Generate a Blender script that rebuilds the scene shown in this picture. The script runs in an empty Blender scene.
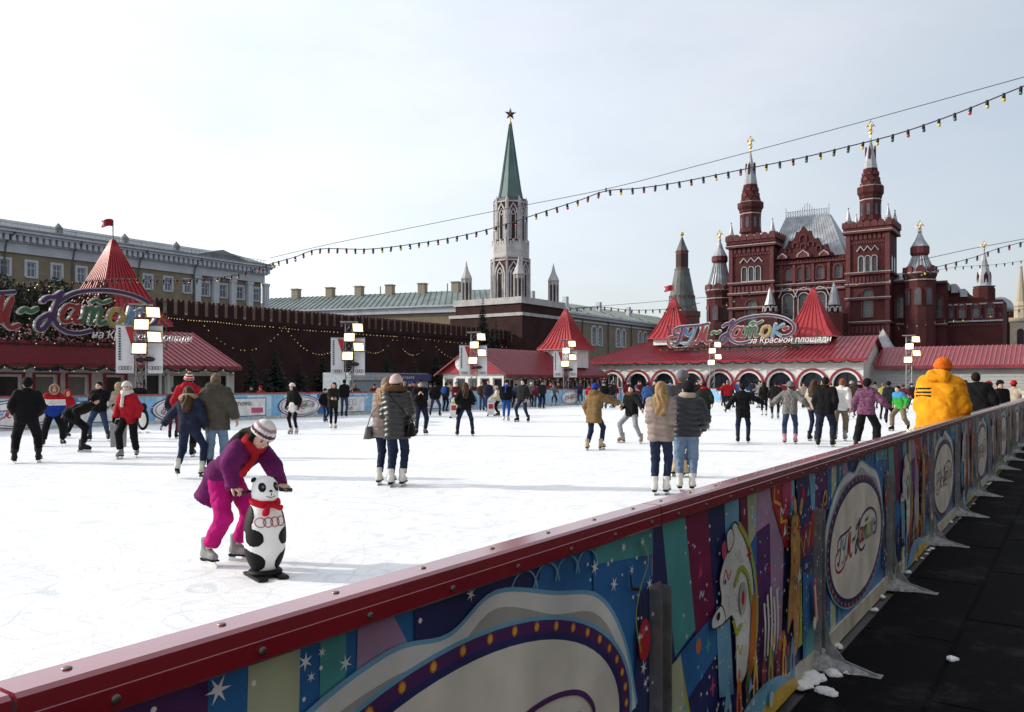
import bpy, bmesh, math, random
import numpy as np
from mathutils import Vector, Matrix, Euler

random.seed(7)
R = math.radians
SC = bpy.context.scene
COL = SC.collection

# ------------------------------------------------------------------ camera
CAM_H = 1.57            # eye height above the ice
F_PX = 830.0            # focal length in pixels of the 1024 wide picture
HOR = 382.0             # row of the horizon
cd = bpy.data.cameras.new('camera')
cd.sensor_fit = 'HORIZONTAL'; cd.sensor_width = 36.0
cd.lens = 36.0 * F_PX / 1024.0
cd.shift_y = (HOR - 356.0) / 1024.0
cd.clip_start = 0.05; cd.clip_end = 5000
cam = bpy.data.objects.new('camera', cd); COL.objects.link(cam)
cam.location = (0, 0, CAM_H); cam.rotation_euler = (R(90), 0, 0)
SC.camera = cam

# ------------------------------------------------------------------ sky, sun, exposure
SUN_EL, SUN_AZ = 22.0, -83.0        # azimuth clockwise from +Y: low sun on the left, a little ahead
SUN_STRENGTH, SKY_STRENGTH, EXPOSURE = 3.4, 0.15, 0.22
w = bpy.data.worlds.new('World'); SC.world = w; w.use_nodes = True
nt = w.node_tree; nt.nodes.clear()
wo = nt.nodes.new('ShaderNodeOutputWorld'); bg = nt.nodes.new('ShaderNodeBackground')
sky = nt.nodes.new('ShaderNodeTexSky'); sky.sky_type = 'NISHITA'; sky.sun_disc = False
sky.sun_elevation = R(SUN_EL); sky.sun_rotation = R(SUN_AZ)
sky.air_density = 1.0; sky.dust_density = 2.8; sky.ozone_density = 1.5; sky.altitude = 150
hsv = nt.nodes.new('ShaderNodeHueSaturation'); hsv.inputs['Saturation'].default_value = 0.95
tc = nt.nodes.new('ShaderNodeTexCoord'); cn = nt.nodes.new('ShaderNodeTexNoise')
cn.inputs['Scale'].default_value = 2.2; cn.inputs['Detail'].default_value = 7; cn.inputs['Roughness'].default_value = 0.55
cmap = nt.nodes.new('ShaderNodeMapping'); cmap.inputs['Scale'].default_value = (1.0, 1.0, 2.6)
ramp = nt.nodes.new('ShaderNodeValToRGB'); ramp.color_ramp.elements[0].position = 0.35; ramp.color_ramp.elements[1].position = 0.8
ramp.color_ramp.elements[0].color = (0.50, 0.50, 0.50, 1); ramp.color_ramp.elements[1].color = (0.74, 0.74, 0.74, 1)
mx = nt.nodes.new('ShaderNodeMix'); mx.data_type = 'RGBA'
mx.inputs['B'].default_value = (7.2, 7.25, 7.35, 1)          # thin bright high cloud
L = nt.links.new
L(sky.outputs[0], hsv.inputs['Color']); L(tc.outputs['Generated'], cmap.inputs[0]); L(cmap.outputs[0], cn.inputs['Vector'])
L(cn.outputs['Fac'], ramp.inputs[0]); L(ramp.outputs[0], mx.inputs['Factor'])
# the thin cloud glows more towards the sun
dt = nt.nodes.new('ShaderNodeVectorMath'); dt.operation = 'DOT_PRODUCT'
dt.inputs[1].default_value = (math.sin(R(SUN_AZ)) * math.cos(R(SUN_EL)), math.cos(R(SUN_AZ)) * math.cos(R(SUN_EL)), math.sin(R(SUN_EL)))
mr_ = nt.nodes.new('ShaderNodeMapRange'); mr_.inputs['From Min'].default_value = -0.45; mr_.inputs['From Max'].default_value = 0.75; mr_.inputs['To Min'].default_value = 0.60; mr_.inputs['To Max'].default_value = 1.42
sc_ = nt.nodes.new('ShaderNodeVectorMath'); sc_.operation = 'SCALE'; sc_.inputs[0].default_value = (6.55, 6.8, 7.1)
L(tc.outputs['Generated'], dt.inputs[0]); L(dt.outputs['Value'], mr_.inputs['Value']); L(mr_.outputs[0], sc_.inputs['Scale']); L(sc_.outputs[0], mx.inputs['B'])
L(hsv.outputs[0], mx.inputs['A']); L(mx.outputs['Result'], bg.inputs['Color'])
bg.inputs['Strength'].default_value = SKY_STRENGTH
L(bg.outputs[0], wo.inputs['Surface'])

sl = bpy.data.lights.new('sun', 'SUN'); sl.energy = SUN_STRENGTH; sl.angle = R(0.6); sl.color = (1.0, 0.93, 0.82)
sun = bpy.data.objects.new('sun', sl); COL.objects.link(sun)
sd_ = Vector((math.sin(R(SUN_AZ)) * math.cos(R(SUN_EL)), math.cos(R(SUN_AZ)) * math.cos(R(SUN_EL)), math.sin(R(SUN_EL))))
sun.rotation_euler = sd_.to_track_quat('Z', 'Y').to_euler(); sun.location = (-40, 5, 40)
vs = SC.view_settings
vs.view_transform = 'Standard'; vs.look = 'None'; vs.exposure = EXPOSURE; vs.gamma = 1.0
try: vs.use_curve_mapping = False
except Exception: pass

# ------------------------------------------------------------------ frames of the rink
ANG = math.atan(568.0 / F_PX)                       # the long boards run this far right of the view axis
UX, UY = math.sin(ANG), math.cos(ANG)               # along the boards
NX, NY = -UY, UX                                    # across the rink, to the left
RZ_F = -ANG                                         # front frame: x = -t (right), y = s (away)
RZ_S = math.pi / 2 - ANG                            # side frame: x = s, y = t
def W(s, t, z=0.0): return Vector((s * UX + t * NX, s * UY + t * NY, z))
def ray(px): return (px - 512.0) / F_PX
def fp(px, py, S):                                  # a sighting on the plane s = S -> (x, z) of the front frame
    r = ray(px); d = S / (UY + UX * r)
    return -d * (UX - UY * r), CAM_H + (HOR - py) * d / F_PX
def sp(px, py, T):                                  # a sighting on the plane t = T -> (x, z) of the side frame
    r = ray(px); d = T / (UX - UY * r)
    return d * (UY + UX * r), CAM_H + (HOR - py) * d / F_PX
def ice_at(px, py, z=0.0):
    d = (CAM_H - z) * F_PX / (py - HOR); return Vector((ray(px) * d, d, z))

# ------------------------------------------------------------------ materials
_M = {}
def mat(name, col, rough=0.6, metal=0.0, var=0.18, scale=6.0, bump=0.0, bscale=30.0, emit=None, estr=1.0, spec=0.4, alpha=None):
    if name in _M: return _M[name]
    m = bpy.data.materials.new(name); m.use_nodes = True; t = m.node_tree; n = t.nodes
    p = n['Principled BSDF']; p.inputs['Roughness'].default_value = rough; p.inputs['Metallic'].default_value = metal
    p.inputs['Specular IOR Level'].default_value = spec
    c = (col[0], col[1], col[2], 1)
    p.inputs['Base Color'].default_value = c
    if var > 0 or bump > 0:
        co = n.new('ShaderNodeTexCoord')
        nz = n.new('ShaderNodeTexNoise'); nz.inputs['Scale'].default_value = scale; nz.inputs['Detail'].default_value = 5
        t.links.new(co.outputs['Object'], nz.inputs['Vector'])
        if var > 0:
            mr = n.new('ShaderNodeMapRange'); mr.inputs['From Min'].default_value = 0.3; mr.inputs['From Max'].default_value = 0.7
            mr.inputs['To Min'].default_value = 1 - var; mr.inputs['To Max'].default_value = 1 + var
            t.links.new(nz.outputs['Fac'], mr.inputs['Value'])
            mu = n.new('ShaderNodeVectorMath'); mu.operation = 'SCALE'; mu.inputs[0].default_value = col[:3]
            t.links.new(mr.outputs[0], mu.inputs['Scale']); t.links.new(mu.outputs[0], p.inputs['Base Color'])
        if bump > 0:
            nb = n.new('ShaderNodeTexNoise'); nb.inputs['Scale'].default_value = bscale; nb.inputs['Detail'].default_value = 4
            t.links.new(co.outputs['Object'], nb.inputs['Vector'])
            b = n.new('ShaderNodeBump'); b.inputs['Strength'].default_value = bump; b.inputs['Distance'].default_value = 0.02
            t.links.new(nb.outputs['Fac'], b.inputs['Height']); t.links.new(b.outputs[0], p.inputs['Normal'])
    if emit:
        p.inputs['Emission Color'].default_value = (emit[0], emit[1], emit[2], 1); p.inputs['Emission Strength'].default_value = estr
    if name == 'red_rail': p.inputs['Coat Weight'].default_value = 1.0; p.inputs['Coat Roughness'].default_value = 0.16; p.inputs['Coat IOR'].default_value = 1.7
    _M[name] = m; return m
def fabric(name, col, rough=0.85, bump=0.35, bscale=14, var=0.22): return mat('fabric_' + name, [c * (0.55 if max(col) < 0.035 else 0.9) for c in col], rough, 0, var, 9, bump * 1.5, bscale, spec=0.12)
def brick_mat(name, c1, c2, mortar, scale, var=0.3):
    if name in _M: return _M[name]
    m = bpy.data.materials.new(name); m.use_nodes = True; t = m.node_tree; n = t.nodes; p = n['Principled BSDF']
    p.inputs['Roughness'].default_value = 0.85; p.inputs['Specular IOR Level'].default_value = 0.2
    co = n.new('ShaderNodeTexCoord'); sx = n.new('ShaderNodeSeparateXYZ'); ad = n.new('ShaderNodeMath'); cb = n.new('ShaderNodeCombineXYZ')
    t.links.new(co.outputs['Object'], sx.inputs[0]); t.links.new(sx.outputs[0], ad.inputs[0]); t.links.new(sx.outputs[1], ad.inputs[1])
    t.links.new(ad.outputs[0], cb.inputs[0]); t.links.new(sx.outputs[2], cb.inputs[1])
    br = n.new('ShaderNodeTexBrick'); br.inputs['Scale'].default_value = scale
    br.inputs['Color1'].default_value = (*c1, 1); br.inputs['Color2'].default_value = (*c2, 1); br.inputs['Mortar'].default_value = (*mortar, 1)
    t.links.new(cb.outputs[0], br.inputs['Vector'])
    nz = n.new('ShaderNodeTexNoise'); nz.inputs['Scale'].default_value = 0.35; nz.inputs['Detail'].default_value = 8
    t.links.new(co.outputs['Object'], nz.inputs['Vector'])
    mr = n.new('ShaderNodeMapRange'); mr.inputs['From Min'].default_value = 0.3; mr.inputs['From Max'].default_value = 0.7
    mr.inputs['To Min'].default_value = 1 - var; mr.inputs['To Max'].default_value = 1 + var
    t.links.new(nz.outputs['Fac'], mr.inputs[0])
    mu = n.new('ShaderNodeVectorMath'); mu.operation = 'SCALE'
    t.links.new(br.outputs['Color'], mu.inputs[0]); t.links.new(mr.outputs[0], mu.inputs['Scale']); t.links.new(mu.outputs[0], p.inputs['Base Color'])
    b = n.new('ShaderNodeBump'); b.inputs['Strength'].default_value = 0.4; b.inputs['Distance'].default_value = 0.02
    t.links.new(br.outputs['Fac'], b.inputs['Height']); b.invert = True; t.links.new(b.outputs[0], p.inputs['Normal'])
    _M[name] = m; return m

# ------------------------------------------------------------------ mesh building
class MB:
    def __init__(s): s.v = []; s.f = []; s.m = []
    def add(s, vs_, fs, mi=0, T=None):
        o = len(s.v)
        if T is not None: vs_ = [T @ Vector(v) for v in vs_]
        s.v.extend([tuple(v) for v in vs_])
        for f in fs: s.f.append([i + o for i in f]); s.m.append(mi)
        return s
    def box(s, x0, x1, y0, y1, z0, z1, mi=0, T=None):
        v = [(x0, y0, z0), (x1, y0, z0), (x1, y1, z0), (x0, y1, z0), (x0, y0, z1), (x1, y0, z1), (x1, y1, z1), (x0, y1, z1)]
        return s.add(v, [(3, 2, 1, 0), (4, 5, 6, 7), (0, 1, 5, 4), (1, 2, 6, 5), (2, 3, 7, 6), (3, 0, 4, 7)], mi, T)
    def prism(s, poly, y0, y1, mi=0, T=None):               # poly in (x, z), anticlockwise seen from -y
        n = len(poly)
        v = [(x, y0, z) for x, z in poly] + [(x, y1, z) for x, z in poly]
        f = [list(range(n)), list(range(2 * n - 1, n - 1, -1))]
        for i in range(n):
            j = (i + 1) % n; f.append([i, i + n, j + n, j])
        return s.add(v, f, mi, T)
    def flat(s, poly, y, mi=0, T=None):                     # a flat print in the x-z plane facing -y
        return s.add([(x, y, z) for x, z in poly], [list(range(len(poly)))], mi, T)
    def lathe(s, prof, n=12, c=(0, 0), mi=0, a0=0.0, T=None, cap=True):
        v = []; f = []
        for r, z in prof:
            for k in range(n):
                a = a0 + 2 * math.pi * k / n; v.append((c[0] + r * math.cos(a), c[1] + r * math.sin(a), z))
        for i in range(len(prof) - 1):
            for k in range(n):
                k2 = (k + 1) % n; f.append([i * n + k, i * n + k2, (i + 1) * n + k2, (i + 1) * n + k])
        if cap:
            f.append(list(range(n - 1, -1, -1))); b = (len(prof) - 1) * n; f.append([b + k for k in range(n)])
        return s.add(v, f, mi, T)
    def tube(s, pts, r, n=6, mi=0, T=None, cap=True):
        pts = [Vector(p) for p in pts]; rs = r if isinstance(r, (list, tuple)) else [r] * len(pts)
        v = []; f = []; up = Vector((0, 0, 1)); prev = None
        for i, p in enumerate(pts):
            d = (pts[min(i + 1, len(pts) - 1)] - pts[max(i - 1, 0)])
            if d.length < 1e-9: d = Vector((0, 0, 1))
            d.normalize()
            if prev is None:
                a = up if abs(d.z) < 0.9 else Vector((1, 0, 0)); x = d.cross(a).normalized()
            else:
                x = (prev - d * prev.dot(d)).normalized()
            prev = x; y = d.cross(x)
            for k in range(n):
                an = 2 * math.pi * k / n; v.append(p + (x * math.cos(an) + y * math.sin(an)) * rs[i])
        for i in range(len(pts) - 1):
            for k in range(n):
                k2 = (k + 1) % n; f.append([i * n + k, i * n + k2, (i + 1) * n + k2, (i + 1) * n + k])
        if cap:
            f.append(list(range(n - 1, -1, -1))); b = (len(pts) - 1) * n; f.append([b + k for k in range(n)])
        return s.add(v, f, mi, T)
    def ball(s, c, r, n=8, mi=0, T=None):
        rx, ry, rz = (r, r, r) if not isinstance(r, (tuple, list)) else r
        v = []; f = []; m = max(4, n // 2 + 1)
        for i in range(1, m):
            ph = math.pi * i / m
            for k in range(n):
                a = 2 * math.pi * k / n
                v.append((c[0] + rx * math.sin(ph) * math.cos(a), c[1] + ry * math.sin(ph) * math.sin(a), c[2] - rz * math.cos(ph)))
        b0 = len(v); v.append((c[0], c[1], c[2] - rz)); v.append((c[0], c[1], c[2] + rz))
        for i in range(m - 2):
            for k in range(n):
                k2 = (k + 1) % n; f.append([i * n + k, i * n + k2, (i + 1) * n + k2, (i + 1) * n + k])
        for k in range(n):
            k2 = (k + 1) % n; f.append([b0, k2, k]); f.append([b0 + 1, (m - 2) * n + k, (m - 2) * n + k2])
        return s.add(v, f, mi, T)
    def strip(s, pts, wd, y, mi=0, th=0.0, T=None):         # a brush stroke in the x-z plane facing -y, round ends, thickness th
        P = [Vector((p[0], p[1])) for p in pts]; n = len(P)
        ws = wd if isinstance(wd, (list, tuple)) else [wd] * n
        Lf = []; Rt = []
        for i in range(n):
            d = P[min(i + 1, n - 1)] - P[max(i - 1, 0)]
            if d.length < 1e-9: d = Vector((1, 0))
            d.normalize(); q = Vector((-d.y, d.x))
            Lf.append(P[i] + q * ws[i] / 2); Rt.append(P[i] - q * ws[i] / 2)
        d0 = (P[0] - P[1]).normalized(); d1 = (P[-1] - P[-2]).normalized()
        def capp(c, d, w_):
            a0 = math.atan2(d.y, d.x); return [c + Vector((math.cos(a0 + k), math.sin(a0 + k))) * w_ / 2 for k in (-0.9, -0.3, 0.3, 0.9)]
        c0 = capp(P[0], d0, ws[0]); c1 = capp(P[-1], d1, ws[-1])
        v = [(p.x, y, p.y) for p in Rt] + [(p.x, y, p.y) for p in Lf]; f = []
        for i in range(n - 1): f.append([i, i + 1, n + i + 1, n + i])
        o = len(v); v += [(p.x, y, p.y) for p in c1] + [(p.x, y, p.y) for p in c0]
        f.append([n - 1, o, o + 1, o + 2, o + 3, 2 * n - 1]); f.append([n, o + 4, o + 5, o + 6, o + 7, 0])
        if th > 0:
            ring = list(range(n)) + [o, o + 1, o + 2, o + 3] + list(range(2 * n - 1, n - 1, -1)) + [o + 4, o + 5, o + 6, o + 7]
            b = len(v); v += [(v[i][0], y + th, v[i][2]) for i in ring]; m_ = len(ring)
            for i in range(m_):
                j = (i + 1) % m_; f.append([ring[i], b + i, b + j, ring[j]])
        return s.add(v, f, mi, T)
    def build(s, name, mats, parent=None, smooth=False, loc=None, rz=None, kind=None):
        me = bpy.data.meshes.new(name); me.from_pydata(s.v, [], s.f)
        mats = mats if isinstance(mats, (list, tuple)) else [mats]
        for m in mats: me.materials.append(m)
        if len(mats) > 1: me.polygons.foreach_set('material_index', s.m)
        if smooth: me.polygons.foreach_set('use_smooth', [True] * len(s.f))
        me.update()
        return put(name, me, parent, loc, rz, kind)
def put(name, me, parent=None, loc=None, rz=None, kind=None):
    o = bpy.data.objects.new(name, me); COL.objects.link(o)
    if parent: o.parent = parent
    if loc is not None: o.location = loc
    if rz is not None: o.rotation_euler = (0, 0, rz)
    if kind: o['kind'] = kind
    return o
def tag(o, label, cat, group=None):
    o['label'] = label; o['category'] = cat
    if group: o['group'] = group
    return o
def thing(name, label, cat, loc=(0, 0, 0), rz=0.0, group=None):
    o = bpy.data.objects.new(name, None); COL.objects.link(o); o.empty_display_size = 0.2
    o.location = loc; o.rotation_euler = (0, 0, rz)
    return tag(o, label, cat, group)
def copy_tree(o, parent=None):
    c = o.copy(); COL.objects.link(c)
    if parent: c.parent = parent
    for ch in o.children: copy_tree(ch, c)
    return c
def crom(pts, k=6, closed=False):                           # smooth line through points
    P = [np.array(p, float) for p in pts]; n = len(P); out = []
    rng = range(n if closed else n - 1)
    for i in rng:
        if closed: a, b, c, d = P[i - 1], P[i], P[(i + 1) % n], P[(i + 2) % n]
        else: a, b, c, d = P[max(i - 1, 0)], P[i], P[i + 1], P[min(i + 2, n - 1)]
        for j in range(k):
            t = j / k
            out.append(0.5 * (2 * b + (c - a) * t + (2 * a - 5 * b + 4 * c - d) * t * t + (3 * b - a - 3 * c + d) * t ** 3))
    if not closed: out.append(P[-1])
    return [tuple(float(q) for q in p) for p in out]
def ell(cx, cz, rx, rz, n=40, a0=0, a1=360): return [(cx + rx * math.cos(R(a0 + (a1 - a0) * k / n)), cz + rz * math.sin(R(a0 + (a1 - a0) * k / n))) for k in range(n if a1 - a0 >= 360 else n + 1)]
def text_mesh(txt, size, extrude=0.0, align='CENTER', shear=0.0):
    c = bpy.data.curves.new('lettering', 'FONT'); c.body = txt; c.size = size; c.extrude = extrude; c.align_x = align; c.align_y = 'CENTER'
    c.shear = shear; c.resolution_u = 3
    o = bpy.data.objects.new('lettering', c); COL.objects.link(o)
    me = bpy.data.meshes.new_from_object(o.evaluated_get(bpy.context.evaluated_depsgraph_get()))
    bpy.data.objects.remove(o); bpy.data.curves.remove(c)
    me.transform(Matrix.Rotation(math.pi / 2, 4, 'X'))      # stands in the x-z plane, facing -y
    return me
def put_text(parent, name, txt, size, m, x, y, z, extrude=0.0, T=None, **kw):
    me = text_mesh(txt, size, extrude, **kw); me.materials.clear(); me.materials.append(m)
    o = put(name, me, parent, (x, y, z)); return o

# wall with arched or square openings in the x-z plane at y (facing -y), with reveals going back by dp
def arch_wall(mb, x0, x1, z0, z1, ops, y, dp, mi=0, n=8, top=None):
    ops = sorted(ops); x = x0
    tp = top if top else (lambda q: z1)
    for (cx, wd, zb, zs, arch) in ops:
        a, b = cx - wd / 2, cx + wd / 2
        mb.add([(x, y, z0), (a, y, z0), (a, y, tp(a)), (x, y, tp(x))], [(0, 1, 2, 3)], mi)
        prev = None; line = []
        for k in range(n + 1):
            q = a + wd * k / n; zt = zs + (math.sqrt(max(0, (wd / 2) ** 2 - (q - cx) ** 2)) if arch else 0)
            line.append((q, zt))
        for (q0, h0), (q1, h1) in zip(line, line[1:]):
            mb.add([(q0, y, h0), (q1, y, h1), (q1, y, tp(q1)), (q0, y, tp(q0))], [(0, 1, 2, 3)], mi)
            mb.add([(q0, y, h0), (q0, y + dp, h0), (q1, y + dp, h1), (q1, y, h1)], [(0, 1, 2, 3)], mi)
        if zb > z0 + 1e-6:
            mb.add([(a, y, z0), (b, y, z0), (b, y, zb), (a, y, zb)], [(0, 1, 2, 3)], mi)
            mb.add([(a, y, zb), (b, y, zb), (b, y + dp, zb), (a, y + dp, zb)], [(0, 1, 2, 3)], mi)
        mb.add([(a, y, zb), (a, y + dp, zb), (a, y + dp, zs), (a, y, zs)], [(0, 1, 2, 3)], mi)
        mb.add([(b, y, zb), (b, y, zs), (b, y + dp, zs), (b, y + dp, zb)], [(0, 1, 2, 3)], mi)
        x = b
    mb.add([(x, y, z0), (x1, y, z0), (x1, y, tp(x1)), (x, y, tp(x))], [(0, 1, 2, 3)], mi)
def arch_poly(cx, wd, zb, zs, arch=True, n=8):
    p = [(cx - wd / 2, zb), (cx + wd / 2, zb)]
    if arch: p += [(cx + wd / 2 * math.cos(math.pi * k / n), zs + wd / 2 * math.sin(math.pi * k / n)) for k in range(n + 1)]
    else: p += [(cx + wd / 2, zs), (cx - wd / 2, zs)]
    return p
def arch_ring(mb, cx, wd, zb, zs, tw, y0, y1, mi=0, n=10):  # raised band round an arched opening
    ri, ro = wd / 2, wd / 2 + tw
    pin = [(cx + ri, zb)] + [(cx + ri * math.cos(math.pi * k / n), zs + ri * math.sin(math.pi * k / n)) for k in range(n + 1)] + [(cx - ri, zb)]
    po = [(cx + ro, zb)] + [(cx + ro * math.cos(math.pi * k / n), zs + ro * math.sin(math.pi * k / n)) for k in range(n + 1)] + [(cx - ro, zb)]
    for i in range(len(pin) - 1):
        (a, az), (b, bz), (c, cz), (d, dz) = pin[i], po[i], po[i + 1], pin[i + 1]
        mb.add([(a, y0, az), (b, y0, bz), (c, y0, cz), (d, y0, dz), (a, y1, az), (b, y1, bz), (c, y1, cz), (d, y1, dz)],
               [(0, 1, 2, 3), (1, 5, 6, 2), (0, 3, 7, 4), (0, 4, 5, 1), (3, 2, 6, 7)], mi)
def window(parent, cx, wd, zb, zs, y, m_frame, m_pane, arch=True, bars=(1, 2), fr=0.12, ring=None, m_ring=None, sill=True, dp=0.25, nm='window'):
    """a window set dp behind the wall face at y: frame with bars (part), pane (sub-part), surround and sill"""
    b = MB(); yy = y + dp
    h = zs - zb + (wd / 2 if arch else 0)
    if arch: arch_ring(b, cx, wd - 2 * fr, zb, zs, fr - 0.004, yy - 0.06, yy)
    else:
        b.box(cx - wd / 2 + 0.004, cx - wd / 2 + fr, yy - 0.06, yy, zb, zs); b.box(cx + wd / 2 - fr, cx + wd / 2 - 0.004, yy - 0.06, yy, zb, zs)
        b.box(cx - wd / 2 + fr, cx + wd / 2 - fr, yy - 0.06, yy, zs - fr, zs)
    b.box(cx - wd / 2 + fr, cx + wd / 2 - fr, yy - 0.06, yy, zb, zb + fr)
    for k in range(bars[0]):
        x = cx - wd / 2 + wd * (k + 1) / (bars[0] + 1); b.box(x - fr * 0.3, x + fr * 0.3, yy - 0.05, yy, zb + fr, zb + h - fr)
    for k in range(bars[1]):
        z = zb + (zs - zb) * (k + 1) / (bars[1] + 0.6); b.box(cx - wd / 2 + fr, cx + wd / 2 - fr, yy - 0.04, yy, z - fr * 0.3, z + fr * 0.3)
    wn = b.build(nm, m_frame, parent)
    MB().flat(arch_poly(cx, wd, zb, zs, arch), yy + 0.01).build('pane', m_pane, wn)
    if ring:
        r_ = MB()
        if arch: arch_ring(r_, cx, wd + 0.01, zb, zs, ring, y - 0.14, y)
        else:
            r_.box(cx - wd / 2 - ring, cx - wd / 2, y - 0.1, y, zb, zs); r_.box(cx + wd / 2, cx + wd / 2 + ring, y - 0.1, y, zb, zs)
            r_.box(cx - wd / 2 - ring, cx + wd / 2 + ring, y - 0.12, y, zs + 0.002, zs + ring)
        r_.build('surround', m_ring or m_frame, wn)
    if sill: MB().box(cx - wd / 2 - 0.15, cx + wd / 2 + 0.15, y - 0.22, y + 0.02, zb - 0.16, zb - 0.003).build('sill', m_ring or m_frame, wn)
    return wn

# ------------------------------------------------------------------ colours of the place
WHITE = mat('white_paint', (0.72, 0.72, 0.70), 0.6, var=0.08, scale=3, bump=0.05)
OFFW = mat('limewash', (0.72, 0.71, 0.69), 0.8, var=0.14, scale=1.2, bump=0.1)
RED = mat('red_rail', (0.25, 0.007, 0.022), 0.24, var=0.12, scale=5, bump=0.04, bscale=60, spec=0.5)
ROOFRED = mat('red_sheet_roof', (0.20, 0.024, 0.036), 0.36, var=0.22, scale=1.3, bump=0.05, bscale=6)
SPIRERED = mat('tent_red', (0.33, 0.02, 0.028), 0.45, var=0.15, scale=2.0, bump=0.05, bscale=6)
TRIMRED = mat('red_trim', (0.28, 0.012, 0.028), 0.5, var=0.12)
STEEL = mat('galvanised_steel', (0.30, 0.31, 0.32), 0.45, metal=0.7, var=0.25, scale=14)
DARKM = mat('black_metal', (0.02, 0.02, 0.022), 0.5, var=0.2)
GLASS = mat('dark_glass', (0.012, 0.014, 0.018), 0.08, var=0.25, scale=0.8, spec=0.6)
SNOW = mat('snow', (0.82, 0.84, 0.88), 0.7, var=0.06, scale=12, bump=0.5, bscale=45)
GOLD = mat('gilt', (0.55, 0.40, 0.16), 0.35, metal=0.8, var=0.15)
MBRICK = brick_mat('museum_brick', (0.082, 0.020, 0.0215), (0.060, 0.016, 0.017), (0.052, 0.022, 0.022), 0.9, 0.25)
MTRIM = mat('museum_brick_trim', (0.105, 0.026, 0.028), 0.8, var=0.25, scale=1.5)
LEDGE = mat('snowy_ledge', (0.34, 0.33, 0.335), 0.8, var=0.2, scale=0.9)
TIN = mat('museum_roof_tin', (0.30, 0.32, 0.34), 0.5, metal=0.25, var=0.3, scale=0.6)
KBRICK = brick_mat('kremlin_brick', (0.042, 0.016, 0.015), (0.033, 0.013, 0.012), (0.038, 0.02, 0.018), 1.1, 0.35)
# ================================================================== the ground, the ice, the walkway
def ice_material():
    m = bpy.data.materials.new('ice'); m.use_nodes = True; t = m.node_tree; n = t.nodes; p = n['Principled BSDF']
    co = n.new('ShaderNodeTexCoord')
    def noise(sc, stretch=(1, 1, 1), rot=0, det=5):
        mp_ = n.new('ShaderNodeMapping'); mp_.inputs['Scale'].default_value = stretch; mp_.inputs['Rotation'].default_value = (0, 0, rot)
        z = n.new('ShaderNodeTexNoise'); z.inputs['Scale'].default_value = sc; z.inputs['Detail'].default_value = det
        t.links.new(co.outputs['Object'], mp_.inputs[0]); t.links.new(mp_.outputs[0], z.inputs['Vector']); return z
    big = noise(0.35); scr = noise(5, (1, 0.16, 1), 0.9); scr2 = noise(6, (0.2, 1, 1), 0.35); scr.inputs['Distortion'].default_value = 1.2; scr2.inputs['Distortion'].default_value = 0.9; fine = noise(60, det=6)
    m1 = n.new('ShaderNodeMath'); m1.operation = 'MULTIPLY'; t.links.new(scr.outputs[0], m1.inputs[0]); t.links.new(scr2.outputs[0], m1.inputs[1])
    r1 = n.new('ShaderNodeMapRange'); r1.inputs[1].default_value = 0.14; r1.inputs[2].default_value = 0.36; r1.inputs[3].default_value = 0.0; r1.inputs[4].default_value = 1.0
    t.links.new(m1.outputs[0], r1.inputs[0])
    a = n.new('ShaderNodeMath'); a.operation = 'ADD'; t.links.new(r1.outputs[0], a.inputs[0]); t.links.new(big.outputs[0], a.inputs[1])
    cr = n.new('ShaderNodeValToRGB'); cr.color_ramp.elements[0].position = 0.45; cr.color_ramp.elements[1].position = 1.3 / 1.5
    cr.color_ramp.elements[0].color = (0.70, 0.725, 0.76, 1); cr.color_ramp.elements[1].color = (0.82, 0.83, 0.84, 1)
    t.links.new(a.outputs[0], cr.inputs[0]); t.links.new(cr.outputs[0], p.inputs['Base Color'])
    # curved cuts of the blades: contour lines of slow noise
    prev = cr.outputs[0]; cuts = None
    for sc_n, wd_ in ((0.55, 0.0035), (0.9, 0.005), (1.5, 0.007), (0.33, 0.0022)):
        z = noise(sc_n, det=1); sb_ = n.new('ShaderNodeMath'); sb_.operation = 'PINGPONG'; sb_.inputs[1].default_value = 0.06; t.links.new(z.outputs[0], sb_.inputs[0])
        lr = n.new('ShaderNodeMapRange'); lr.inputs[1].default_value = 0.0; lr.inputs[2].default_value = wd_; lr.inputs[3].default_value = 1.0; lr.inputs[4].default_value = 0.0; t.links.new(sb_.outputs[0], lr.inputs[0])
        if cuts is None: cuts = lr.outputs[0]
        else:
            mxm = n.new('ShaderNodeMath'); mxm.operation = 'MAXIMUM'; t.links.new(cuts, mxm.inputs[0]); t.links.new(lr.outputs[0], mxm.inputs[1]); cuts = mxm.outputs[0]
    brk = noise(3.0); bm_ = n.new('ShaderNodeMath'); bm_.operation = 'MULTIPLY'; t.links.new(cuts, bm_.inputs[0]); t.links.new(brk.outputs[0], bm_.inputs[1])
    mxc = n.new('ShaderNodeMix'); mxc.data_type = 'RGBA'; mxc.inputs['B'].default_value = (0.52, 0.57, 0.64, 1); t.links.new(bm_.outputs[0], mxc.inputs['Factor']); t.links.new(prev, mxc.inputs['A']); t.links.new(mxc.outputs['Result'], p.inputs['Base Color'])
    rr = n.new('ShaderNodeMapRange'); rr.inputs[3].default_value = 0.38; rr.inputs[4].default_value = 0.75
    t.links.new(fine.outputs[0], rr.inputs[0]); t.links.new(rr.outputs[0], p.inputs['Roughness'])
    s = n.new('ShaderNodeMath'); s.operation = 'ADD'; t.links.new(r1.outputs[0], s.inputs[0]); t.links.new(fine.outputs[0], s.inputs[1])
    b = n.new('ShaderNodeBump'); b.inputs['Strength'].default_value = 0.45; b.inputs['Distance'].default_value = 0.012
    t.links.new(s.outputs[0], b.inputs['Height']); t.links.new(b.outputs[0], p.inputs['Normal'])
    p.inputs['Specular IOR Level'].default_value = 0.35
    return m
ICE = ice_material()
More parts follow.
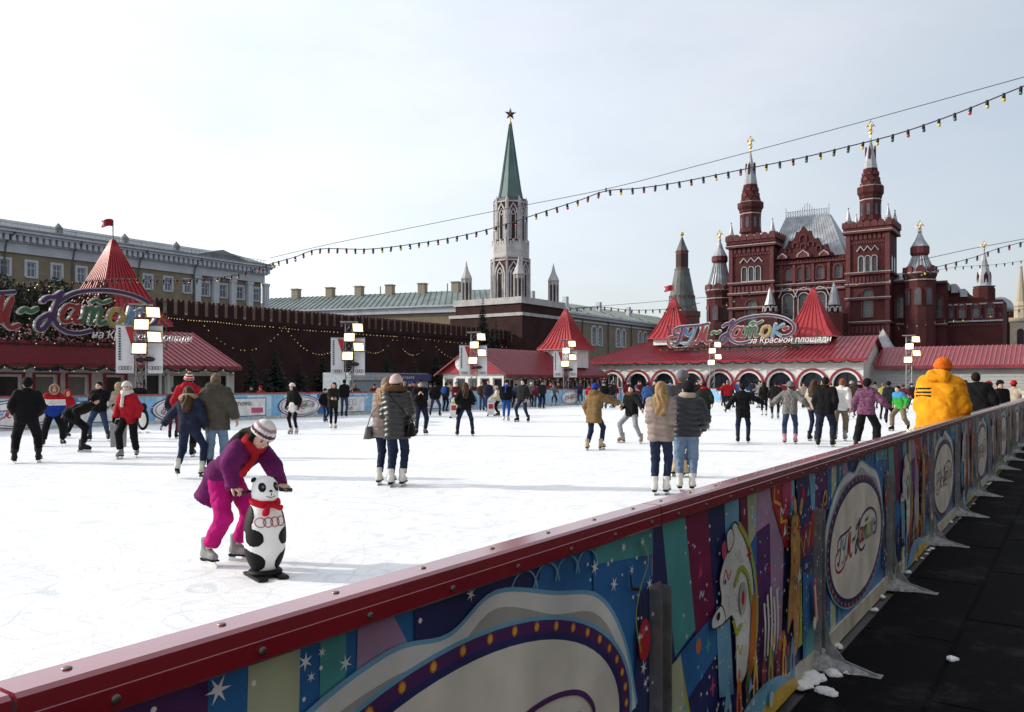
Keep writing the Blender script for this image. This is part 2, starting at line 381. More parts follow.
SQUARE = mat('square_setts', (0.085, 0.085, 0.09), 0.7, var=0.35, scale=0.6, bump=0.5, bscale=9)
RUB = mat('rubber_mat', (0.006, 0.006, 0.0075), 0.9, var=0.45, scale=3, bump=0.6, bscale=60, spec=0.06)
def scuffed_rubber():
    t = RUB.node_tree; n = t.nodes; p = n['Principled BSDF']; co = n.new('ShaderNodeTexCoord'); z = n.new('ShaderNodeTexNoise'); z.inputs['Scale'].default_value = 1.7; z.inputs['Detail'].default_value = 9; z.inputs['Roughness'].default_value = 0.72
    ge = n.new('ShaderNodeNewGeometry'); t.links.new(ge.outputs['Position'], z.inputs['Vector']); r_ = n.new('ShaderNodeValToRGB'); r_.color_ramp.elements[0].position = 0.54; r_.color_ramp.elements[1].position = 0.82
    r_.color_ramp.elements[0].color = (0.006, 0.006, 0.0075, 1); r_.color_ramp.elements[1].color = (0.05, 0.05, 0.055, 1); t.links.new(z.outputs['Fac'], r_.inputs[0]); t.links.new(r_.outputs[0], p.inputs['Base Color'])
scuffed_rubber()
g = MB(); g.add([(-1500, -600, 0), (1500, -600, 0), (1500, 2600, 0), (-1500, 2600, 0)], [(0, 1, 2, 3)])
g.build('ground', SQUARE, loc=(0, 0, -0.125), kind='structure')
T_NEAR, T_FAR, S_END, S_BEG = 1.27, 28.45, 61.0, -6.0
g = MB(); g.box(-T_FAR, -T_NEAR - 0.08, S_BEG, S_END, -0.10, 0.0)
g.build('ice', ICE, loc=(0, 0, 0), rz=RZ_F, kind='structure')
wk = MB().box(-0.9, 7.0, -4, 60, -0.118, -0.112).build('walkway', RUB, loc=(0, 0, 0), rz=RZ_F, kind='structure')
tile_me = {}
def mat_tile(x0, x1, y0, y1, dz):
    key = (round(x1 - x0, 3), round(y1 - y0, 3))
    if key not in tile_me:
        b = MB(); w_, l_ = x1 - x0, y1 - y0; e = 0.012
        z = 0.014
        v = [(0, 0, 0), (w_, 0, 0), (w_, l_, 0), (0, l_, 0), (e, e, z), (w_ - e, e, z), (w_ - e, l_ - e, z), (e, l_ - e, z)]
        b.add(v, [(4, 5, 6, 7), (0, 1, 5, 4), (1, 2, 6, 5), (2, 3, 7, 6), (3, 0, 4, 7)])
        me = bpy.data.meshes.new('mat_tile'); me.from_pydata(b.v, [], b.f); me.materials.append(RUB); tile_me[key] = me
    put('mat_tile', tile_me[key], wk, (x0, y0, -0.1115 + dz))
rr = random.Random(3)
for ci, (c0, c1) in enumerate([(-1.22, -0.66), (-0.65, 0.55), (0.56, 1.76), (1.77, 2.97)]):
    y = -3.0 + (0.62 if ci % 2 else 0.0)
    while y < 26:
        mat_tile(c0, c1, y, y + 1.79, rr.uniform(-0.0005, 0.003)); y += 1.8

# lumps of scraped snow by the boards and one dropped on the mats
def snow_lump(cx, cy, z, r, seed, parent=None, name='snow_lump'):
    q = random.Random(seed); b = MB()
    bm = bmesh.new(); bmesh.ops.create_icosphere(bm, subdivisions=3, radius=1)
    ph = [q.uniform(0, 6) for _ in range(6)]
    for v in bm.verts:
        d = 1 + 0.22 * math.sin(3 * v.co.x + ph[0]) * math.sin(4 * v.co.y + ph[1]) + 0.13 * math.sin(7 * v.co.x + ph[2]) * math.cos(6 * v.co.z + ph[3]) + 0.06 * math.sin(13 * v.co.y + ph[4])
        v.co = v.co * d; v.co.z = max(v.co.z, -0.3); v.co.x *= r; v.co.y *= r * q.uniform(1.1, 1.12); v.co.z *= r * 0.62
    me = bpy.data.meshes.new(name); bm.to_mesh(me); bm.free(); me.materials.append(SNOW)
    me.polygons.foreach_set('use_smooth', [True] * len(me.polygons))
    return put(name, me, parent, (cx, cy, z + 0.17 * r), q.uniform(0, 6))
# ================================================================== the rink's painted lettering, drawn stroke by stroke
PRINT = lambda n, c, r=0.33: mat('print_' + n, [min(0.8, q * 1.12) for q in c], r, var=0.2, scale=3.5, bump=0.12, bscale=5, spec=0.45)
P_WHITE = PRINT('white', (0.66, 0.66, 0.64)); P_NAVY = PRINT('navy', (0.028, 0.034, 0.14)); P_BLUE = PRINT('blue', (0.03, 0.15, 0.42))
P_LBLUE = PRINT('light_blue', (0.16, 0.38, 0.60)); P_TEAL = PRINT('teal', (0.08, 0.32, 0.36)); P_RED = PRINT('red', (0.38, 0.02, 0.03))
P_WINE = PRINT('wine', (0.17, 0.018, 0.075)); P_PURP = PRINT('purple', (0.085, 0.03, 0.14)); P_GREEN = PRINT('green', (0.05, 0.19, 0.075))
P_YEL = PRINT('yellow', (0.62, 0.42, 0.06)); P_LIME = PRINT('lime', (0.34, 0.40, 0.05)); P_PALE = PRINT('pale_green', (0.42, 0.48, 0.36))
P_LILAC = PRINT('lilac', (0.36, 0.24, 0.42)); P_TAN = PRINT('tan', (0.46, 0.27, 0.11)); P_ORANGE = PRINT('orange', (0.52, 0.16, 0.03))
P_PINK = PRINT('pink', (0.45, 0.06, 0.16)); P_SNOW = PRINT('snow_white', (0.62, 0.66, 0.70)); P_GREY = PRINT('grey', (0.35, 0.36, 0.38)); P_BLACK = PRINT('black', (0.02, 0.02, 0.025))
P_SKY = PRINT('sky_blue', (0.20, 0.42, 0.62)); P_CYAN = PRINT('pale_cyan', (0.42, 0.60, 0.70))
PAL = [P_WHITE, P_NAVY, P_BLUE, P_LBLUE, P_TEAL, P_RED, P_WINE, P_PURP, P_GREEN, P_YEL, P_LIME, P_PALE, P_LILAC, P_TAN, P_ORANGE, P_PINK, P_SNOW, P_GREY, P_BLACK, P_SKY, P_CYAN]
(IW, INV, IB, ILB, IT, IR, IWN, IP, IG, IY, ILM, IPL, ILI, ITN, IO, IPK, ISN, IGR, IBK, ISK, ICY) = range(21)
# strokes in sighting units (x right, y down), colour, width
LOGO = [
    ([(362, 112), (300, 122), (215, 126), (150, 130), (112, 150), (112, 184), (140, 178)], IP, 13),
    ([(110, 192), (74, 200), (62, 232), (88, 266), (150, 280), (220, 268), (262, 232)], IR, 13),
    ([(172, 138), (160, 185), (142, 228), (122, 246), (106, 236)], IP, 17),
    ([(206, 146), (198, 176), (220, 190), (246, 168), (268, 138)], IB, 15),
    ([(262, 150), (240, 206), (212, 244), (178, 244)], ISK, 15),
    ([(322, 132), (304, 178), (286, 222), (274, 246)], IR, 15),
    ([(320, 140), (312, 186), (314, 226)], IR, 13),
    ([(314, 226), (334, 176), (354, 136)], IR, 13),
    ([(354, 136), (338, 190), (334, 226), (350, 246), (376, 234)], IR, 15),
    ([(384, 184), (400, 172), (420, 180), (442, 168)], IG, 15),
    ([(464, 138), (484, 122), (508, 118), (536, 98)], IP, 15),
    ([(534, 100), (508, 160), (486, 214), (462, 246), (444, 240), (452, 210), (486, 186)], IP, 15),
    ([(496, 188), (520, 140), (590, 94), (690, 76), (790, 78), (880, 102), (932, 146), (930, 186), (896, 212), (852, 214)], IP, 13),
    ([(502, 190), (516, 226), (556, 250), (606, 252), (650, 240)], IP, 13),
    ([(590, 152), (560, 146), (534, 180), (538, 208), (564, 206), (586, 172)], IR, 14),
    ([(600, 146), (584, 188), (588, 210), (606, 204)], IR, 14),
    ([(628, 150), (622, 182), (612, 212)], IG, 13),
    ([(626, 172), (648, 148), (658, 160), (646, 212)], IG, 13),
    ([(656, 172), (680, 148), (692, 160), (680, 200), (690, 212), (706, 202)], IG, 13),
    ([(650, 128), (672, 116), (696, 126), (730, 112)], IG, 11),
    ([(768, 148), (738, 154), (724, 190), (740, 212), (768, 204), (784, 170), (770, 148)], IY, 14),
    ([(818, 136), (808, 176), (796, 214)], ISK, 15),
    ([(868, 140), (836, 158), (812, 178), (834, 200), (856, 214)], ISK, 14),
    ([(872, 170), (892, 162)], IR, 20),
]
def draw_logo(mb, x0, z0, sc, y, outline=5, th=0.0, dy=0.0006, skip=None, sub=4, wmul=0.9):
    """lettering ~890 units wide; (x0, z0) is where its centre (505, 178) goes; every stroke lies dy before the last"""
    yy = y
    if outline:
        for pts, c, wd in LOGO:
            q = [(x0 + (a - 505) * sc, z0 - (b - 178) * sc) for a, b in crom(pts, sub)]
            mb.strip(q, (wd * wmul + 2 * outline) * sc, yy, IW, th); yy -= dy
    for pts, c, wd in LOGO:
        q = [(x0 + (a - 505) * sc, z0 - (b - 178) * sc) for a, b in crom(pts, sub)]
        mb.strip(q, wd * wmul * sc, yy, c, th * 0.3); yy -= dy
    return yy
def flake(mb, x, z, r, y, rnd, mi=ISN):
    if r < 0.009:
        mb.flat(ell(x, z, r, r, 6), y, mi); return
    a0 = rnd.uniform(0, 1)
    poly = []
    for k in range(12):
        q = r if k % 2 == 0 else r * 0.28; a = a0 + math.pi * k / 6; poly.append((x + q * math.cos(a), z + q * math.sin(a)))
    mb.flat(poly, y, mi)

PAL_BACKLIT = [mat(m.name + '_sign', [c * f_ for c in m.node_tree.nodes['Principled BSDF'].inputs['Base Color'].default_value[:3]], 0.5, var=0.1) for m, f_ in zip(PAL, [0.75] + [0.5] * 20)]  # sign copies of the print colours, darkened to put their backlit shade in
# ------------------------------------------------------------------ near barrier (x outward to the walkway, y along)
PL, Y0P = 2.232, 0.58
bar = thing('rink_barrier', 'long red-railed rink barrier with colourful painted panels beside the dark walkway', 'barrier', W(0, 1.30), RZ_F)
ROTP = Matrix(((0, -1, 0, 0), (1, 0, 0, 0), (0, 0, 1, 0), (0, 0, 0, 1)))   # drawing plane (x, facing -y) -> along the boards, facing +x
PH0, PH1 = -0.06, 1.055
def clip_poly(poly, w_, z0, z1):
    def cl(p, f, g):
        out = []
        for i in range(len(p)):
            a, b = p[i - 1], p[i]
            if f(a) >= 0:
                if f(b) >= 0: out.append(b)
                else: out.append(g(a, b, f(a) / (f(a) - f(b))))
            elif f(b) >= 0:
                out.append(g(a, b, f(a) / (f(a) - f(b)))); out.append(b)
        return out
    lin = lambda a, b, t: (a[0] + (b[0] - a[0]) * t, a[1] + (b[1] - a[1]) * t)
    for f in (lambda q: q[0], lambda q: w_ - q[0], lambda q: q[1] - z0, lambda q: z1 - q[1]):
        if poly: poly = cl(poly, f, lin)
    return poly
def art_oval(seed):
    q = random.Random(seed); b = MB(); y = [-0.0012]
    def lay(poly, c):
        p = clip_poly(poly, PL - 0.012, PH0 + 0.004, PH1 - 0.002)
        if len(p) > 2: b.flat(p, y[0], c); y[0] -= 0.0006
    lay([(0, -1), (3, -1), (3, 2), (0, 2)], IB)
    lay([(0, -1), (0.30, -1), (0.36, 2), (0, 2)], IP); lay([(0.36, -1), (0.50, -1), (0.58, 2), (0.46, 2)], IPL)
    lay([(0.58, -1), (0.64, -1), (0.70, 2), (0.62, 2)], IT); lay([(0.70, 0.62), (1.0, 0.52), (0.95, 0.85), (0.72, 1.2)], ILI)
    lay([(0.70, 0.60), (0.95, 0.48), (0.86, 0.40), (0.70, 0.52)], ILM); lay([(0.70, 0.45), (0.84, 0.36), (0.70, 0.25)], IO)
    lay([(0.90, 0.8), (1.45, 1.0), (1.5, 1.4), (0.9, 1.4)], INV); lay([(1.78, 0.7), (2.05, 0.5), (2.1, 1.3), (1.75, 1.3)], IB)
    lay([(1.78, 0.98), (2.3, 0.93), (2.3, 1.3), (1.78, 1.3)], IT); lay([(2.02, 0.1), (2.3, 0.0), (2.3, 0.9), (2.1, 0.8)], INV)
    lay([(2.0, -0.1), (2.3, 0.14), (2.3, -0.1)], IY); lay([(0.0, 0.0), (0.25, -0.1), (0.0, -0.1)], IO); lay([(0, 0.7), (0.3, 0.62), (0.2, 0.2), (0, 0.3)], ILB)
    for k in range(4):                                     # curls behind the oval
        cx = 1.36 + 0.12 * k
        b.strip([(cx + 0.07 * math.cos(a), 0.97 + 0.07 * math.sin(a)) for a in np.linspace(0.1, 3.0, 9)], 0.007, y[0], ILB); y[0] -= 0.0005
    b.strip(crom([(0.17, 0.42), (0.20, 0.6), (0.15, 0.72), (0.19, 0.86), (0.25, 0.90), (0.27, 0.84), (0.22, 0.82)], 5), 0.018, y[0], IY); y[0] -= 0.0006
    cx, cz = 1.13, 0.47
    # snow roof over the oval
    top = crom([(0.14, 0.42), (0.26, 0.70), (0.50, 0.88), (0.80, 0.965), (1.02, 0.95), (1.22, 1.015), (1.52, 0.95), (1.80, 0.88), (1.98, 0.70), (2.08, 0.44)], 6)
    lay(top + [(1.98, 0.40), (0.22, 0.40)], ILB)
    sn = [(cx + (a - cx) * 0.985, z - 0.012) for a, z in top]
    lay(sn + [(1.94, 0.42), (0.30, 0.42)], ISN)
    lay([(cx + (a - cx) * 0.955, z - 0.058 - 0.008 * math.sin(9 * a)) for a, z in top] + [(1.92, 0.42), (0.32, 0.42)], IGR)
    lay(ell(cx, cz, 0.905, 0.452, 64), ILB); lay(ell(cx, cz, 0.885, 0.44, 64), IP); lay(ell(cx, cz, 0.83, 0.405, 64), INV)
    for k in range(46):
        a = 2 * math.pi * k / 46
        ex, ez = cx + 0.855 * math.cos(a), cz + 0.423 * math.sin(a)
        b.flat(ell(ex, ez, 0.0145, 0.0155, 8), y[0], IO); b.flat(ell(ex, ez, 0.0095, 0.0105, 8), y[0] - 0.0005, IY)
    y[0] -= 0.0012
    lay(ell(cx, cz, 0.80, 0.385, 64), IW)
    y[0] = draw_logo(b, cx - 0.02, cz + 0.02, 0.00148, y[0], outline=0, dy=0.0003)
    # cherry and flakes
    ch = 2.10; b.strip(crom([(ch - 0.1, 0.93), (ch - 0.09, 0.86), (ch - 0.02, 0.83), (ch + 0.01, 0.72)], 5), 0.012, y[0], IBK); y[0] -= 0.0005
    b.flat(ell(ch + 0.01, 0.655, 0.05, 0.075, 18), y[0], IR); b.flat(ell(ch + 0.0, 0.69, 0.012, 0.018, 8), y[0] - 0.0005, IPK); y[0] -= 0.001
    b.strip(crom([(ch - 0.0, 1.0), (ch + 0.04, 0.93), (ch - 0.03, 0.84), (ch - 0.06, 0.74), (ch - 0.02, 0.62)], 5), 0.006, y[0], ILM); y[0] -= 0.0005
    n = 0
    while n < 120:
        fx, fz = q.uniform(0.03, PL - 0.05), q.uniform(0, 1.04)
        if ((fx - cx) / 0.95) ** 2 + ((fz - cz) / 0.56) ** 2 < 1: continue
        flake(b, fx, fz, q.choice([0.005, 0.006, 0.007, 0.012, 0.02, 0.028]), y[0], q); n += 1; y[0] -= 0.00002
    return b
def art_picture(seed):
    q = random.Random(seed); b = MB(); y = [-0.0012]
    def lay(poly, c, yy=None):
        p = clip_poly(poly, PL - 0.012, PH0 + 0.004, PH1 - 0.002)
        if len(p) > 2: b.flat(p, y[0], c); y[0] -= 0.0006
    lay([(0, -1), (3, -1), (3, 2), (0, 2)], INV)
    lay([(0.02, 1.3), (0.24, 1.3), (0.42, 0.56), (0.20, 0.50)], IT); lay([(0.24, 1.3), (0.50, 1.3), (0.62, 0.58), (0.42, 0.50)], IWN)
    lay([(0.50, 1.3), (0.72, 1.3), (0.74, 0.55), (0.62, 0.62)], INV); lay([(0.72, 1.3), (0.92, 1.3), (0.93, 0.82), (0.76, 0.72)], ILB)
    lay([(0.90, 1.3), (1.02, 1.3), (1.06, 0.78), (0.98, 0.72)], IWN); lay([(1.02, 1.3), (1.20, 1.3), (1.18, 0.80), (1.06, 0.76)], IPL)
    lay([(1.20, 1.3), (1.26, 1.3), (1.62, 0.72), (1.58, 0.10), (1.16, 0.10), (1.16, 0.84)], ILI); lay([(1.16, 0.84), (1.38, 0.86), (1.42, 0.10), (1.16, 0.10)], IP)
    lay([(1.05, 0.78), (1.17, 0.84), (1.17, 0.45), (0.98, 0.55)], IB)
    lay([(0.20, 0.50), (0.62, 0.58), (0.66, 0.40), (0.30, 0.30)], IB); lay([(0.0, -0.1), (0.26, -0.1), (0.40, 0.08), (0.24, 0.50), (0.14, 0.48)], ILM)
    lay([(0.14, 0.48), (0.24, 0.50), (0.34, 0.10), (0.22, -0.08), (0.1, -0.08)], IPL)
    lay([(0.40, 0.16), (0.95, 0.2), (0.95, -0.1), (0.38, -0.1)], INV); lay([(0.62, 0.6), (0.78, 0.6), (0.84, 0.16), (0.66, 0.2)], ILB)
    lay([(1.30, 1.3), (1.52, 1.3), (1.78, 0.74), (1.66, 0.66), (1.42, 0.94)], IR)
    zz = [(1.33, 1.06), (1.45, 1.04), (1.44, 0.96), (1.55, 0.93), (1.55, 0.84), (1.66, 0.83), (1.67, 0.73), (1.76, 0.74)]
    b.strip(zz, 0.02, y[0], IY); y[0] -= 0.0006
    lay([(1.55, 1.3), (1.80, 1.3), (1.80, 0.8), (1.74, 0.78), (1.62, 0.95)], ILB); lay(ell(1.66, 0.99, 0.085, 0.13, 20), IPK)
    lay([(1.80, 1.3), (2.3, 1.3), (2.3, 0.4), (1.9, 0.5)], INV); lay([(2.02, 1.3), (2.3, 1.3), (2.3, 0.8), (2.18, 0.7)], ILB)
    lay([(1.86, 0.72), (2.16, 0.80), (2.14, 0.60), (1.86, 0.56)], IWN); b.strip([(1.88, 0.60), (1.92, 0.70), (1.97, 0.61), (2.02, 0.72), (2.07, 0.63), (2.12, 0.74)], 0.018, y[0], IY); y[0] -= 0.0006
    lay(ell(1.96, 0.93, 0.035, 0.06, 14), IR); lay(ell(2.16, 0.72, 0.05, 0.11, 14), IR)
    lay([(1.86, 0.52), (1.92, 0.54), (1.94, 0.1), (1.84, 0.1)], ILM); lay([(1.95, 0.5), (2.3, 0.42), (2.3, -0.1), (1.95, -0.1)], IB); lay([(2.0, 0.1), (2.3, 0.30), (2.3, -0.1), (2.0, -0.1)], IT)
    def fig(pts, c, wd=0.009):
        o = crom(pts, 5, True); lay(o, c); b.strip(o + o[:1], wd, y[0], IBK); y[0] -= 0.0005
    # white winter bear in a cape
    fig([(0.60, 0.56), (0.66, 0.62), (0.64, 0.72), (0.70, 0.80), (0.76, 0.84), (0.82, 0.94), (0.95, 0.86), (1.06, 0.70), (1.10, 0.50), (1.06, 0.30), (0.96, 0.20), (0.86, 0.20), (0.84, 0.40), (0.80, 0.52), (0.70, 0.52)], ISN)
    for k in range(60):
        fx, fz = q.uniform(0.68, 1.06), q.uniform(0.26, 0.88); a_ = q.uniform(0, 3)
        if (fx - 0.88) ** 2 / 0.03 + (fz - 0.56) ** 2 / 0.10 < 1: b.strip([(fx, fz), (fx + 0.02 * math.cos(a_), fz + 0.02 * math.sin(a_))], 0.004, y[0], IGR); y[0] -= 0.00005
    fig([(0.74, 0.82), (0.72, 0.90), (0.78, 0.92), (0.81, 0.86)], ISN, 0.007); fig([(0.60, 0.60), (0.54, 0.57), (0.545, 0.53), (0.62, 0.52), (0.70, 0.53), (0.66, 0.60)], ISN, 0.007)
    b.strip(crom([(0.88, 0.92), (1.00, 0.82), (1.10, 0.64), (1.13, 0.44), (1.08, 0.24)], 6), 0.03, y[0], ILM); y[0] -= 0.0006
    b.strip(crom([(0.82, 0.66), (0.90, 0.72), (1.00, 0.66), (1.05, 0.52)], 6), 0.025, y[0], ILM); y[0] -= 0.0006
    lay(crom([(1.06, 0.56), (1.11, 0.50), (1.09, 0.26), (0.96, 0.14), (1.02, 0.32)], 4, True), IO)
    b.strip(crom([(0.80, 0.50), (0.84, 0.44), (0.90, 0.46)], 5), 0.028, y[0], ILM); y[0] -= 0.0006
    lay(ell(0.92, 0.58, 0.05, 0.075, 16), IGR); lay(ell(0.92, 0.58, 0.02, 0.035, 12), IR)
    for fx, fz, fr_ in ((0.685, 0.70, 0.012), (0.605, 0.57, 0.018)): lay(ell(fx, fz, fr_, fr_, 10), IBK)
    lay(crom([(0.66, 0.80), (0.64, 0.86), (0.68, 0.88), (0.70, 0.82)], 4, True), IPK)
    for k in range(5): b.strip(crom([(1.22 + 0.05 * k, 0.20 + 0.03 * (k % 2)), (1.24 + 0.05 * k, 0.36), (1.22 + 0.05 * k, 0.48 + 0.03 * (k % 3))], 4), 0.026, y[0], IW); y[0] -= 0.0005
    # tan fawn figure
    fig([(1.66, 0.80), (1.72, 0.88), (1.80, 0.86), (1.84, 0.76), (1.84, 0.40), (1.80, 0.14), (1.72, 0.10), (1.70, 0.30), (1.60, 0.24), (1.62, 0.44), (1.66, 0.60)], ITN)
    for k in range(16): lay(ell(q.uniform(1.68, 1.81), q.uniform(0.30, 0.80), 0.010, 0.014, 7), q.choice([IO, IY, IWN]))
    fig([(1.70, 0.86), (1.66, 0.93), (1.70, 0.96), (1.74, 0.89)], ITN, 0.007); fig([(1.78, 0.87), (1.82, 0.94), (1.86, 0.92), (1.82, 0.84)], ITN, 0.007); lay(ell(1.70, 0.81, 0.010, 0.014, 8), IBK)
    b.strip(crom([(1.64, 0.70), (1.72, 0.64), (1.66, 0.56), (1.74, 0.48), (1.68, 0.40)], 5), 0.014, y[0], IO); y[0] -= 0.0006
    lay(crom([(1.32, 0.18), (1.50, 0.24), (1.50, 0.10), (1.36, 0.06)], 4, True), IR); lay(crom([(1.40, 0.22), (1.48, 0.30), (1.54, 0.20)], 4, True), IO)
    lay([(2.05, 0.42), (2.12, 0.46), (2.18, 0.20), (2.10, 0.14)], IPK); lay([(2.07, 0.40), (2.10, 0.41), (2.15, 0.20), (2.12, 0.18)], IW)
    # domed town along the foot, snowman
    for cx_, w_, h_, c_ in ((0.66, 0.10, 0.26, ILB), (0.80, 0.07, 0.30, IO), (0.92, 0.06, 0.28, IG), (1.02, 0.07, 0.32, IY), (1.14, 0.06, 0.26, IR), (1.24, 0.07, 0.30, ILM), (1.35, 0.06, 0.24, IP), (1.46, 0.07, 0.28, IY), (1.60, 0.08, 0.24, ILB)):
        lay(crom([(cx_ - w_ / 2, -0.06), (cx_ - w_ / 2, h_ * 0.5), (cx_, h_), (cx_ + w_ / 2, h_ * 0.5), (cx_ + w_ / 2, -0.06)], 4), c_)
        lay(ell(cx_, h_ * 0.45, w_ * 0.22, h_ * 0.18, 10), IWN)
    lay(crom([(0.62, -0.06), (0.80, 0.08), (1.10, 0.13), (1.44, 0.08), (1.66, -0.06)], 6), ILB); lay(crom([(0.84, -0.06), (1.2, 0.03), (1.6, 0.02), (1.72, -0.06)], 6), IY)
    lay(ell(0.44, 0.03, 0.06, 0.085, 18), ISN); lay(ell(0.45, 0.13, 0.035, 0.045, 14), ISN); lay([(0.45, 0.14), (0.50, 0.12), (0.45, 0.115)], IO); lay(ell(0.36, 0.12, 0.04, 0.06, 14), ILM)
    lay(crom([(0.52, -0.04), (0.55, 0.05), (0.58, -0.04)], 4), ICY)
    for k in range(46):                                     # scattered little ornaments
        fx, fz, s_ = q.uniform(0.05, PL - 0.08), q.uniform(0.0, 1.0), q.uniform(0.012, 0.035); c_ = q.choice([IY, IR, IPK, ILM, ILB, IO, IW, IT, ICY])
        kind_ = q.randrange(4)
        if kind_ == 0: lay(ell(fx, fz, s_, s_ * 1.2, 10), c_)
        elif kind_ == 1: lay([(fx - s_, fz - s_), (fx + s_, fz - s_ * 0.6), (fx + s_ * 0.2, fz + s_ * 1.4)], c_)
        elif kind_ == 2: b.strip(crom([(fx - s_, fz), (fx, fz + s_ * 1.5), (fx + s_, fz), (fx + 2 * s_, fz + s_)], 4), 0.010, y[0], c_); y[0] -= 0.0003
        else: lay([(fx, fz + 1.6 * s_), (fx - s_ * 0.4, fz + s_ * 0.3), (fx - s_ * 1.2, fz), (fx - s_ * 0.4, fz - s_ * 0.3), (fx, fz - 1.4 * s_), (fx + s_ * 0.4, fz - s_ * 0.3), (fx + s_ * 1.2, fz), (fx + s_ * 0.4, fz + s_ * 0.3)], c_)
    for k in range(260):
        fx, fz = q.uniform(0.03, PL - 0.05), q.uniform(0, 1.04)
        flake(b, fx, fz, q.choice([0.004, 0.005, 0.006, 0.007, 0.008, 0.014]), y[0], q); y[0] -= 0.00001
    return b
def to_boards(b):
    b.v = [(-v[1], v[0], v[2]) for v in b.v]; return b
PANELM = mat('panel_edge', (0.35, 0.36, 0.36), 0.6, var=0.1)
KICK = mat('kick_strip', (0.50, 0.49, 0.44), 0.55, var=0.25, scale=6)
art_me = {}
rail_me = None; post_me = None
def rail_mesh():
    b = MB(); g_ = 0.004
    prof = [(-0.052, 1.06), (-0.05, 1.108), (-0.042, 1.12), (0.028, 1.12), (0.037, 1.114), (0.0385, 1.088), (0.040, 1.0865), (0.040, 1.052), (0.036, 1.046), (0.012, 1.046), (0.012, 1.056), (-0.052, 1.056)]
    n = len(prof); v = [(x, g_, z) for x, z in prof] + [(x, PL - g_, z) for x, z in prof]
    f = [[i, (i + 1) % n, (i + 1) % n + n, i + n] for i in range(n)] + [list(range(n - 1, -1, -1)), list(range(n, 2 * n))]
    b.add(v, f); return b
def bolt_mesh():
    b = MB(); b.lathe([(0.0085, 0), (0.008, 0.003), (0.004, 0.0042)], 10); return b
BOLT = mat('bolt_steel', (0.20, 0.18, 0.17), 0.4, metal=0.8, var=0.3, scale=60)
def mesh_of(b, name, mats, smooth=False):
    me = bpy.data.meshes.new(name); me.from_pydata(b.v, [], b.f)
    for m in mats: me.materials.append(m)
    if len(mats) > 1: me.polygons.foreach_set('material_index', b.m)
    if smooth: me.polygons.foreach_set('use_smooth', [True] * len(b.f))
    me.update(); return me
M_OVAL = mesh_of(to_boards(art_oval(5)), 'printed_artwork', PAL); M_PIC = mesh_of(to_boards(art_picture(11)), 'printed_artwork', PAL)
M_RAIL = mesh_of(rail_mesh(), 'top_rail', [RED]); M_BOLT = mesh_of(bolt_mesh(), 'bolt', [BOLT], True)
M_PANEL = mesh_of(MB().box(-0.036, 0.0, 0.004, PL - 0.004, PH0 - 0.05, PH1 - 0.001), 'panel', [PANELM])
M_KICK = mesh_of(MB().box(0.004, 0.022, 0.012, PL - 0.06, -0.105, 0.005), 'kick_strip', [KICK])
b = MB(); b.box(0.010, 0.016, -0.045, 0.045, -0.10, 0.83); b.box(0.016, 0.06, -0.045, -0.039, -0.10, 0.82); b.box(0.016, 0.06, 0.039, 0.045, -0.10, 0.82)
M_POST = mesh_of(b, 'post', [STEEL])
b = MB(); b.lathe([(0.02, 0), (0.02, 0.02), (0.009, 0.022)], 10, T=Matrix.Translation((0.016, 0, 0.68)) @ Matrix.Rotation(math.pi / 2, 4, 'Y'))
M_PBOLT = mesh_of(b, 'bolt', [BOLT])
b = MB()
b.prism([(0.072, -0.103), (0.36, -0.103), (0.36, -0.088), (0.18, -0.04), (0.10, 0.06), (0.072, 0.18)], -0.006, 0.006)
b.box(0.03, 0.38, -0.04, 0.04, -0.106, -0.094)
M_FOOT = mesh_of(b, 'brace_foot', [STEEL])
DIRTY_SHADED = mat('dirty_shaded_snow', (0.34, 0.35, 0.37), 0.8, var=0.4, scale=25, bump=0.9, bscale=60)  # dirt, plus the shade beside the boards put into this grey
def foot_snow(seed):
    q = random.Random(seed); b = MB(); n, m_ = 18, 9; a = q.uniform(0, 6)
    v = []; f = []
    for i in range(n):
        u = i / (n - 1); x = 0.02 + 0.36 * u; hw = (0.075 * (1 - u) ** 1.5 + 0.022) * (1 + 0.22 * math.sin(7 * u + a)) ; hh = (0.10 * (1 - u) ** 2.0 + 0.022) * (1 - u ** 6)
        for k in range(m_):
            w_ = -1 + 2 * k / (m_ - 1); c = max(0, 1 - w_ * w_) ** 0.6
            v.append((x, w_ * hw + 0.02 * math.sin(9 * u + a), -0.101 + hh * c * (1 + 0.16 * math.sin(11 * w_ + 9 * u + a))))
    for i in range(n - 1):
        for k in range(m_ - 1): f.append([i * m_ + k, (i + 1) * m_ + k, (i + 1) * m_ + k + 1, i * m_ + k + 1])
    b.add(v, f); return b
for k in range(-1, 22):
    y = Y0P + PL * k
    pn = put('panel', M_PANEL, bar, (0, y, 0)); put('printed_artwork', M_OVAL if k % 2 == 0 else M_PIC, pn, (0.0, 0.006, 0))
    put('kick_strip', M_KICK, bar, (0, y, 0))
    rl = put('top_rail', M_RAIL, bar, (0, y, 0))
    if k < 4:
        for j in range(8):
            yy = 0.10 + j * 0.285
            put('bolt', M_BOLT, rl, (-0.012, yy, 1.1195))
            o = put('bolt', M_BOLT, rl, (0.0405, yy + 0.05, 1.068)); o.rotation_euler = (0, R(90), 0)
    if k >= 0:
        ps = put('post', M_POST, bar, (0, y, 0)); put('bolt', M_PBOLT, ps)
        put('brace_foot', M_FOOT, bar, (0, y, 0))
        if k < 16:
            sn = foot_snow(k).build('drifted_snow', DIRTY_SHADED, None, True, W(y, 1.30), RZ_F, 'stuff')
q = random.Random(21)
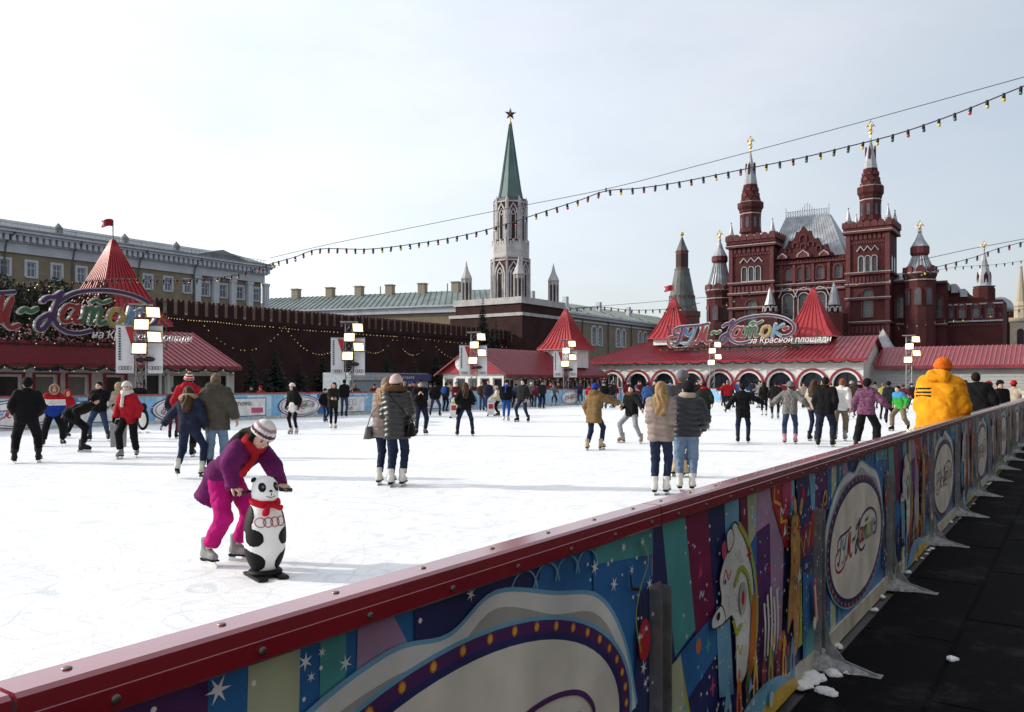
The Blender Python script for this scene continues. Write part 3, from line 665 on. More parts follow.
for i in range(16):                                         # heap of scraped snow at the foot of the second post
    y = q.uniform(4.55, 5.05); x = q.uniform(0.03, 0.22); o = W(y, 1.30 - x)
    tag(snow_lump(o.x, o.y, -0.103, q.uniform(0.025, 0.05), 40 + i), 'small lump of scraped snow in the heap below the second steel post', 'snow', 'scraped snow lumps under the barrier')
for i in range(60):
    y = q.uniform(5.2, 16); o = W(y, 1.30 - q.uniform(0.02, 0.10)); 
    if i % 3 == 0: tag(snow_lump(o.x, o.y, -0.106, q.uniform(0.012, 0.03), 90 + i), 'crumb of snow along the foot of the painted barrier', 'snow', 'snow crumbs along the barrier')
o = ice_at(952, 660, -0.1); tag(snow_lump(o.x, o.y, -0.102, 0.032, 5), 'lone lump of snow dropped on the black walkway mats', 'snow')

# ------------------------------------------------------------------ far barriers: blue and white
def far_art(kind, w_, seed):
    q = random.Random(seed); b = MB(); y = -0.002
    h0, h1 = 0.02, 1.02
    b.flat([(0.01, h0), (w_ - 0.01, h0), (w_ - 0.01, h1), (0.01, h1)], y, ISK); y -= 0.003
    for k in range(7):
        x = q.uniform(0, w_ - 0.5); ww = q.uniform(0.15, 0.6)
        p = clip_poly([(x, -1), (x + ww, -1), (x + ww + q.uniform(-0.4, 0.4), 2), (x + q.uniform(-0.2, 0.3), 2)], w_ - 0.01, h0, h1)
        if len(p) > 2: b.flat(p, y, q.choice([ILB, ICY, IB, ISK, ICY])); y -= 0.002
    for k in range(3):
        x = q.uniform(0.1, w_ - 0.5); b.strip(crom([(x, 0.15), (x + 0.2, 0.4), (x + 0.1, 0.7), (x + 0.4, 0.85)], 4), 0.07, y, q.choice([IW, ICY, IW])); y -= 0.002
    if kind == 'oval':
        cx = w_ / 2
        for rx, rz, c in ((1.24, 0.48, IP), (1.16, 0.445, IW)): b.flat(ell(cx, 0.52, rx * w_ / 2.95, rz, 40), y, c); y -= 0.002
        b.strip(ell(cx, 0.52, 1.06 * w_ / 2.95, 0.39, 40) + [(cx + 1.06 * w_ / 2.95, 0.52)], 0.03, y, IP); y -= 0.002
        y = draw_logo(b, cx, 0.54, 0.00185 * w_ / 2.95, y, 0, dy=0.0008, sub=3, wmul=1.4)
    elif kind in ('sign', 'rings'):
        b.flat([(0.38, 0.14), (w_ - 0.38, 0.14), (w_ - 0.38, 0.92), (0.38, 0.92)], y, IB); y -= 0.002
        b.flat([(0.43, 0.18), (w_ - 0.43, 0.18), (w_ - 0.43, 0.88), (0.43, 0.88)], y, IW); y -= 0.002
        if kind == 'sign':
            b.flat([(w_ - 1.15, 0.28), (w_ - 0.55, 0.28), (w_ - 0.55, 0.50), (w_ - 1.15, 0.50)], y, IPK); y -= 0.002
        else:
            for k in range(4):
                cx = w_ / 2 - 0.36 + 0.24 * k; rg = ell(cx, 0.62, 0.15, 0.15, 20); b.strip(rg + rg[:1], 0.03, y - 0.001 * k, IGR)
    return b
def far_barrier(root, w_, kinds, x_off):
    for i, kd in enumerate(kinds):
        pn = MB().box(0.004, w_ - 0.004, 0, 0.05, -0.1, 1.06).build('panel', PANELM, root, loc=(x_off + i * w_, 0, 0))
        far_art(kd, w_, 100 + i).build('printed_artwork', PAL, pn)
        if kd == 'sign': put_text(pn, 'lettering', 'lenovo', 0.34, P_BLACK, w_ / 2 - 0.15, -0.055, 0.70)
        if kd == 'rings': put_text(pn, 'lettering', 'Audi', 0.26, P_RED, w_ / 2, -0.055, 0.34)
        MB().box(0.002, w_ - 0.002, -0.03, 0.06, 1.062, 1.12).build('top_rail', RED, root, loc=(x_off + i * w_, 0, 0))
        MB().box(0.002, w_ - 0.002, -0.022, -0.002, 0.0, 0.12).build('kick_strip', KICK, root, loc=(x_off + i * w_, 0, 0))
fb = thing('rink_barrier', 'blue and white rink barrier along the far left side of the ice', 'barrier', W(0, T_FAR), RZ_S)
seq = ['plain', 'sign', 'oval', 'rings', 'oval', 'sign', 'oval', 'rings']
kinds = [['oval', 'sign', 'oval', 'sign', 'oval', 'rings', 'oval', 'rings', 'oval', 'rings', 'oval', 'plain', 'oval', 'rings', 'oval', 'rings', 'oval'][i] for i in range(17)]
far_barrier(fb, 2.95, kinds, 11.7)
eb = thing('rink_barrier', 'blue rink barrier across the far end under the arches', 'barrier', W(S_END, 0), RZ_F)
far_barrier(eb, 2.95, ['rings', 'plain', 'sign', 'oval', 'plain', 'rings', 'oval', 'plain', 'sign'], -T_FAR + 0.08)
# ================================================================== rink pavilions: red sheet roofs, white walls
EVERG = mat('evergreen_needles', (0.012, 0.028, 0.014), 0.8, var=0.5, scale=9)
TIMB = mat('white_boards', (0.60, 0.59, 0.57), 0.7, var=0.12, scale=2.5, bump=0.1)
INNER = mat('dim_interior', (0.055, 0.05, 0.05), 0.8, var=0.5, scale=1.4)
BLIND = mat('grey_blind', (0.20, 0.19, 0.17), 0.7, var=0.1)
def roof_ribs(mb, a, b, c, d, n, h=0.05, wd=0.06, mi=0):
    """standing seams on the quad a-b (eave) c-d (ridge: d above a, c above b)"""
    a, b, c, d = map(Vector, (a, b, c, d)); nrm = (b - a).cross(d - a).normalized()
    if nrm.z < 0: nrm = -nrm
    ax = (b - a).normalized() * wd / 2
    for k in range(n + 1):
        u = k / n; p, q_ = a.lerp(b, u) + nrm * 0.004, d.lerp(c, u) + nrm * 0.004
        mb.add([p - ax, p + ax, q_ + ax, q_ - ax, p - ax + nrm * h, p + ax + nrm * h, q_ + ax + nrm * h, q_ - ax + nrm * h],
               [(0, 1, 5, 4), (1, 2, 6, 5), (2, 3, 7, 6), (3, 0, 4, 7), (4, 5, 6, 7)], mi)
def spire_roof(root, cx, cy, zb, zt, hw, base_h, flagz=None, ribs=7, label=None):
    """square red tent roof on a short white drum with a pennant"""
    MB().box(cx - hw * 0.86, cx + hw * 0.86, cy - hw * 0.86, cy + hw * 0.86, zb - base_h, zb).build('spire_base', WHITE, root)
    b = MB(); lv = [(hw * 1.12, zb - 0.08), (hw * 1.10, zb + 0.02), (hw * 0.84, zb + (zt - zb) * 0.16), (hw * 0.46, zb + (zt - zb) * 0.52), (0.04, zt)]
    pts = [[(cx + sx * r, cy + sy * r, z) for sx, sy in ((-1, -1), (1, -1), (1, 1), (-1, 1))] for r, z in lv]
    for p, q_ in zip(pts, pts[1:]):
        b.add(p + q_, [(0, 1, 5, 4), (1, 2, 6, 5), (2, 3, 7, 6), (3, 0, 4, 7)])
    b.add(pts[0], [(3, 2, 1, 0)])
    sr = b.build('spire_roof', SPIRERED, root)
    rb = MB()
    for p, q_ in zip(pts[1:], pts[2:]):
        for i in range(4):
            j = (i + 1) % 4; roof_ribs(rb, p[i], p[j], q_[j], q_[i], ribs, 0.05, 0.05)
    rb.build('seam', SPIRERED, sr)
    if flagz:
        b = MB(); b.tube([(cx, cy, zt - 0.1), (cx, cy, flagz)], 0.025, 6); fl = b.build('flagpole', DARKM, sr)
    return sr
def pennant(cx, cy, z, wd, h, root_rz, base, label, mir=-1):
    b = MB(); n = 6
    top = [(mir * wd * k / n, 0.08 * math.sin(k * 1.4), h / 2 + 0.05 * math.sin(k)) for k in range(n + 1)]
    bot = [(p[0], p[1] + 0.02, p[2] - h) for p in top]; top[-1] = (top[-1][0], top[-1][1], top[-1][2]); 
    v = top + bot; f = [[k, k + 1, n + 2 + k, n + 1 + k] for k in range(n - 1)]
    mid = len(v); v.append((mir * wd * 0.8, 0.05, 0)); f += [[n - 1, n, mid], [n + n, mid, 2 * n + 1], [n - 1, mid, 2 * n]]
    v2 = [(x, y + 0.015, z_) for x, y, z_ in v]; o = len(v)
    b.add(v + v2, f + [[i + o for i in reversed(q_)] for q_ in f])
    ob = b.build('pennant', mat('flag_cloth', (0.30, 0.01, 0.03), 0.7, var=0.2), None); ob.location = base; ob.rotation_euler = (0, 0, root_rz)
    tag(ob, label, 'flag', 'pennants on the red tent roofs'); return ob
def garland(label, pts, r, group, seed, emis=True, drop=0.35):
    """evergreen swags hung between points; needles as small blades"""
    q = random.Random(seed); b = MB(); L_ = MB(); core = []
    for a, c in zip(pts, pts[1:]):
        a, c = Vector(a), Vector(c); n = max(6, int((c - a).length / 0.14)); core += [a.lerp(c, k / 6) - Vector((0, 0, drop * 4 * (k / 6) * (1 - k / 6))) for k in range(6)]
        for k in range(n):
            u = k / n; p = a.lerp(c, u); p.z -= drop * 4 * u * (1 - u)
            for j in range(5):
                d = Vector((q.gauss(0, 1), q.gauss(0, 1), q.gauss(0, 1))).normalized() * r * q.uniform(0.7, 1.5)
                s_ = d.cross(Vector((q.gauss(0, 1), q.gauss(0, 1), q.gauss(0, 1)))).normalized() * r * 0.4
                b.add([p - s_, p + s_, p + d + s_ * 0.4, p + d - s_ * 0.4], [(0, 1, 2, 3)])
            if emis and k % 4 == 0:
                L_.ball(p + Vector((q.uniform(-r, r), q.uniform(-r, r), -r * 0.8)), 0.022, 5)
    b.tube(core, r * 0.5, 5); o = b.build('evergreen_garland', EVERG); tag(o, label, 'garland', group)
    if emis and L_.v: L_.build('fairy_light', mat('fairy_light', (0.9, 0.7, 0.35), 0.4, var=0, emit=(1, 0.66, 0.28), estr=0.7), o)
    return o

# ------------------------------------------------------------------ end pavilion with the arches (front frame, s = 64)
SP_ = 64.0
pv = thing('rink_pavilion', 'long white arcaded pavilion with red sheet roof at the far end of the rink', 'pavilion', W(SP_, 24), RZ_F)
PX0 = 24.0                                                   # local x = 24 - t
def pvx(px, py): x, z = fp(px, py, SP_); return x + PX0, z
xa, xb = 24 - 35.4, 24 - 12.95
arch_c = [24 - (33.3 - 2.392 * k) for k in range(9)]
ew = 3.36
wl = MB(); arch_wall(wl, xa, xb, -0.12, ew, [(c, 1.86, -0.12, 1.42, True) for c in arch_c], 0, 0.45, 0, 14)
wl.box(xa, xb, 0.46, 0.5, -0.12, ew); 
wl.add([(xb, 0, -0.12), (xb, 7, -0.12), (xb, 7, ew), (xb, 3.5, 5.0), (xb, 0, ew)], [(0, 1, 2, 3, 4)])
wl.add([(xa, 0, -0.12), (xa, 0, ew), (xa, 7, ew), (xa, 7, -0.12)], [(0, 1, 2, 3)])
wl.build('wall', OFFW, pv)
for i, c in enumerate(arch_c):
    b = MB(); arch_ring(b, c, 2.06, -0.12, 1.42, 0.155, -0.10, -0.003, 0, 16); ar = b.build('arch_trim', TRIMRED, pv)
    b = MB(); arch_ring(b, c, 1.76, -0.12, 1.42, 0.145, -0.05, -0.001, 0, 16); b.build('inner_band', WHITE, ar)
    if i == 0:
        window(pv, c, 1.74, 0.5, 1.42, 0.0, WHITE, INNER, True, (3, 1), 0.09, sill=False, dp=0.22)
    else:
        gl = MB().flat(arch_poly(c, 1.85, -0.12, 1.42, True, 14), 0.40).build('pane', mat('arch_glass', (0.018, 0.024, 0.045), 0.15, var=0.6, scale=2.5, spec=0.5), pv)
        b = MB(); b.box(c - 0.03, c + 0.03, 0.34, 0.39, -0.1, 2.3); b.box(c - 0.9, c + 0.9, 0.34, 0.388, 1.38, 1.43); b.build('glazing_bar', DARKM, gl)
rf = MB(); o_ = 0.55; er = ew - 0.08
A = (xa - o_, -o_, er); B = (xb + o_ * 0.6, -o_, er); Cc = (xb + o_ * 0.6, 3.5, 5.1); D = (xa + 3.6, 3.5, 5.1); E = (xa - o_, 7.5, er); F = (xb + o_ * 0.6, 7.5, er)
rf.add([A, B, Cc, D, E, F], [(0, 1, 2, 3), (0, 3, 4), (3, 2, 5, 4)])
rf.add([(p[0], p[1], p[2] - 0.13) for p in (A, B, Cc, D, E, F)] + [A, B, Cc, D, E, F], [(0, 1, 7, 6), (1, 2, 8, 7), (2, 5, 11, 8), (0, 6, 10, 4), (0, 3, 2, 1), (0, 4, 3), (3, 4, 5, 2)])
rfo = rf.build('roof', ROOFRED, pv); b = MB(); roof_ribs(b, A, B, Cc, D, 60, 0.04, 0.05); roof_ribs(b, A, E, (D[0], D[1] + .01, D[2]), D, 16, 0.04, 0.05); b.build('seam', ROOFRED, rfo)
MB().box(xa - o_ + 0.02, xb + 0.3, -o_ - 0.03, -o_ + 0.0, er - 0.17, er + 0.02).build('fascia', TRIMRED, rfo)
cx, _ = fp(674, 300, SP_ + 3.5); spire_roof(pv, cx + PX0, 3.5, 5.35, fp(676, 297, SP_ + 3.5)[1], 1.55, 0.6, fp(676, 283, SP_ + 3.5)[1])
pz = fp(676, 288, SP_ + 3.5)[1]; pb = W(SP_ + 3.5, -cx); pb.z = pz; pennant(0, 0, 0, 1.0, 0.5, RZ_F, pb, 'red pennant on the tent roof left of the arcaded pavilion sign')
cx, _ = fp(812, 300, SP_ + 3.0); spire_roof(pv, cx + PX0, 3.4, 5.15, fp(810, 287, SP_ + 3.0)[1], 1.62, 0.6, None)
# annex to the right, further back
ax0, ax1 = -13.1 + 24, 14.0 + 24
an = thing('service_annex', 'low white service building with pale red roof right of the arcaded pavilion', 'building', W(SP_ + 2.6, 24), RZ_F)
ez = 2.75
b = MB(); b.box(ax0, ax1, 0, 5, -0.12, ez); b.build('wall', mat('annex_panels', (0.40, 0.40, 0.39), 0.7, var=0.15, scale=0.8), an)
A = (ax0 + 0.45, -0.5, ez); B = (ax1, -0.5, ez); Cc = (ax1, 3, 4.25); D = (ax0 + 0.45, 3, 4.25)
b = MB(); b.add([A, B, Cc, D, (A[0], 6, ez), (B[0], 6, ez)], [(0, 1, 2, 3), (3, 2, 5, 4), (0, 3, 4)]); b.box(A[0], B[0], -0.54, -0.5, ez - 0.22, ez + 0.01); rfo = b.build('roof', ROOFRED, an)
b = MB(); roof_ribs(b, A, B, Cc, D, 90, 0.04, 0.05); b.build('seam', mat('worn_seam', (0.42, 0.10, 0.11), 0.5, var=0.2), rfo)
for k in range(8):
    x = ax0 + 1.2 + 3.1 * k
    sh = MB().box(x, x + 2.7, -0.05, -0.004, 0.0, 2.2).build('shutter', mat('roller_shutter', (0.36, 0.36, 0.36), 0.6, var=0.1), an)
    b = MB()
    for j in range(9): b.box(x + 0.05, x + 2.65, -0.075, -0.052, 0.1 + 0.23 * j, 0.28 + 0.23 * j)
    b.build('slat', mat('shutter_slat', (0.42, 0.42, 0.41), 0.6, var=0.1), sh)
tp = thing('tent_roof', 'small pale metal pyramid roof standing behind the service annex', 'roof', W(SP_ + 7, 24), RZ_F)
xx, zz = fp(883, 330, SP_ + 7); xx += 24
b = MB(); b.lathe([(1.55, 3.5), (0.02, zz + 0.1)], 4, (xx, 0), a0=math.pi / 4); b.build('metal_roof', TIN, tp); MB().box(xx - 0.95, xx + 0.95, -0.95, 0.95, -0.12, 3.5).build('wall', OFFW, tp)
# roof sign of the end pavilion
sg = thing('roof_sign', 'multicoloured script sign on the arcaded pavilion roof between two red tents', 'sign', W(SP_ + 0.9, 24), RZ_F)
(lx, lz), (hx, hz) = fp(668, 347, SP_ + 0.9), fp(797, 315, SP_ + 0.9)
b = MB(); lsc = (hx - lx) / 890.0; draw_logo(b, (lx + hx) / 2 + 24, (lz + hz) / 2 - 0.05, lsc, -0.1, outline=5, th=0.12, dy=0.004)
b.build('lettering', PAL_BACKLIT, sg)
put_text(sg, 'small_lettering', 'на Красной площади', 0.62, P_WHITE, hx + 24 - 0.6, -0.2, lz + 0.30, 0.02, shear=0.25)
b = MB()
for k in range(9):
    x = lx + 24 + (hx - lx) * k / 8; b.tube([(x, 0.05, 3.4), (x, 0.05, hz - 0.3)], 0.03, 5); b.tube([(x, 0.05, hz - 0.5), (x, 1.6, 4.3)], 0.025, 5)
for z in (lz + 0.2, (lz + hz) / 2, hz - 0.5): b.tube([(lx + 24, 0.06, z), (hx + 24, 0.06, z)], 0.025, 5)
b.build('support_frame', DARKM, sg)
garland('evergreen swag garland hung along the eaves of the arcaded pavilion', [tuple(W(SP_ - 0.62, 24 - x, er - 0.12)) for x in np.linspace(xa - 0.4, xb + 0.2, 20)], 0.09, 'garlands under the eaves', 1, True, 0.16)
garland('evergreen garland under the sign on the arcaded pavilion roof', [tuple(W(SP_ + 0.7, 24 - x, lz - 0.12)) for x in np.linspace(lx + 23.5, hx + 24.8, 8)], 0.12, 'garlands under the eaves', 2, True, 0.05)

# ------------------------------------------------------------------ left pavilion (side frame, t = 33)
TL = 33.0
lp = thing('rink_pavilion', 'white kiosk pavilion with red sheet roof behind the left boards', 'pavilion', W(18, TL), RZ_S)
def lpx(px, py, T=TL): x, z = sp(px, py, T); return x - 18, z
x1 = lpx(228, 365)[0]; x0 = -14.0; e1 = 2.28
wins = []
for px in (10, 46, 78, 115): wins.append(lpx(px, 385)[0])
open_x = [lpx(152, 385)[0], lpx(198, 385)[0]]
opw = [1.45, 3.6]
wl = MB(); ops = [(c, 0.86, 0.92, 1.86, False) for c in wins] + [(open_x[0] + 0.3, opw[0], 0.85, 1.85, False), (open_x[1] + 0.15, opw[1], 0.85, 1.85, False)]
arch_wall(wl, x0, x1, -0.12, e1, ops, 0, 0.22, 0, 1)
wl.add([(x1, 0, -0.12), (x1, 6, -0.12), (x1, 6, e1), (x1, 0, e1)], [(0, 1, 2, 3)]); wl.build('wall', TIMB, lp)
for i, c in enumerate(wins): window(lp, c, 0.86, 0.92, 1.86, 0, WHITE, BLIND if i in (1, 2) else INNER, False, (0, 0), 0.09, 0.07, TRIMRED, True, 0.15)
for c, w_ in ((open_x[0] + 0.3, opw[0]), (open_x[1] + 0.15, opw[1])):
    MB().flat([(c - w_ / 2, 0.85), (c + w_ / 2, 0.85), (c + w_ / 2, 1.85), (c - w_ / 2, 1.85)], 0.2).build('serving_hatch', INNER, lp)
for x in (x1 - 0.06, open_x[1] - 1.9, open_x[1] - 1.5): MB().box(x - 0.06, x + 0.06, -0.06, -0.004, -0.1, e1 - 0.15).build('post', WHITE, lp)
MB().box(x0, x1 + 0.02, -0.07, -0.008, 1.98, 2.2).build('beam', WHITE, lp)
MB().box(lpx(46, 0)[0] - 0.45, lpx(46, 0)[0] + 0.45, -0.12, -0.08, 2.0, 2.18).build('notice', P_NAVY, lp)
rz_ = lpx(190, 333, TL + 3)[1]
A = (x0, -0.5, e1 - 0.02); B = (x1 + 0.35, -0.5, e1 - 0.02); D = (x0, 3, rz_); Cc = (lpx(192, 333, TL + 3)[0], 3, rz_)
b = MB(); b.add([A, B, Cc, D, (x1 + 0.35, 6.5, e1 - 0.02), (x0, 6.5, e1 - 0.02)], [(0, 1, 2, 3), (1, 4, 2), (2, 4, 5, 3)])
b.box(x0, x1 + 0.37, -0.54, -0.502, e1 - 0.16, e1 + 0.02); b.box(x1 + 0.352, x1 + 0.38, -0.5, 6.5, e1 - 0.16, e1)
rfo = b.build('roof', ROOFRED, lp); b = MB(); roof_ribs(b, A, B, Cc, D, 70, 0.035, 0.045); roof_ribs(b, B, (x1 + 0.35, 6.5, e1 - 0.02), (Cc[0], 3.01, rz_), Cc, 20, 0.035, 0.045); b.build('seam', mat('roof_seam', (0.40, 0.07, 0.085), 0.45, var=0.2), rfo)
# signage fascia: dark red mansard in front of the roof
fx1 = lpx(108, 342)[0]
b = MB(); b.prism([(x0, e1 - 0.02), (fx1, e1 - 0.02), (fx1, e1 + 0.85), (x0, e1 + 0.85)], -0.62, -0.46); b.build('fascia', mat('dark_red_fascia', (0.17, 0.012, 0.022), 0.5, var=0.15), rfo)
cx, cz = lpx(113, 240, TL + 5.0); bx, bz = lpx(113, 318, TL + 5.0)
spire_roof(lp, cx, 5.0, bz - 0.3, cz, 1.72, 0.9, lpx(113, 220, TL + 5)[1], 9)
o = W(cx + 18, TL + 5, lpx(113, 223, TL + 5)[1]); pennant(0, 0, 0, 0.62, 0.34, 0, o, 'red swallowtail pennant above the tall tent roof of the left pavilion')
# big sign of the left pavilion
ls = thing('roof_sign', 'large multicoloured script sign above the left pavilion roof', 'sign', W(18, TL - 0.8), RZ_S)
TS = TL - 0.8
# anchor: dash of the lettering (413,178) at pixel 27,311; right end of the loop (932,150) at 154,315
(d0, z0_), (d1, z1_) = sp(27, 311, TS), sp(154, 306, TS)
lsc = (d1 - d0) / (932 - 413); zc = z0_
b = MB(); draw_logo(b, d0 - 18 + (505 - 413) * lsc, zc + 0.0, lsc, -0.1, outline=3.6, th=0.14, dy=0.003, wmul=1.0); b.build('lettering', PAL_BACKLIT, ls)
put_text(ls, 'small_lettering', 'на Красной площади', 0.44, P_WHITE, sp(142, 340, TS)[0] - 18, -0.15, sp(142, 337, TS)[1], 0.02, shear=0.25)
b = MB()
sx0 = sp(-60, 300, TS)[0] - 18; sx1 = sp(168, 300, TS)[0] - 18; zt = sp(60, 292, TS)[1]; zb_ = e1 + 0.7
for k in range(15):
    x = sx0 + (sx1 - sx0) * k / 14; b.tube([(x, 0.1, zb_), (x, 0.1, zt)], 0.025, 5); b.tube([(x, 0.1, zt - 0.2), (x, 1.5, zb_)], 0.02, 5)
for k in range(5):
    z = zb_ + (zt - zb_) * k / 4; b.tube([(sx0, 0.12, z), (sx1, 0.12, z)], 0.02, 5)
b.build('support_frame', DARKM, ls)
# evergreen mass woven through the sign's frame
q = random.Random(5); b = MB(); L_ = MB()
for i in range(5200):
    x = q.uniform(sx0, sp(118, 300, TS)[0] - 18); top_ = sp(60, 276, TS)[1]; z = q.uniform(zb_, top_)
    if z > zt and q.random() < 0.35: continue
    if z > top_ - 0.25 + 0.2 * math.sin(3 * x): continue
    p = Vector((x, 0.35 + q.gauss(0, 0.12), z)); d = Vector((q.gauss(0, 1), q.gauss(0, 1), q.gauss(-0.3, 1))).normalized() * 0.16; s_ = d.cross(Vector((q.random(), q.random(), q.random()))).normalized() * 0.05
    b.add([p - s_, p + s_, p + d], [(0, 1, 2)])
    if i % 80 == 0: L_.ball(p + Vector((0, -0.2, 0)), 0.022, 5)
b.build('evergreen_backing', EVERG, ls, kind='stuff'); L_.build('fairy_light', mat('fairy_light', (1, 1, 1)), ls, kind='stuff')
garland('evergreen swag garland hung along the eaves of the left kiosk pavilion', [tuple(W(18 + x, TL - 0.6, e1 - 0.1)) for x in np.linspace(-9, x1 + 0.2, 18)], 0.08, 'garlands under the eaves', 7, True, 0.14)

# ------------------------------------------------------------------ middle pavilion with gabled end (side frame, t = 36)
T0, SG0, SG1, T1 = 33.0, 47.2, 61.4, 38.4
mp = thing('rink_pavilion', 'red-roofed pavilion with gabled end and tent tower behind the middle boards', 'pavilion', W(SG0, T0), RZ_F)
# local x = T0 - t (right), y = s - SG0 (away); the gable end lies at y = 0 from x = -gw to 0
gw = T1 - T0; gl = SG1 - SG0; e2 = 2.2; gz = 3.98; gm = -gw / 2
bays = [-gw + gw * (k + 0.5) / 5 for k in range(5)]
wl = MB(); arch_wall(wl, -gw, 0, -0.12, e2, [(c, gw / 5 * 0.76, 0.75, 1.85, False) for c in bays], 0, 0.2, 0, 1)
Ts = Matrix.Rotation(math.pi / 2, 4, 'Z')
side = [gl * (k + 0.5) / 8 for k in range(8)]
w2 = MB(); arch_wall(w2, 0, gl, -0.12, e2, [(c, gl / 8 * 0.62, 0.75, 1.30 if k > 2 else 1.8, k > 2) for k, c in enumerate(side)], 0, 0.2, 0, 8)
wl.add(w2.v, w2.f, 0, Ts); wl.build('wall', WHITE, mp); MB().box(-gw, -0.21, 0.22, gl, -0.12, e2 - 0.02).build('interior', INNER, mp)
for c in bays: window(mp, c, gw / 5 * 0.76, 0.75, 1.85, 0, WHITE, GLASS, False, (0, 0), 0.07, sill=False, dp=0.14)
for k, c in enumerate(side):
    wn = window(mp, c, gl / 8 * 0.62, 0.75, 1.30 if k > 2 else 1.8, 0, WHITE, GLASS, k > 2, (1, 0), 0.08, 0.11 if k > 2 else None, TRIMRED, False, 0.14); wn.rotation_euler = (0, 0, math.pi / 2)
MB().prism([(-gw - 0.3, e2), (0.3, e2), (gm, gz - 0.12)], -0.25, -0.02).build('gable', mat('red_boards', (0.30, 0.012, 0.03), 0.6, var=0.15), mp)
o2 = 0.5; A = (o2, -0.5, e2 - 0.12); B = (o2, gl + 0.4, e2 - 0.12); Cc = (gm, gl + 0.4, gz + 0.05); D = (gm, -0.5, gz + 0.05); E = (-gw - o2, -0.5, e2 - 0.12); F = (-gw - o2, gl + 0.4, e2 - 0.12)
b = MB(); b.add([A, B, Cc, D, E, F], [(0, 1, 2, 3), (3, 2, 5, 4)]); b.add([(p_[0], p_[1], p_[2] - 0.12) for p_ in (A, D, E)] + [A, D, E], [(0, 3, 4, 1), (1, 4, 5, 2)]); b.box(o2 + 0.002, o2 + 0.04, -0.5, gl + 0.4, e2 - 0.3, e2 - 0.1)
rfo = b.build('roof', ROOFRED, mp); b = MB(); roof_ribs(b, A, B, Cc, D, 34, 0.035, 0.045); b.build('seam', ROOFRED, rfo)
cz = e2 + 0.75; cx = -gw * 0.62
b = MB(); b.lathe([(0.62, 0), (0.62, 0.06)], 24, T=Matrix.Translation((cx, -0.34, cz)) @ Matrix.Rotation(math.pi / 2, 4, 'X')); cl = b.build('round_emblem', WHITE, mp); b = MB()
for k in range(6):
    a = math.pi * k / 6; c_, s_ = math.cos(a), math.sin(a); b.strip([(cx - 0.5 * c_, cz - 0.5 * s_), (cx + 0.5 * c_, cz + 0.5 * s_)], 0.07, -0.41 - 0.004 * k, 0)
b.build('snowflake', P_GREY, cl)
ts_, tz_ = sp(566, 309, T0 + 1.6); bz = sp(566, 352, T0 + 1.6)[1]
spire_roof(mp, -1.6, ts_ - SG0, bz + 0.2, tz_, 1.55, 1.5, None, 8)
garland('evergreen swag garland along the eaves of the gabled middle pavilion', [tuple(W(SG0 + x, T0 - 0.55, e2 - 0.32)) for x in np.linspace(0, gl, 12)], 0.08, 'garlands under the eaves', 9, True, 0.12)
# low blue ticket kiosk between the left and middle pavilions
kx0, kx1 = sp(352, 375, 36)[0], sp(428, 375, 36)[0]; kz = sp(390, 373, 36)[1]
kk = thing('ticket_kiosk', 'low pale blue kiosk with navy signboard behind the boards', 'kiosk', W(kx0, 36), RZ_S)
kl = kx1 - kx0
wl = MB(); arch_wall(wl, 0, kl, -0.12, kz, [(kl * 0.55, kl * 0.34, 0.8, 1.55, False)], 0, 0.2, 0, 1); wl.box(0, kl, 0.22, 2.5, -0.12, kz + 0.01); wl.build('wall', mat('kiosk_panel', (0.26, 0.31, 0.36), 0.6, var=0.2), kk)
MB().flat([(kl * 0.38, 0.8), (kl * 0.72, 0.8), (kl * 0.72, 1.55), (kl * 0.38, 1.55)], 0.18).build('serving_hatch', INNER, kk)
MB().box(kl * 0.50, kl + 0.2, -0.12, -0.02, kz - 0.5, kz - 0.05).build('signboard', P_NAVY, kk); MB().box(-0.2, kl * 0.5, -0.1, -0.02, kz - 0.45, kz - 0.08).build('signboard', P_GREY, kk)
b = MB()
for k in range(6): b.box(kl * 0.62 + 0.2 * k, kl * 0.62 + 0.2 * k + 0.12, -0.13, -0.121, kz - 0.36, kz - 0.2)
b.build('lettering_marks', P_GREY, kk, kind='stuff')  # plain blocks in place of the signboard's unreadable lettering

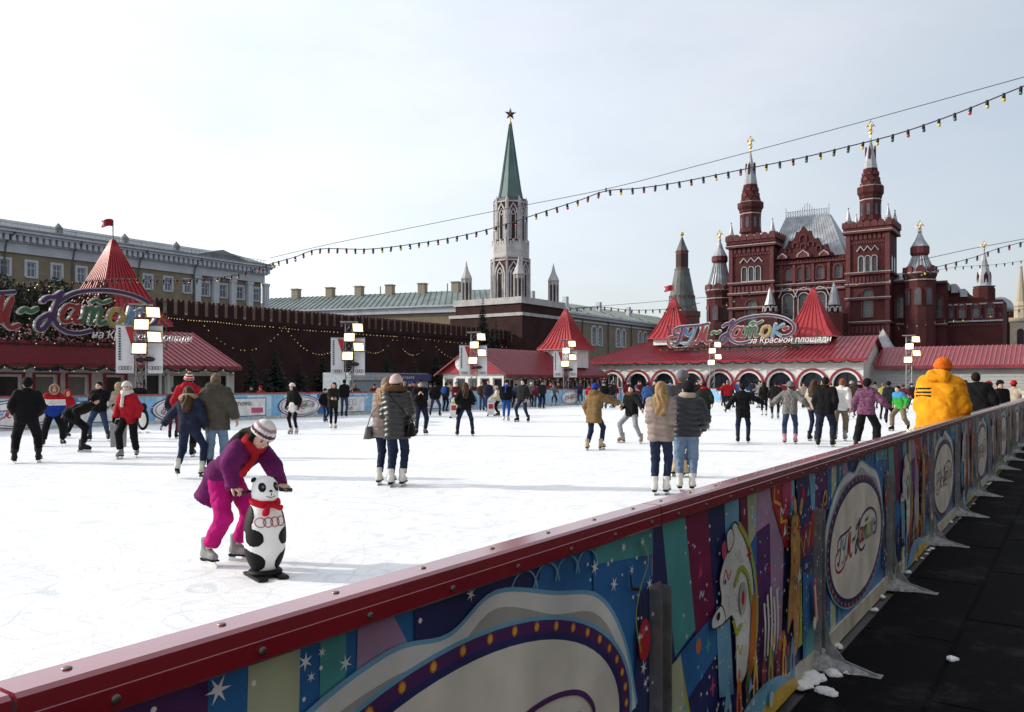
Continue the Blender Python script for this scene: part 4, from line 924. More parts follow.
# ------------------------------------------------------------------ floodlight masts with banners
LAMP = mat('floodlight_glass', (1, 0.9, 0.7), 0.3, var=0, emit=(1.0, 0.55, 0.16), estr=1.7)
LAMPC = mat('floodlight_core', (1, 0.95, 0.85), 0.3, var=0, emit=(1.0, 0.86, 0.55), estr=12.0)
BANNER = mat('banner_cloth', (0.80, 0.80, 0.82), 0.7, var=0.05)
def mast(loc, rz, label, H=4.45, banners=True, sw=1.0, face=0.35):
    r_ = thing('floodlight_mast', label, 'light mast', loc, rz, 'floodlight masts round the rink')
    h = 0.17; b = MB()
    for sx in (-1, 1):
        for sy in (-1, 1): b.tube([(sx * h, sy * h, 0), (sx * h, sy * h, H)], 0.026, 6)
    n = int(H / 0.42)
    for k in range(n):
        z0, z1 = k * H / n, (k + 1) * H / n
        for (ax, ay), (bx, by) in (((-h, -h), (h, -h)), ((h, -h), (h, h)), ((h, h), (-h, h)), ((-h, h), (-h, -h))):
            b.tube([(ax, ay, z1), (bx, by, z1)], 0.012, 4); b.tube([(ax, ay, z0), (bx, by, z1)] if k % 2 else [(bx, by, z0), (ax, ay, z1)], 0.012, 4)
    b.box(-0.42, 0.42, -0.42, 0.42, H, H + 0.05); b.build('truss', STEEL, r_)
    MB().box(-0.45, 0.45, -0.45, 0.45, -0.12, 0.03).build('base_plate', STEEL, r_)
    spots = [(0.42, H - 0.25), (0.02, H - 0.72), (0.46, H - 1.18), (-0.06, H - 1.62)]
    for i, (x, z) in enumerate(spots):
        T = Matrix.Translation((x, -0.32, z)) @ Matrix.Rotation(face * (1 if i % 2 == 0 else -0.4), 4, 'Z') @ Matrix.Rotation(R(-16), 4, 'X') @ Matrix.Scale(1.22, 4)
        b = MB(); v = [(-0.21, 0, -0.17), (0.21, 0, -0.17), (0.21, 0, 0.17), (-0.21, 0, 0.17), (-0.12, 0.2, -0.09), (0.12, 0.2, -0.09), (0.12, 0.2, 0.09), (-0.12, 0.2, 0.09)]
        b.add(v, [(1, 0, 4, 5), (2, 1, 5, 6), (3, 2, 6, 7), (0, 3, 7, 4), (4, 7, 6, 5)], 0, T); b.box(-0.23, 0.23, -0.02, 0.0, 0.17, 0.2, 0, T); b.box(-0.23, 0.23, -0.02, 0, -0.2, -0.17, 0, T)
        b.tube([(x, -0.12, z), (x, 0.0, z - 0.02), (0, 0, z - 0.05)], 0.02, 5)
        fl = b.build('floodlight', DARKM, r_)
        MB().add([(-0.2, -0.006, -0.16), (0.2, -0.006, -0.16), (0.2, -0.006, 0.16), (-0.2, -0.006, 0.16)], [(0, 1, 2, 3)], 0, T).build('lens', LAMP, fl)
        MB().flat(ell(0, 0, 0.16, 0.125, 16), -0.012, 0, T).build('reflector_glow', LAMPC, fl)
    if banners:
        z1, z0 = H - 0.75, H - 2.55
        for sx, wd, nm in ((-1, 0.62, 'a'), (1, 0.52, 'b')):
            xa_ = sx * 0.24; xb_ = sx * (0.24 + wd); lo, hi = min(xa_, xb_), max(xa_, xb_)
            bn = MB(); n = 6
            v = []; 
            for i in range(n + 1):
                for j in range(5):
                    u, w_ = i / n, j / 4; v.append((lo + (hi - lo) * w_, 0.05 * math.sin(5 * u + 2 * w_) * 0.6, z1 + (z0 - z1) * u))
            f = [[i * 5 + j, (i + 1) * 5 + j, (i + 1) * 5 + j + 1, i * 5 + j + 1] for i in range(n) for j in range(4)]
            v2 = [(x, y + 0.012, z) for x, y, z in v]; bn.add(v + v2, f + [[k + len(v) for k in reversed(q_)] for q_ in f])
            bo = bn.build('banner', BANNER, r_, True)
            MB().tube([(lo - 0.02, 0, z1 + 0.02), (hi + 0.02, 0, z1 + 0.02)], 0.02, 5).build('banner_rod', STEEL, bo)
            if nm == 'a':
                MB().flat([(hi - 0.30, z1 - 0.05), (hi - 0.02, z1 - 0.05), (hi - 0.02, z1 - 0.95)], -0.06).build('red_wedge', P_RED, bo)
                t_ = MB(); [t_.box(lo + 0.09, lo + 0.17, -0.066, -0.06, z1 - 0.16 - 0.095 * k_, z1 - 0.10 - 0.095 * k_) for k_ in range(13)]; t_.build('printed_line', P_BLACK, bo, kind='stuff')
            b = MB()
            for k in range(4):
                rg = ell((lo + hi) / 2 - 0.15 + 0.10 * k, z0 + 0.2, 0.065, 0.065, 12); b.strip(rg + rg[:1], 0.018, -0.062 - 0.002 * k)
            b.build('ring_emblem', P_BLACK, bo)
        b = MB(); b.ball((0.30, -0.2, H - 2.02), (0.20, 0.1, 0.10), 10); b.ball((-0.02, -0.2, H - 2.05), (0.18, 0.1, 0.09), 10); b.build('loudspeaker', DARKM, r_)
    return r_
for px, lb in ((141, 'floodlight mast with two white banners in front of the left pavilion'), (349, 'floodlight mast with white banners before the dark brick wall'), (474, 'floodlight mast beside the gabled middle pavilion'), (566, 'floodlight mast below the small red tent tower of the middle pavilion')):
    s_ = sp(px, 390, T_FAR + 0.9)[0]; mast(W(s_, T_FAR + 0.9), math.atan2(W(s_, T_FAR).y, W(s_, T_FAR).x) - math.pi / 2, lb)
for px, lb in ((712, 'floodlight mast in front of the arcades at the far end'), (909, 'floodlight mast before the annex shutters beside the yellow jacket')):
    x_ = fp(px, 390, S_END + 0.9)[0]; p_ = W(S_END + 0.9, -x_); mast(p_, math.atan2(p_.y, p_.x) - math.pi / 2, lb, 4.7, False)
# ================================================================== brick fortress wall, towers and palaces behind it
TW = 94.0
kw = thing('fortress_wall', 'dark red brick fortress wall with swallowtail merlons along the square', 'wall', W(40, TW), RZ_S)
we0, we1 = 0.0, 99.0
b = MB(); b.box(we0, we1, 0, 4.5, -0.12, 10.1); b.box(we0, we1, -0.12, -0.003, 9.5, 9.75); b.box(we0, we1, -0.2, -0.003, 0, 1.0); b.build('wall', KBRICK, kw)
b = MB(); b.prism([(-0.52, 0), (0.52, 0), (0.52, 1.5), (0.46, 1.92), (0.22, 1.86), (0, 1.52), (-0.22, 1.86), (-0.46, 1.92), (-0.52, 1.5)], 0, 0.6)
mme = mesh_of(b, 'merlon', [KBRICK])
mc = mesh_of(MB().prism([(-0.54, 1.47), (-0.47, 1.93), (-0.22, 1.88), (0, 1.54), (0.22, 1.88), (0.47, 1.93), (0.54, 1.47), (0.50, 1.98), (0.2, 1.97), (0, 1.66), (-0.2, 1.97), (-0.50, 1.98)][::-1], -0.06, 0.66), 'stone_cap', [LEDGE])
for k in range(66):
    m_ = put('merlon', mme, kw, (0.6 + 1.5 * k, 0, 10.1))
    MB().box(-0.20, 0.20, 0.05, 0.55, 0.0, 0.28).build('snow', LEDGE, kw, loc=(0.6 + 1.5 * k + 0.75, 0, 10.1)) if k % 3 == 0 else None

# ------------------------------------------------------------------ spruces at the foot of the wall
BARK = mat('bark', (0.05, 0.035, 0.025), 0.9, var=0.3)
SPRUCE = mat('spruce_needles', (0.012, 0.024, 0.018), 0.8, var=0.5, scale=2.0)
def spruce(loc, H, wd, label, seed, dens=1.0):
    q = random.Random(seed); r_ = thing('spruce_tree', label, 'tree', loc, q.uniform(0, 6), 'spruces below the fortress wall')
    MB().tube([(0, 0, -0.1), (0.02, 0, H * 0.5), (0, 0.01, H * 0.97)], [H * 0.018, H * 0.011, 0.01], 7).build('trunk', BARK, r_)
    b = MB(); n = int(24 * dens * max(1.0, H / 5))
    for i in range(n):
        u = (i + q.random()) / n; z = H * (0.05 + 0.93 * u); rad = wd * (1 - u) ** 0.85 * q.uniform(0.75, 1.12) + 0.05
        m_ = int(9 + 7 * (1 - u))
        for k in range(m_):
            a = 2 * math.pi * (k + q.random()) / m_; d = Vector((math.cos(a), math.sin(a), q.uniform(-0.42, -0.15))); sd = Vector((-math.sin(a), math.cos(a), 0))
            rr_ = rad * q.uniform(0.7, 1.15)
            for j in range(4):
                t0 = rr_ * (0.12 + 0.22 * j); p = Vector((0, 0, z)) + d * t0; l_ = rr_ * 0.34; w_ = rr_ * (0.20 - 0.03 * j) + 0.03
                up = Vector((0, 0, q.uniform(-0.06, 0.10) * rr_))
                b.add([p, p + d * l_ + sd * w_ + up, p + d * l_ * 1.25, p + d * l_ - sd * w_ - up], [(0, 1, 2), (0, 2, 3)])
    b.build('crown', SPRUCE, r_); return r_
q = random.Random(12)
for i, (px, top, T) in enumerate(((252, 352, 84), (276, 345, 86), (300, 358, 82), (323, 350, 86), (360, 362, 83), (387, 352, 86), (415, 358, 82), (436, 349, 86), (455, 360, 82), (266, 366, 80), (340, 368, 80), (404, 366, 80))):
    s_, z_ = sp(px, top, T); spruce(W(s_, T), z_ + 0.1, z_ * 0.24, 'dark spruce at the foot of the fortress wall, number %s along from the left pavilion' % ['one', 'two', 'three', 'four', 'five', 'six', 'seven', 'eight', 'nine', 'ten', 'eleven', 'twelve'][i] if False else ['tallest dark spruce just right of the left pavilion roof', 'broad dark spruce second right of the left pavilion', 'short dark spruce above the white-hatted skater', 'dark spruce left of the mast with banners', 'low dark spruce right of the banner mast', 'dark spruce above the ticket kiosk', 'small dark spruce right of the ticket kiosk', 'tall dark spruce left of the gabled pavilion', 'small dark spruce touching the gabled pavilion', 'little front spruce beside the left pavilion corner', 'little front spruce behind the banner mast foot', 'little front spruce behind the kiosk'][i], 30 + i)
s_, z_ = sp(483, 293, 84); spruce(W(s_, 84), z_, 2.3, 'tall solitary spruce in front of the green-spired tower', 60, 1.4)
s_, z_ = sp(496, 315, 86); spruce(W(s_, 86), z_, 1.8, 'second spruce right of the solitary tall one by the tower', 61, 1.2)

# ------------------------------------------------------------------ yellow palace, upper left (side frame, t = 150)
YEL = mat('ochre_stucco', (0.225, 0.185, 0.125), 0.85, var=0.16, scale=0.5); STUC = mat('white_stucco', (0.50, 0.52, 0.56), 0.8, var=0.1, scale=0.5)
GRROOF = mat('grey_roof', (0.20, 0.22, 0.23), 0.6, metal=0.2, var=0.25, scale=0.4); PWIN = mat('palace_pane', (0.10, 0.12, 0.15), 0.15, var=0.3, scale=0.4)
TP = 150.0
pl = thing('palace', 'long ochre palace with white windows rising behind the wall, upper left', 'building', W(67.3, TP), RZ_S)
xe = sp(262, 262, TP)[0] - 67.3; xs = -16.0; port = sp(197, 250, TP)[0] - 67.3
zc1 = 27.4
wins = [4.36 * k for k in range(-3, 13)]
wl = MB(); arch_wall(wl, xs, port, 0, 23.6, [(x, 1.5, 19.7, 22.3, False) for x in wins if x < port - 1.2], 0, 0.4, 0, 1)
wl.build('wall', YEL, pl)
wl = MB(); arch_wall(wl, port, xe, 0, 23.6, [(x, 1.7, 19.5, 22.2, False) for x in wins if x > port + 0.6], 0.35, 0.4, 0, 1); wl.add([(xe, 0.35, 0), (xe, 30, 0), (xe, 30, 23.6), (xe, 0.35, 23.6)], [(0, 1, 2, 3)]); wl.box(port - 0.01, port + 0.02, 0.0, 0.4, 0, 23.6); wl.build('portico_wall', YEL, pl)
for x in wins:
    inp = x > port
    if abs(x - port) < 1: continue
    window(pl, x, 1.7 if inp else 1.5, 19.5 if inp else 19.7, 22.2 if inp else 22.3, 0.35 if inp else 0, STUC, PWIN, False, (1, 1), 0.2, 0.4, STUC, True, 0.2)
for x in wins:
    if x + 2.18 > port - 1 and x < xe:
        b = MB(); b.box(x + 1.55, x + 2.8, -0.5, 0.34, 0, 23.4); b.box(x + 1.4, x + 2.95, -0.6, 0.34, 22.9, 23.5); b.build('pilaster', STUC, pl)
b = MB(); b.box(xs, xe + 0.5, -0.35, 0.5, 23.6, 25.3); b.box(xs, xe + 0.9, -0.8, 0.5, 25.3, 25.7); b.box(xs, xe + 1.6, -1.6, 0.5, 26.5, 26.9); b.box(xs, xe + 2.0, -2.1, 0.5, 26.9, 27.3); b.box(xs, xe + 1.0, -0.8, 0.5, 25.7, 26.5)
b.box(xe, xe + 2.0, 0.5, 30, 26.5, 27.3); b.box(xe, xe + 0.6, 0.5, 30, 23.6, 26.5); b.build('cornice', STUC, pl)
dm = mesh_of(MB().prism([(-0.3, 0), (0.3, 0), (0.3, 1.0), (-0.3, 1.0)], -1.5, -0.81), 'bracket', [STUC])
x = xs + 0.5
while x < xe + 1: put('bracket', dm, pl, (x, 0, 25.5)); x += 1.09
b = MB(); b.add([(xs, -2.1, 27.3), (xe + 2, -2.1, 27.3), (xe - 3, 6, 30.2), (xs, 6, 30.2), (xe + 2, 30, 27.3), (xe - 3, 25, 30.2)], [(0, 1, 2, 3), (1, 4, 5, 2)]); b.box(xs, xe + 2.05, -2.14, -2.1, 27.25, 27.6)
rfo = b.build('roof', GRROOF, pl)
for x in (9.5, 22, 33): b = MB(); b.lathe([(0.7, 28.2), (0.75, 29.2), (0.1, 30)], 10, (x, 1.0)); b.build('dormer', GRROOF, rfo)
b = MB(); b.add([(port - 2, -1.8, 27.5), (port + 12, -1.8, 27.5), (port + 5, -1.8, 29.3), (port + 5, 7, 29.6), (port - 2, 7, 29), (port + 12, 7, 29)], [(0, 1, 2), (0, 2, 3, 4), (1, 5, 3, 2)]); b.build('pediment_roof', GRROOF, rfo)
b = MB(); n = int((xe - xs) / 0.9)
for k in range(n): b.box(xs + 0.9 * k, xs + 0.9 * k + 0.08, -2.0, -1.92, 27.6, 28.3)
b.box(xs, xe, -2.0, -1.93, 28.25, 28.32); b.build('roof_railing', GRROOF, rfo, kind='stuff')
PIPE = mat('drainpipe', (0.10, 0.10, 0.10), 0.6, var=0.1)
for px in (4, 72, 138, 193): x = sp(px, 250, TP)[0] - 67.3; MB().tube([(x + 1.2, -1.9, 27.2), (x, -0.9, 25.2), (x, -0.25, 23.4), (x, -0.25, 10)], 0.14, 6).build('drainpipe', PIPE, pl)

# ------------------------------------------------------------------ long arsenal block behind the wall
GREENR = mat('green_roof', (0.17, 0.21, 0.20), 0.6, metal=0.15, var=0.25, scale=0.25)
ar_ = thing('arsenal_building', 'long ochre building with pale green roof and arched window pairs beyond the wall', 'building', W(150, 105), RZ_S)
ex = 100.0
pairs = [p - 150 for p in (179.1, 192.9, 206.7, 220.5, 234.3)]
wl = MB(); ops = [(p + d, 2.0, 11.2, 15.0, True) for p in pairs for d in (-1.7, 1.7)]
arch_wall(wl, 0, ex, 0, 17.8, ops, 0, 0.5, 0, 8); wl.build('wall', YEL, ar_)
for p in pairs:
    for d in (-1.7, 1.7): window(ar_, p + d, 2.0, 11.2, 15.0, 0, STUC, PWIN, True, (1, 3), 0.35, 0.45, STUC, True, 0.3)
b = MB(); b.box(-0.5, ex, -0.6, 0.3, 17.8, 18.5); b.box(-0.9, ex, -1.1, 0.3, 18.5, 18.9); b.box(0, ex, -0.2, -0.003, 16.9, 17.2); b.build('cornice', STUC, ar_)
b = MB(); b.add([(-1, -1.1, 18.9), (ex, -1.1, 18.9), (ex, 9, 22.8), (6, 9, 22.8)], [(0, 1, 2, 3)]); rfo = b.build('roof', GREENR, ar_)
b = MB(); roof_ribs(b, (-1, -1.1, 18.9), (ex, -1.1, 18.9), (ex, 9, 22.8), (6, 9, 22.8), 50, 0.12, 0.12); b.build('seam', GREENR, rfo)
for x in (18, 34, 52, 70): MB().box(x, x + 1.2, 4, 5.2, 20, 23.6).build('chimney', STUC, rfo)
for x in (0.5, 35, 49, 63): MB().tube([(x, -0.3, 18), (x, -0.3, 3)], 0.15, 6).build('drainpipe', PIPE, ar_)
# its south-east front, seen nearly square on
A0 = W(150, 105); r2 = ray(250); B0 = Vector((r2 * 206, 206, 0)); dv = (A0 - B0); fl_ = dv.length; rzz = math.atan2(dv.y, dv.x)
a2 = thing('arsenal_block', 'green-roofed ochre front with row of chimneys between palace and tower', 'building', B0, rzz)
b = MB(); b.box(0, fl_, 0, 10, 0, 17.3); b.build('wall', YEL, a2); b = MB(); b.box(0, fl_, -0.5, 0.2, 17.3, 18.6); b.box(0, fl_, -0.9, 0.2, 18.6, 19.0); b.build('cornice', STUC, a2)
b = MB(); b.add([(0, -0.9, 19.0), (fl_ + 1, -0.9, 19.0), (fl_ - 4, 9, 23.2), (0, 9, 23.2)], [(0, 1, 2, 3)]); rfo = b.build('roof', GREENR, a2)
b = MB(); roof_ribs(b, (0, -0.9, 19.0), (fl_ + 1, -0.9, 19.0), (fl_ - 4, 9, 23.2), (0, 9, 23.2), 46, 0.15, 0.14); b.build('seam', GREENR, rfo)
CH = mat('chimney_render', (0.30, 0.26, 0.19), 0.85, var=0.2)
for px in (280, 319, 351, 384, 418, 452):
    u = (px - 250) / (505 - 250.0) * 1.0; x = fl_ * (u * 0.98); MB().box(x - 0.9, x + 0.9, 7.5, 9.2, 21, 25.0).box(x - 1.05, x + 1.05, 7.35, 9.35, 25.0, 25.25).build('chimney', CH, rfo)
for px in (372, 411, 440, 460): u = (px - 250) / 255.0; x = fl_ * u; MB().tube([(x, 8, 22), (x, 8, 24.9)], 0.15, 6).build('vent_pipe', CH, rfo)
for px in (345, 470): x = fl_ * (px - 250) / 255.0; MB().tube([(x, -0.3, 18.5), (x, -0.3, 5)], 0.15, 6).build('drainpipe', PIPE, a2)

# ------------------------------------------------------------------ green-spired star tower
DY = 175.0
def tz(py): return CAM_H + (HOR - py) * DY / F_PX
K = DY / F_PX
tw = thing('spired_tower', 'tall gothic tower with green spire and a star on top', 'tower', (-0.35, DY, 0), RZ_S)
TST = mat('tower_white_stone', (0.44, 0.42, 0.415), 0.8, var=0.2, scale=0.7); TBR = mat('tower_brick', (0.13, 0.05, 0.045), 0.85, var=0.2, scale=0.8)
GRSP = mat('green_spire', (0.085, 0.135, 0.13), 0.5, metal=0.2, var=0.2, scale=0.35)
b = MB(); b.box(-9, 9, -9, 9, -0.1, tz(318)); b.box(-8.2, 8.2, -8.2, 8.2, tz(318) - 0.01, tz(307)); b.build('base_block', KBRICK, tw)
b = MB(); b.box(-9.2, 9.2, -9.2, 9.2, tz(320), tz(317)); b.box(-8.5, 8.5, -8.5, 8.5, tz(308), tz(302)); b.build('stone_band', TST, tw)
a8 = math.pi / 8
def drum(name, r, y0, y1, m): b = MB(); b.lathe([(r, tz(y0)), (r, tz(y1))], 8, a0=a8); return b.build(name, m, tw)
rl_ = 18.6 * K; ru = 15.8 * K
drum('lower_drum', rl_, 303, 259, TBR); drum('upper_drum', ru, 246, 200, TBR)
b = MB(); b.lathe([(rl_ * 1.0, tz(260)), (rl_ * 1.03, tz(259)), (rl_ * 1.03, tz(254)), (19.3 * K, tz(253)), (19.3 * K, tz(246))], 8, a0=a8); b.build('white_band', TST, tw)
gl_ = MB()
for i in range(8):
    for j in range(5):
        a = 2 * math.pi * i / 8; T = Matrix.Rotation(a, 4, 'Z') @ Matrix.Translation((18.9 * K * math.cos(a8), (j - 2) * 0.62, 0)) 
        gl_.box(-0.15, 0.1, -0.22, 0.22, tz(247), tz(243.5 if j % 2 else 241.5), 0, T)
gl_.build('parapet', TST, tw, kind='stuff')
def gothic(parent, rad, y0, y1, wfac, m_st, m_dk, two=True):
    ap = rad * math.cos(a8); side_ = 2 * rad * math.sin(a8)
    for i in range(8):
        a = 2 * math.pi * i / 8
        T = Matrix.Rotation(a + math.pi / 2, 4, 'Z') @ Matrix.Translation((0, -ap, 0))
        w_ = side_ * wfac; z0, z1 = tz(y0), tz(y1); hs = z0 + (z1 - z0) * 0.68
        b = MB()
        pts = [(-w_ / 2, z0), (-w_ / 2, hs), (-w_ * 0.36, hs + (z1 - hs) * 0.5), (0, z1), (w_ * 0.36, hs + (z1 - hs) * 0.5), (w_ / 2, hs), (w_ / 2, z0)]
        b.strip(pts, 0.34, -0.35, 0, 0.33, T); pts2 = [(x * 0.52, z if z < hs else hs + (z - hs) * 0.5) for x, z in pts]; b.strip(pts2, 0.22, -0.25, 0, 0.24, T)
        for xx_ in (-0.28, 0.28): b.box(xx_ * w_ - 0.07, xx_ * w_ + 0.07, -0.2, 0, z0, hs + (z1 - hs) * (0.75 - 1.9 * abs(xx_)), 0, T)
        for sx_ in (-1, 1): b.strip([(sx_ * w_ * 0.5, hs), (sx_ * w_ * 0.30, hs + 0.6), (0, hs - 0.1)], 0.14, -0.22, 0, 0.2, T)
        b.box(-side_ * 0.46, side_ * 0.46, -0.3, 0, z1 + 0.25, z1 + 0.55, 0, T)
        b.box(-side_ * 0.5 - 0.1, -side_ * 0.5 + 0.28, -0.4, 0.0, z0, z1 + 1.0, 0, T)
        o = b.build('gothic_arch', m_st, parent)
        MB().flat([(x * 0.42, z if z < hs else hs + (z - hs) * 0.4) for x, z in pts][::-1], -0.03, 0, T).build('lancet', m_dk, o)
TDK = mat('tower_opening', (0.035, 0.022, 0.022), 0.8, var=0.2)
gothic(tw, rl_, 300, 264, 0.80, TST, TDK); gothic(tw, ru, 241, 206, 0.76, TST, TDK)
b = MB()
for i in range(8):
    a = 2 * math.pi * i / 8 + a8; c = (ru * 1.02 * math.cos(a), ru * 1.02 * math.sin(a)); b.lathe([(0.3, tz(240)), (0.3, tz(203)), (0.02, tz(198))], 6, c)
b.build('corner_shaft', TST, tw)
b = MB(); b.lathe([(ru * 1.03, tz(203)), (ru * 1.03, tz(201)), (12.6 * K, tz(200.5)), (10.4 * K, tz(190)), (0.9 * K, tz(124))], 8, a0=a8); spo = b.build('spire', GRSP, tw)
b = MB()
for i in range(8):
    a = 2 * math.pi * i / 8 + a8; b.tube([(12.7 * K * math.cos(a), 12.7 * K * math.sin(a), tz(200.5)), (10.5 * K * math.cos(a), 10.5 * K * math.sin(a), tz(190)), (0.95 * K * math.cos(a), 0.95 * K * math.sin(a), tz(124))], 0.14, 5)
b.build('spire_rib', GRSP, spo)
b = MB(); b.tube([(0, 0, tz(126)), (0, 0, tz(118))], 0.16, 6); b.ball((0, 0, tz(123)), 0.35, 8); b.build('finial', GOLD, tw)
st = MB(); ro, ri, zc = 6.4 * K, 2.6 * K, tz(114); pts = []
for k in range(10):
    a = math.pi / 2 + math.pi * k / 5; r_ = ro if k % 2 == 0 else ri; pts.append((r_ * math.cos(a), zc + r_ * math.sin(a)))
T = Matrix.Rotation(-RZ_S + R(12), 4, 'Z'); v = [(x, 0, z) for x, z in pts] + [(0, -0.45, zc), (0, 0.45, zc)]
st.add(v, [(k, (k + 1) % 10, 10) for k in range(10)] + [((k + 1) % 10, k, 11) for k in range(10)], 0, T); st.build('star', mat('ruby_star', (0.12, 0.05, 0.045), 0.3, var=0.2, metal=0.3), tw)
for ax_, ay_ in ((-1, -1), (1, -1), (-1, 1), (1, 1)):
    c = (ax_ * 6.6, ay_ * 6.6); b = MB(); b.lathe([(1.0, tz(305)), (1.0, tz(281)), (1.25, tz(280)), (1.1, tz(278)), (0.45, tz(271)), (0.3, tz(268)), (0.02, tz(262))], 8, c, a0=a8)
    for k in range(8): a = math.pi * k / 4 + a8; b.tube([(c[0] + 1.02 * math.cos(a), c[1] + 1.02 * math.sin(a), tz(305)), (c[0] + 1.02 * math.cos(a), c[1] + 1.02 * math.sin(a), tz(280))], 0.16, 5)
    pn = b.build('pinnacle', TST, tw)
    b = MB()
    for k in range(8): T = Matrix.Translation((c[0], c[1], 0)) @ Matrix.Rotation(math.pi * k / 4, 4, 'Z'); b.box(0.92, 0.95, -0.2, 0.2, tz(301), tz(284), 0, T)
    b.build('slit', TDK, pn)

# ------------------------------------------------------------------ round corner tower behind the end pavilion
ct = thing('corner_tower', 'round fortress tower with tiered green tent roof left of the museum', 'tower', (ray(682) * 245, 245, 0), 0)
K2 = 245 / F_PX
def cz_(py): return CAM_H + (HOR - py) * 245 / F_PX
TENT = mat('dark_tent_roof', (0.085, 0.095, 0.095), 0.6, metal=0.1, var=0.3, scale=0.4)
b = MB(); b.lathe([(17.5 * K2, 0), (17.5 * K2, cz_(318)), (18.3 * K2, cz_(317)), (18.3 * K2, cz_(312)), (15.5 * K2, cz_(311.5))], 16); b.build('drum', TBR, ct)
b = MB(); b.lathe([(15.5 * K2, cz_(312)), (13.5 * K2, cz_(302)), (7.4 * K2, cz_(271)), (7.6 * K2, cz_(269))], 16); b.build('tent_roof', TENT, ct)
b = MB(); b.lathe([(6.2 * K2, cz_(270)), (6.2 * K2, cz_(253)), (6.7 * K2, cz_(252)), (6.7 * K2, cz_(251))], 8, a0=a8); ln = b.build('lantern', TBR, ct)
b = MB()
for k in range(8): T = Matrix.Rotation(math.pi * k / 4, 4, 'Z'); b.box(5.6 * K2, 5.85 * K2, -0.6, 0.6, cz_(267), cz_(254), 0, T)
b.build('lantern_opening', TDK, ln)
b = MB(); b.lathe([(6.2 * K2, cz_(251)), (3.6 * K2, cz_(245)), (0.3 * K2, cz_(236))], 8, a0=a8); b.build('upper_spire', TENT, ct)
b = MB(); b.tube([(0, 0, cz_(238)), (0, 0, cz_(232))], 0.2, 6); b.ball((0, 0, cz_(234)), 0.6, 8); b.build('finial', GOLD, ct)
b = MB()
for k in range(16): T = Matrix.Rotation(math.pi * k / 8, 4, 'Z'); b.box(11.6 * K2, 12.9 * K2, -0.35, 0.35, cz_(301), cz_(296), 0, T)
b.build('roof_dormer', TBR, ct)
# ================================================================== red brick museum (front frame, s = 180), and what stands right of it
SM = 180.0; MX = 47.6
mu = thing('museum', 'dark red brick museum with twin silver-tipped towers and steep grey roof', 'building', W(SM, MX), RZ_F)
def m_(px, py, dS=0.0): x, z = fp(px, py, SM + dS); return x + MX, z
def mxx(px, dS=0.0): return m_(px, 300, dS)[0]
def mz(px, py, dS=0.0): return m_(px, py, dS)[1]
CX = mxx(808)                                   # centre of the front
# heights, read off at the centre
def hz_(py): return mz(808, py)
Z1, Z2, Z3, Z4 = hz_(321), hz_(309.5), hz_(284), hz_(262)
MDK = mat('museum_window', (0.06, 0.065, 0.075), 0.15, var=0.4, scale=0.5); MFR = mat('museum_frame', (0.16, 0.15, 0.15), 0.7, var=0.2)
def cornice(root, x0, x1, y, z, proj=0.5, h=0.35, snow=True, name='cornice', y1=None):
    c = MB().box(x0 - proj * 0.6, x1 + proj * 0.6, y - proj, (y + 0.05) if y1 is None else y1, z, z + h).build(name, MTRIM, root)
    if snow: MB().box(x0 - proj * 0.6, x1 + proj * 0.6, y - proj - 0.03, (y + 0.04) if y1 is None else y1 - 0.01, z + h + 0.004, z + h + 0.16).build('snow', LEDGE, c)
def blind_band(root, x0, x1, y, z0, z1, n, m=None):
    b = MB(); st = (x1 - x0) / n
    for k in range(n): b.box(x0 + st * k + st * 0.18, x0 + st * (k + 1) - st * 0.18, y - 0.16, y - 0.002, z0, z1)
    b.build('corbel_table', m or MTRIM, root)
def kokoshnik(root, cx, z, w_, h, y, th=0.6, snow=True):
    pts = [(cx - w_ / 2, z), (cx + w_ / 2, z), (cx + w_ * 0.48, z + h * 0.35), (cx + w_ * 0.22, z + h * 0.68), (cx, z + h), (cx - w_ * 0.22, z + h * 0.68), (cx - w_ * 0.48, z + h * 0.35)]
    k = MB().prism(pts, y - th, y).build('kokoshnik', MTRIM, root)
    MB().strip([(cx - w_ * 0.36, z + 0.2), (cx - w_ * 0.34, z + h * 0.33), (cx, z + h * 0.74), (cx + w_ * 0.34, z + h * 0.33), (cx + w_ * 0.36, z + 0.2)], 0.2, y - th - 0.1, 0, 0.1).build('moulding', LEDGE, k)
    return k
# ---- centre
c0, c1 = mxx(772), mxx(848)
ops = []; big = [mxx(788), mxx(804), mxx(820.5)]; small = [mxx(775.5), mxx(788), mxx(800.5), mxx(806), mxx(820), mxx(838)]
bzb, bzs = hz_(319), hz_(298)
wl = MB(); arch_wall(wl, c0, c1, -0.1, Z3, [(x, 2.2, bzb, bzs, True) for x in big], 0, 0.6)
arch_wall(wl, c0, c1, Z3, hz_(257), [(x, 1.35, hz_(279.5), hz_(270), True) for x in small], 0, 0.5); wl.box(c0, c1, 0.62, 14, -0.1, hz_(259)); wl.build('wall', MBRICK, mu)
for x in big: window(mu, x, 2.2, bzb, bzs, 0, MFR, MDK, True, (1, 3), 0.22, 0.2, LEDGE, True, 0.4)
for x in small: window(mu, x, 1.35, hz_(279.5), hz_(270), 0, MFR, MDK, True, (1, 1), 0.16, 0.35, MTRIM, True, 0.35)
cornice(mu, c0, c1, 0, Z3 - 0.3, 0.6, 0.4); cornice(mu, c0, c1, 0, hz_(291), 0.4, 0.3); cornice(mu, c0, c1, 0, hz_(323), 0.5, 0.35); cornice(mu, c0, c1, 0, hz_(263), 0.35, 0.25, False)
blind_band(mu, c0, c1, 0, hz_(289), hz_(285.5), 22)
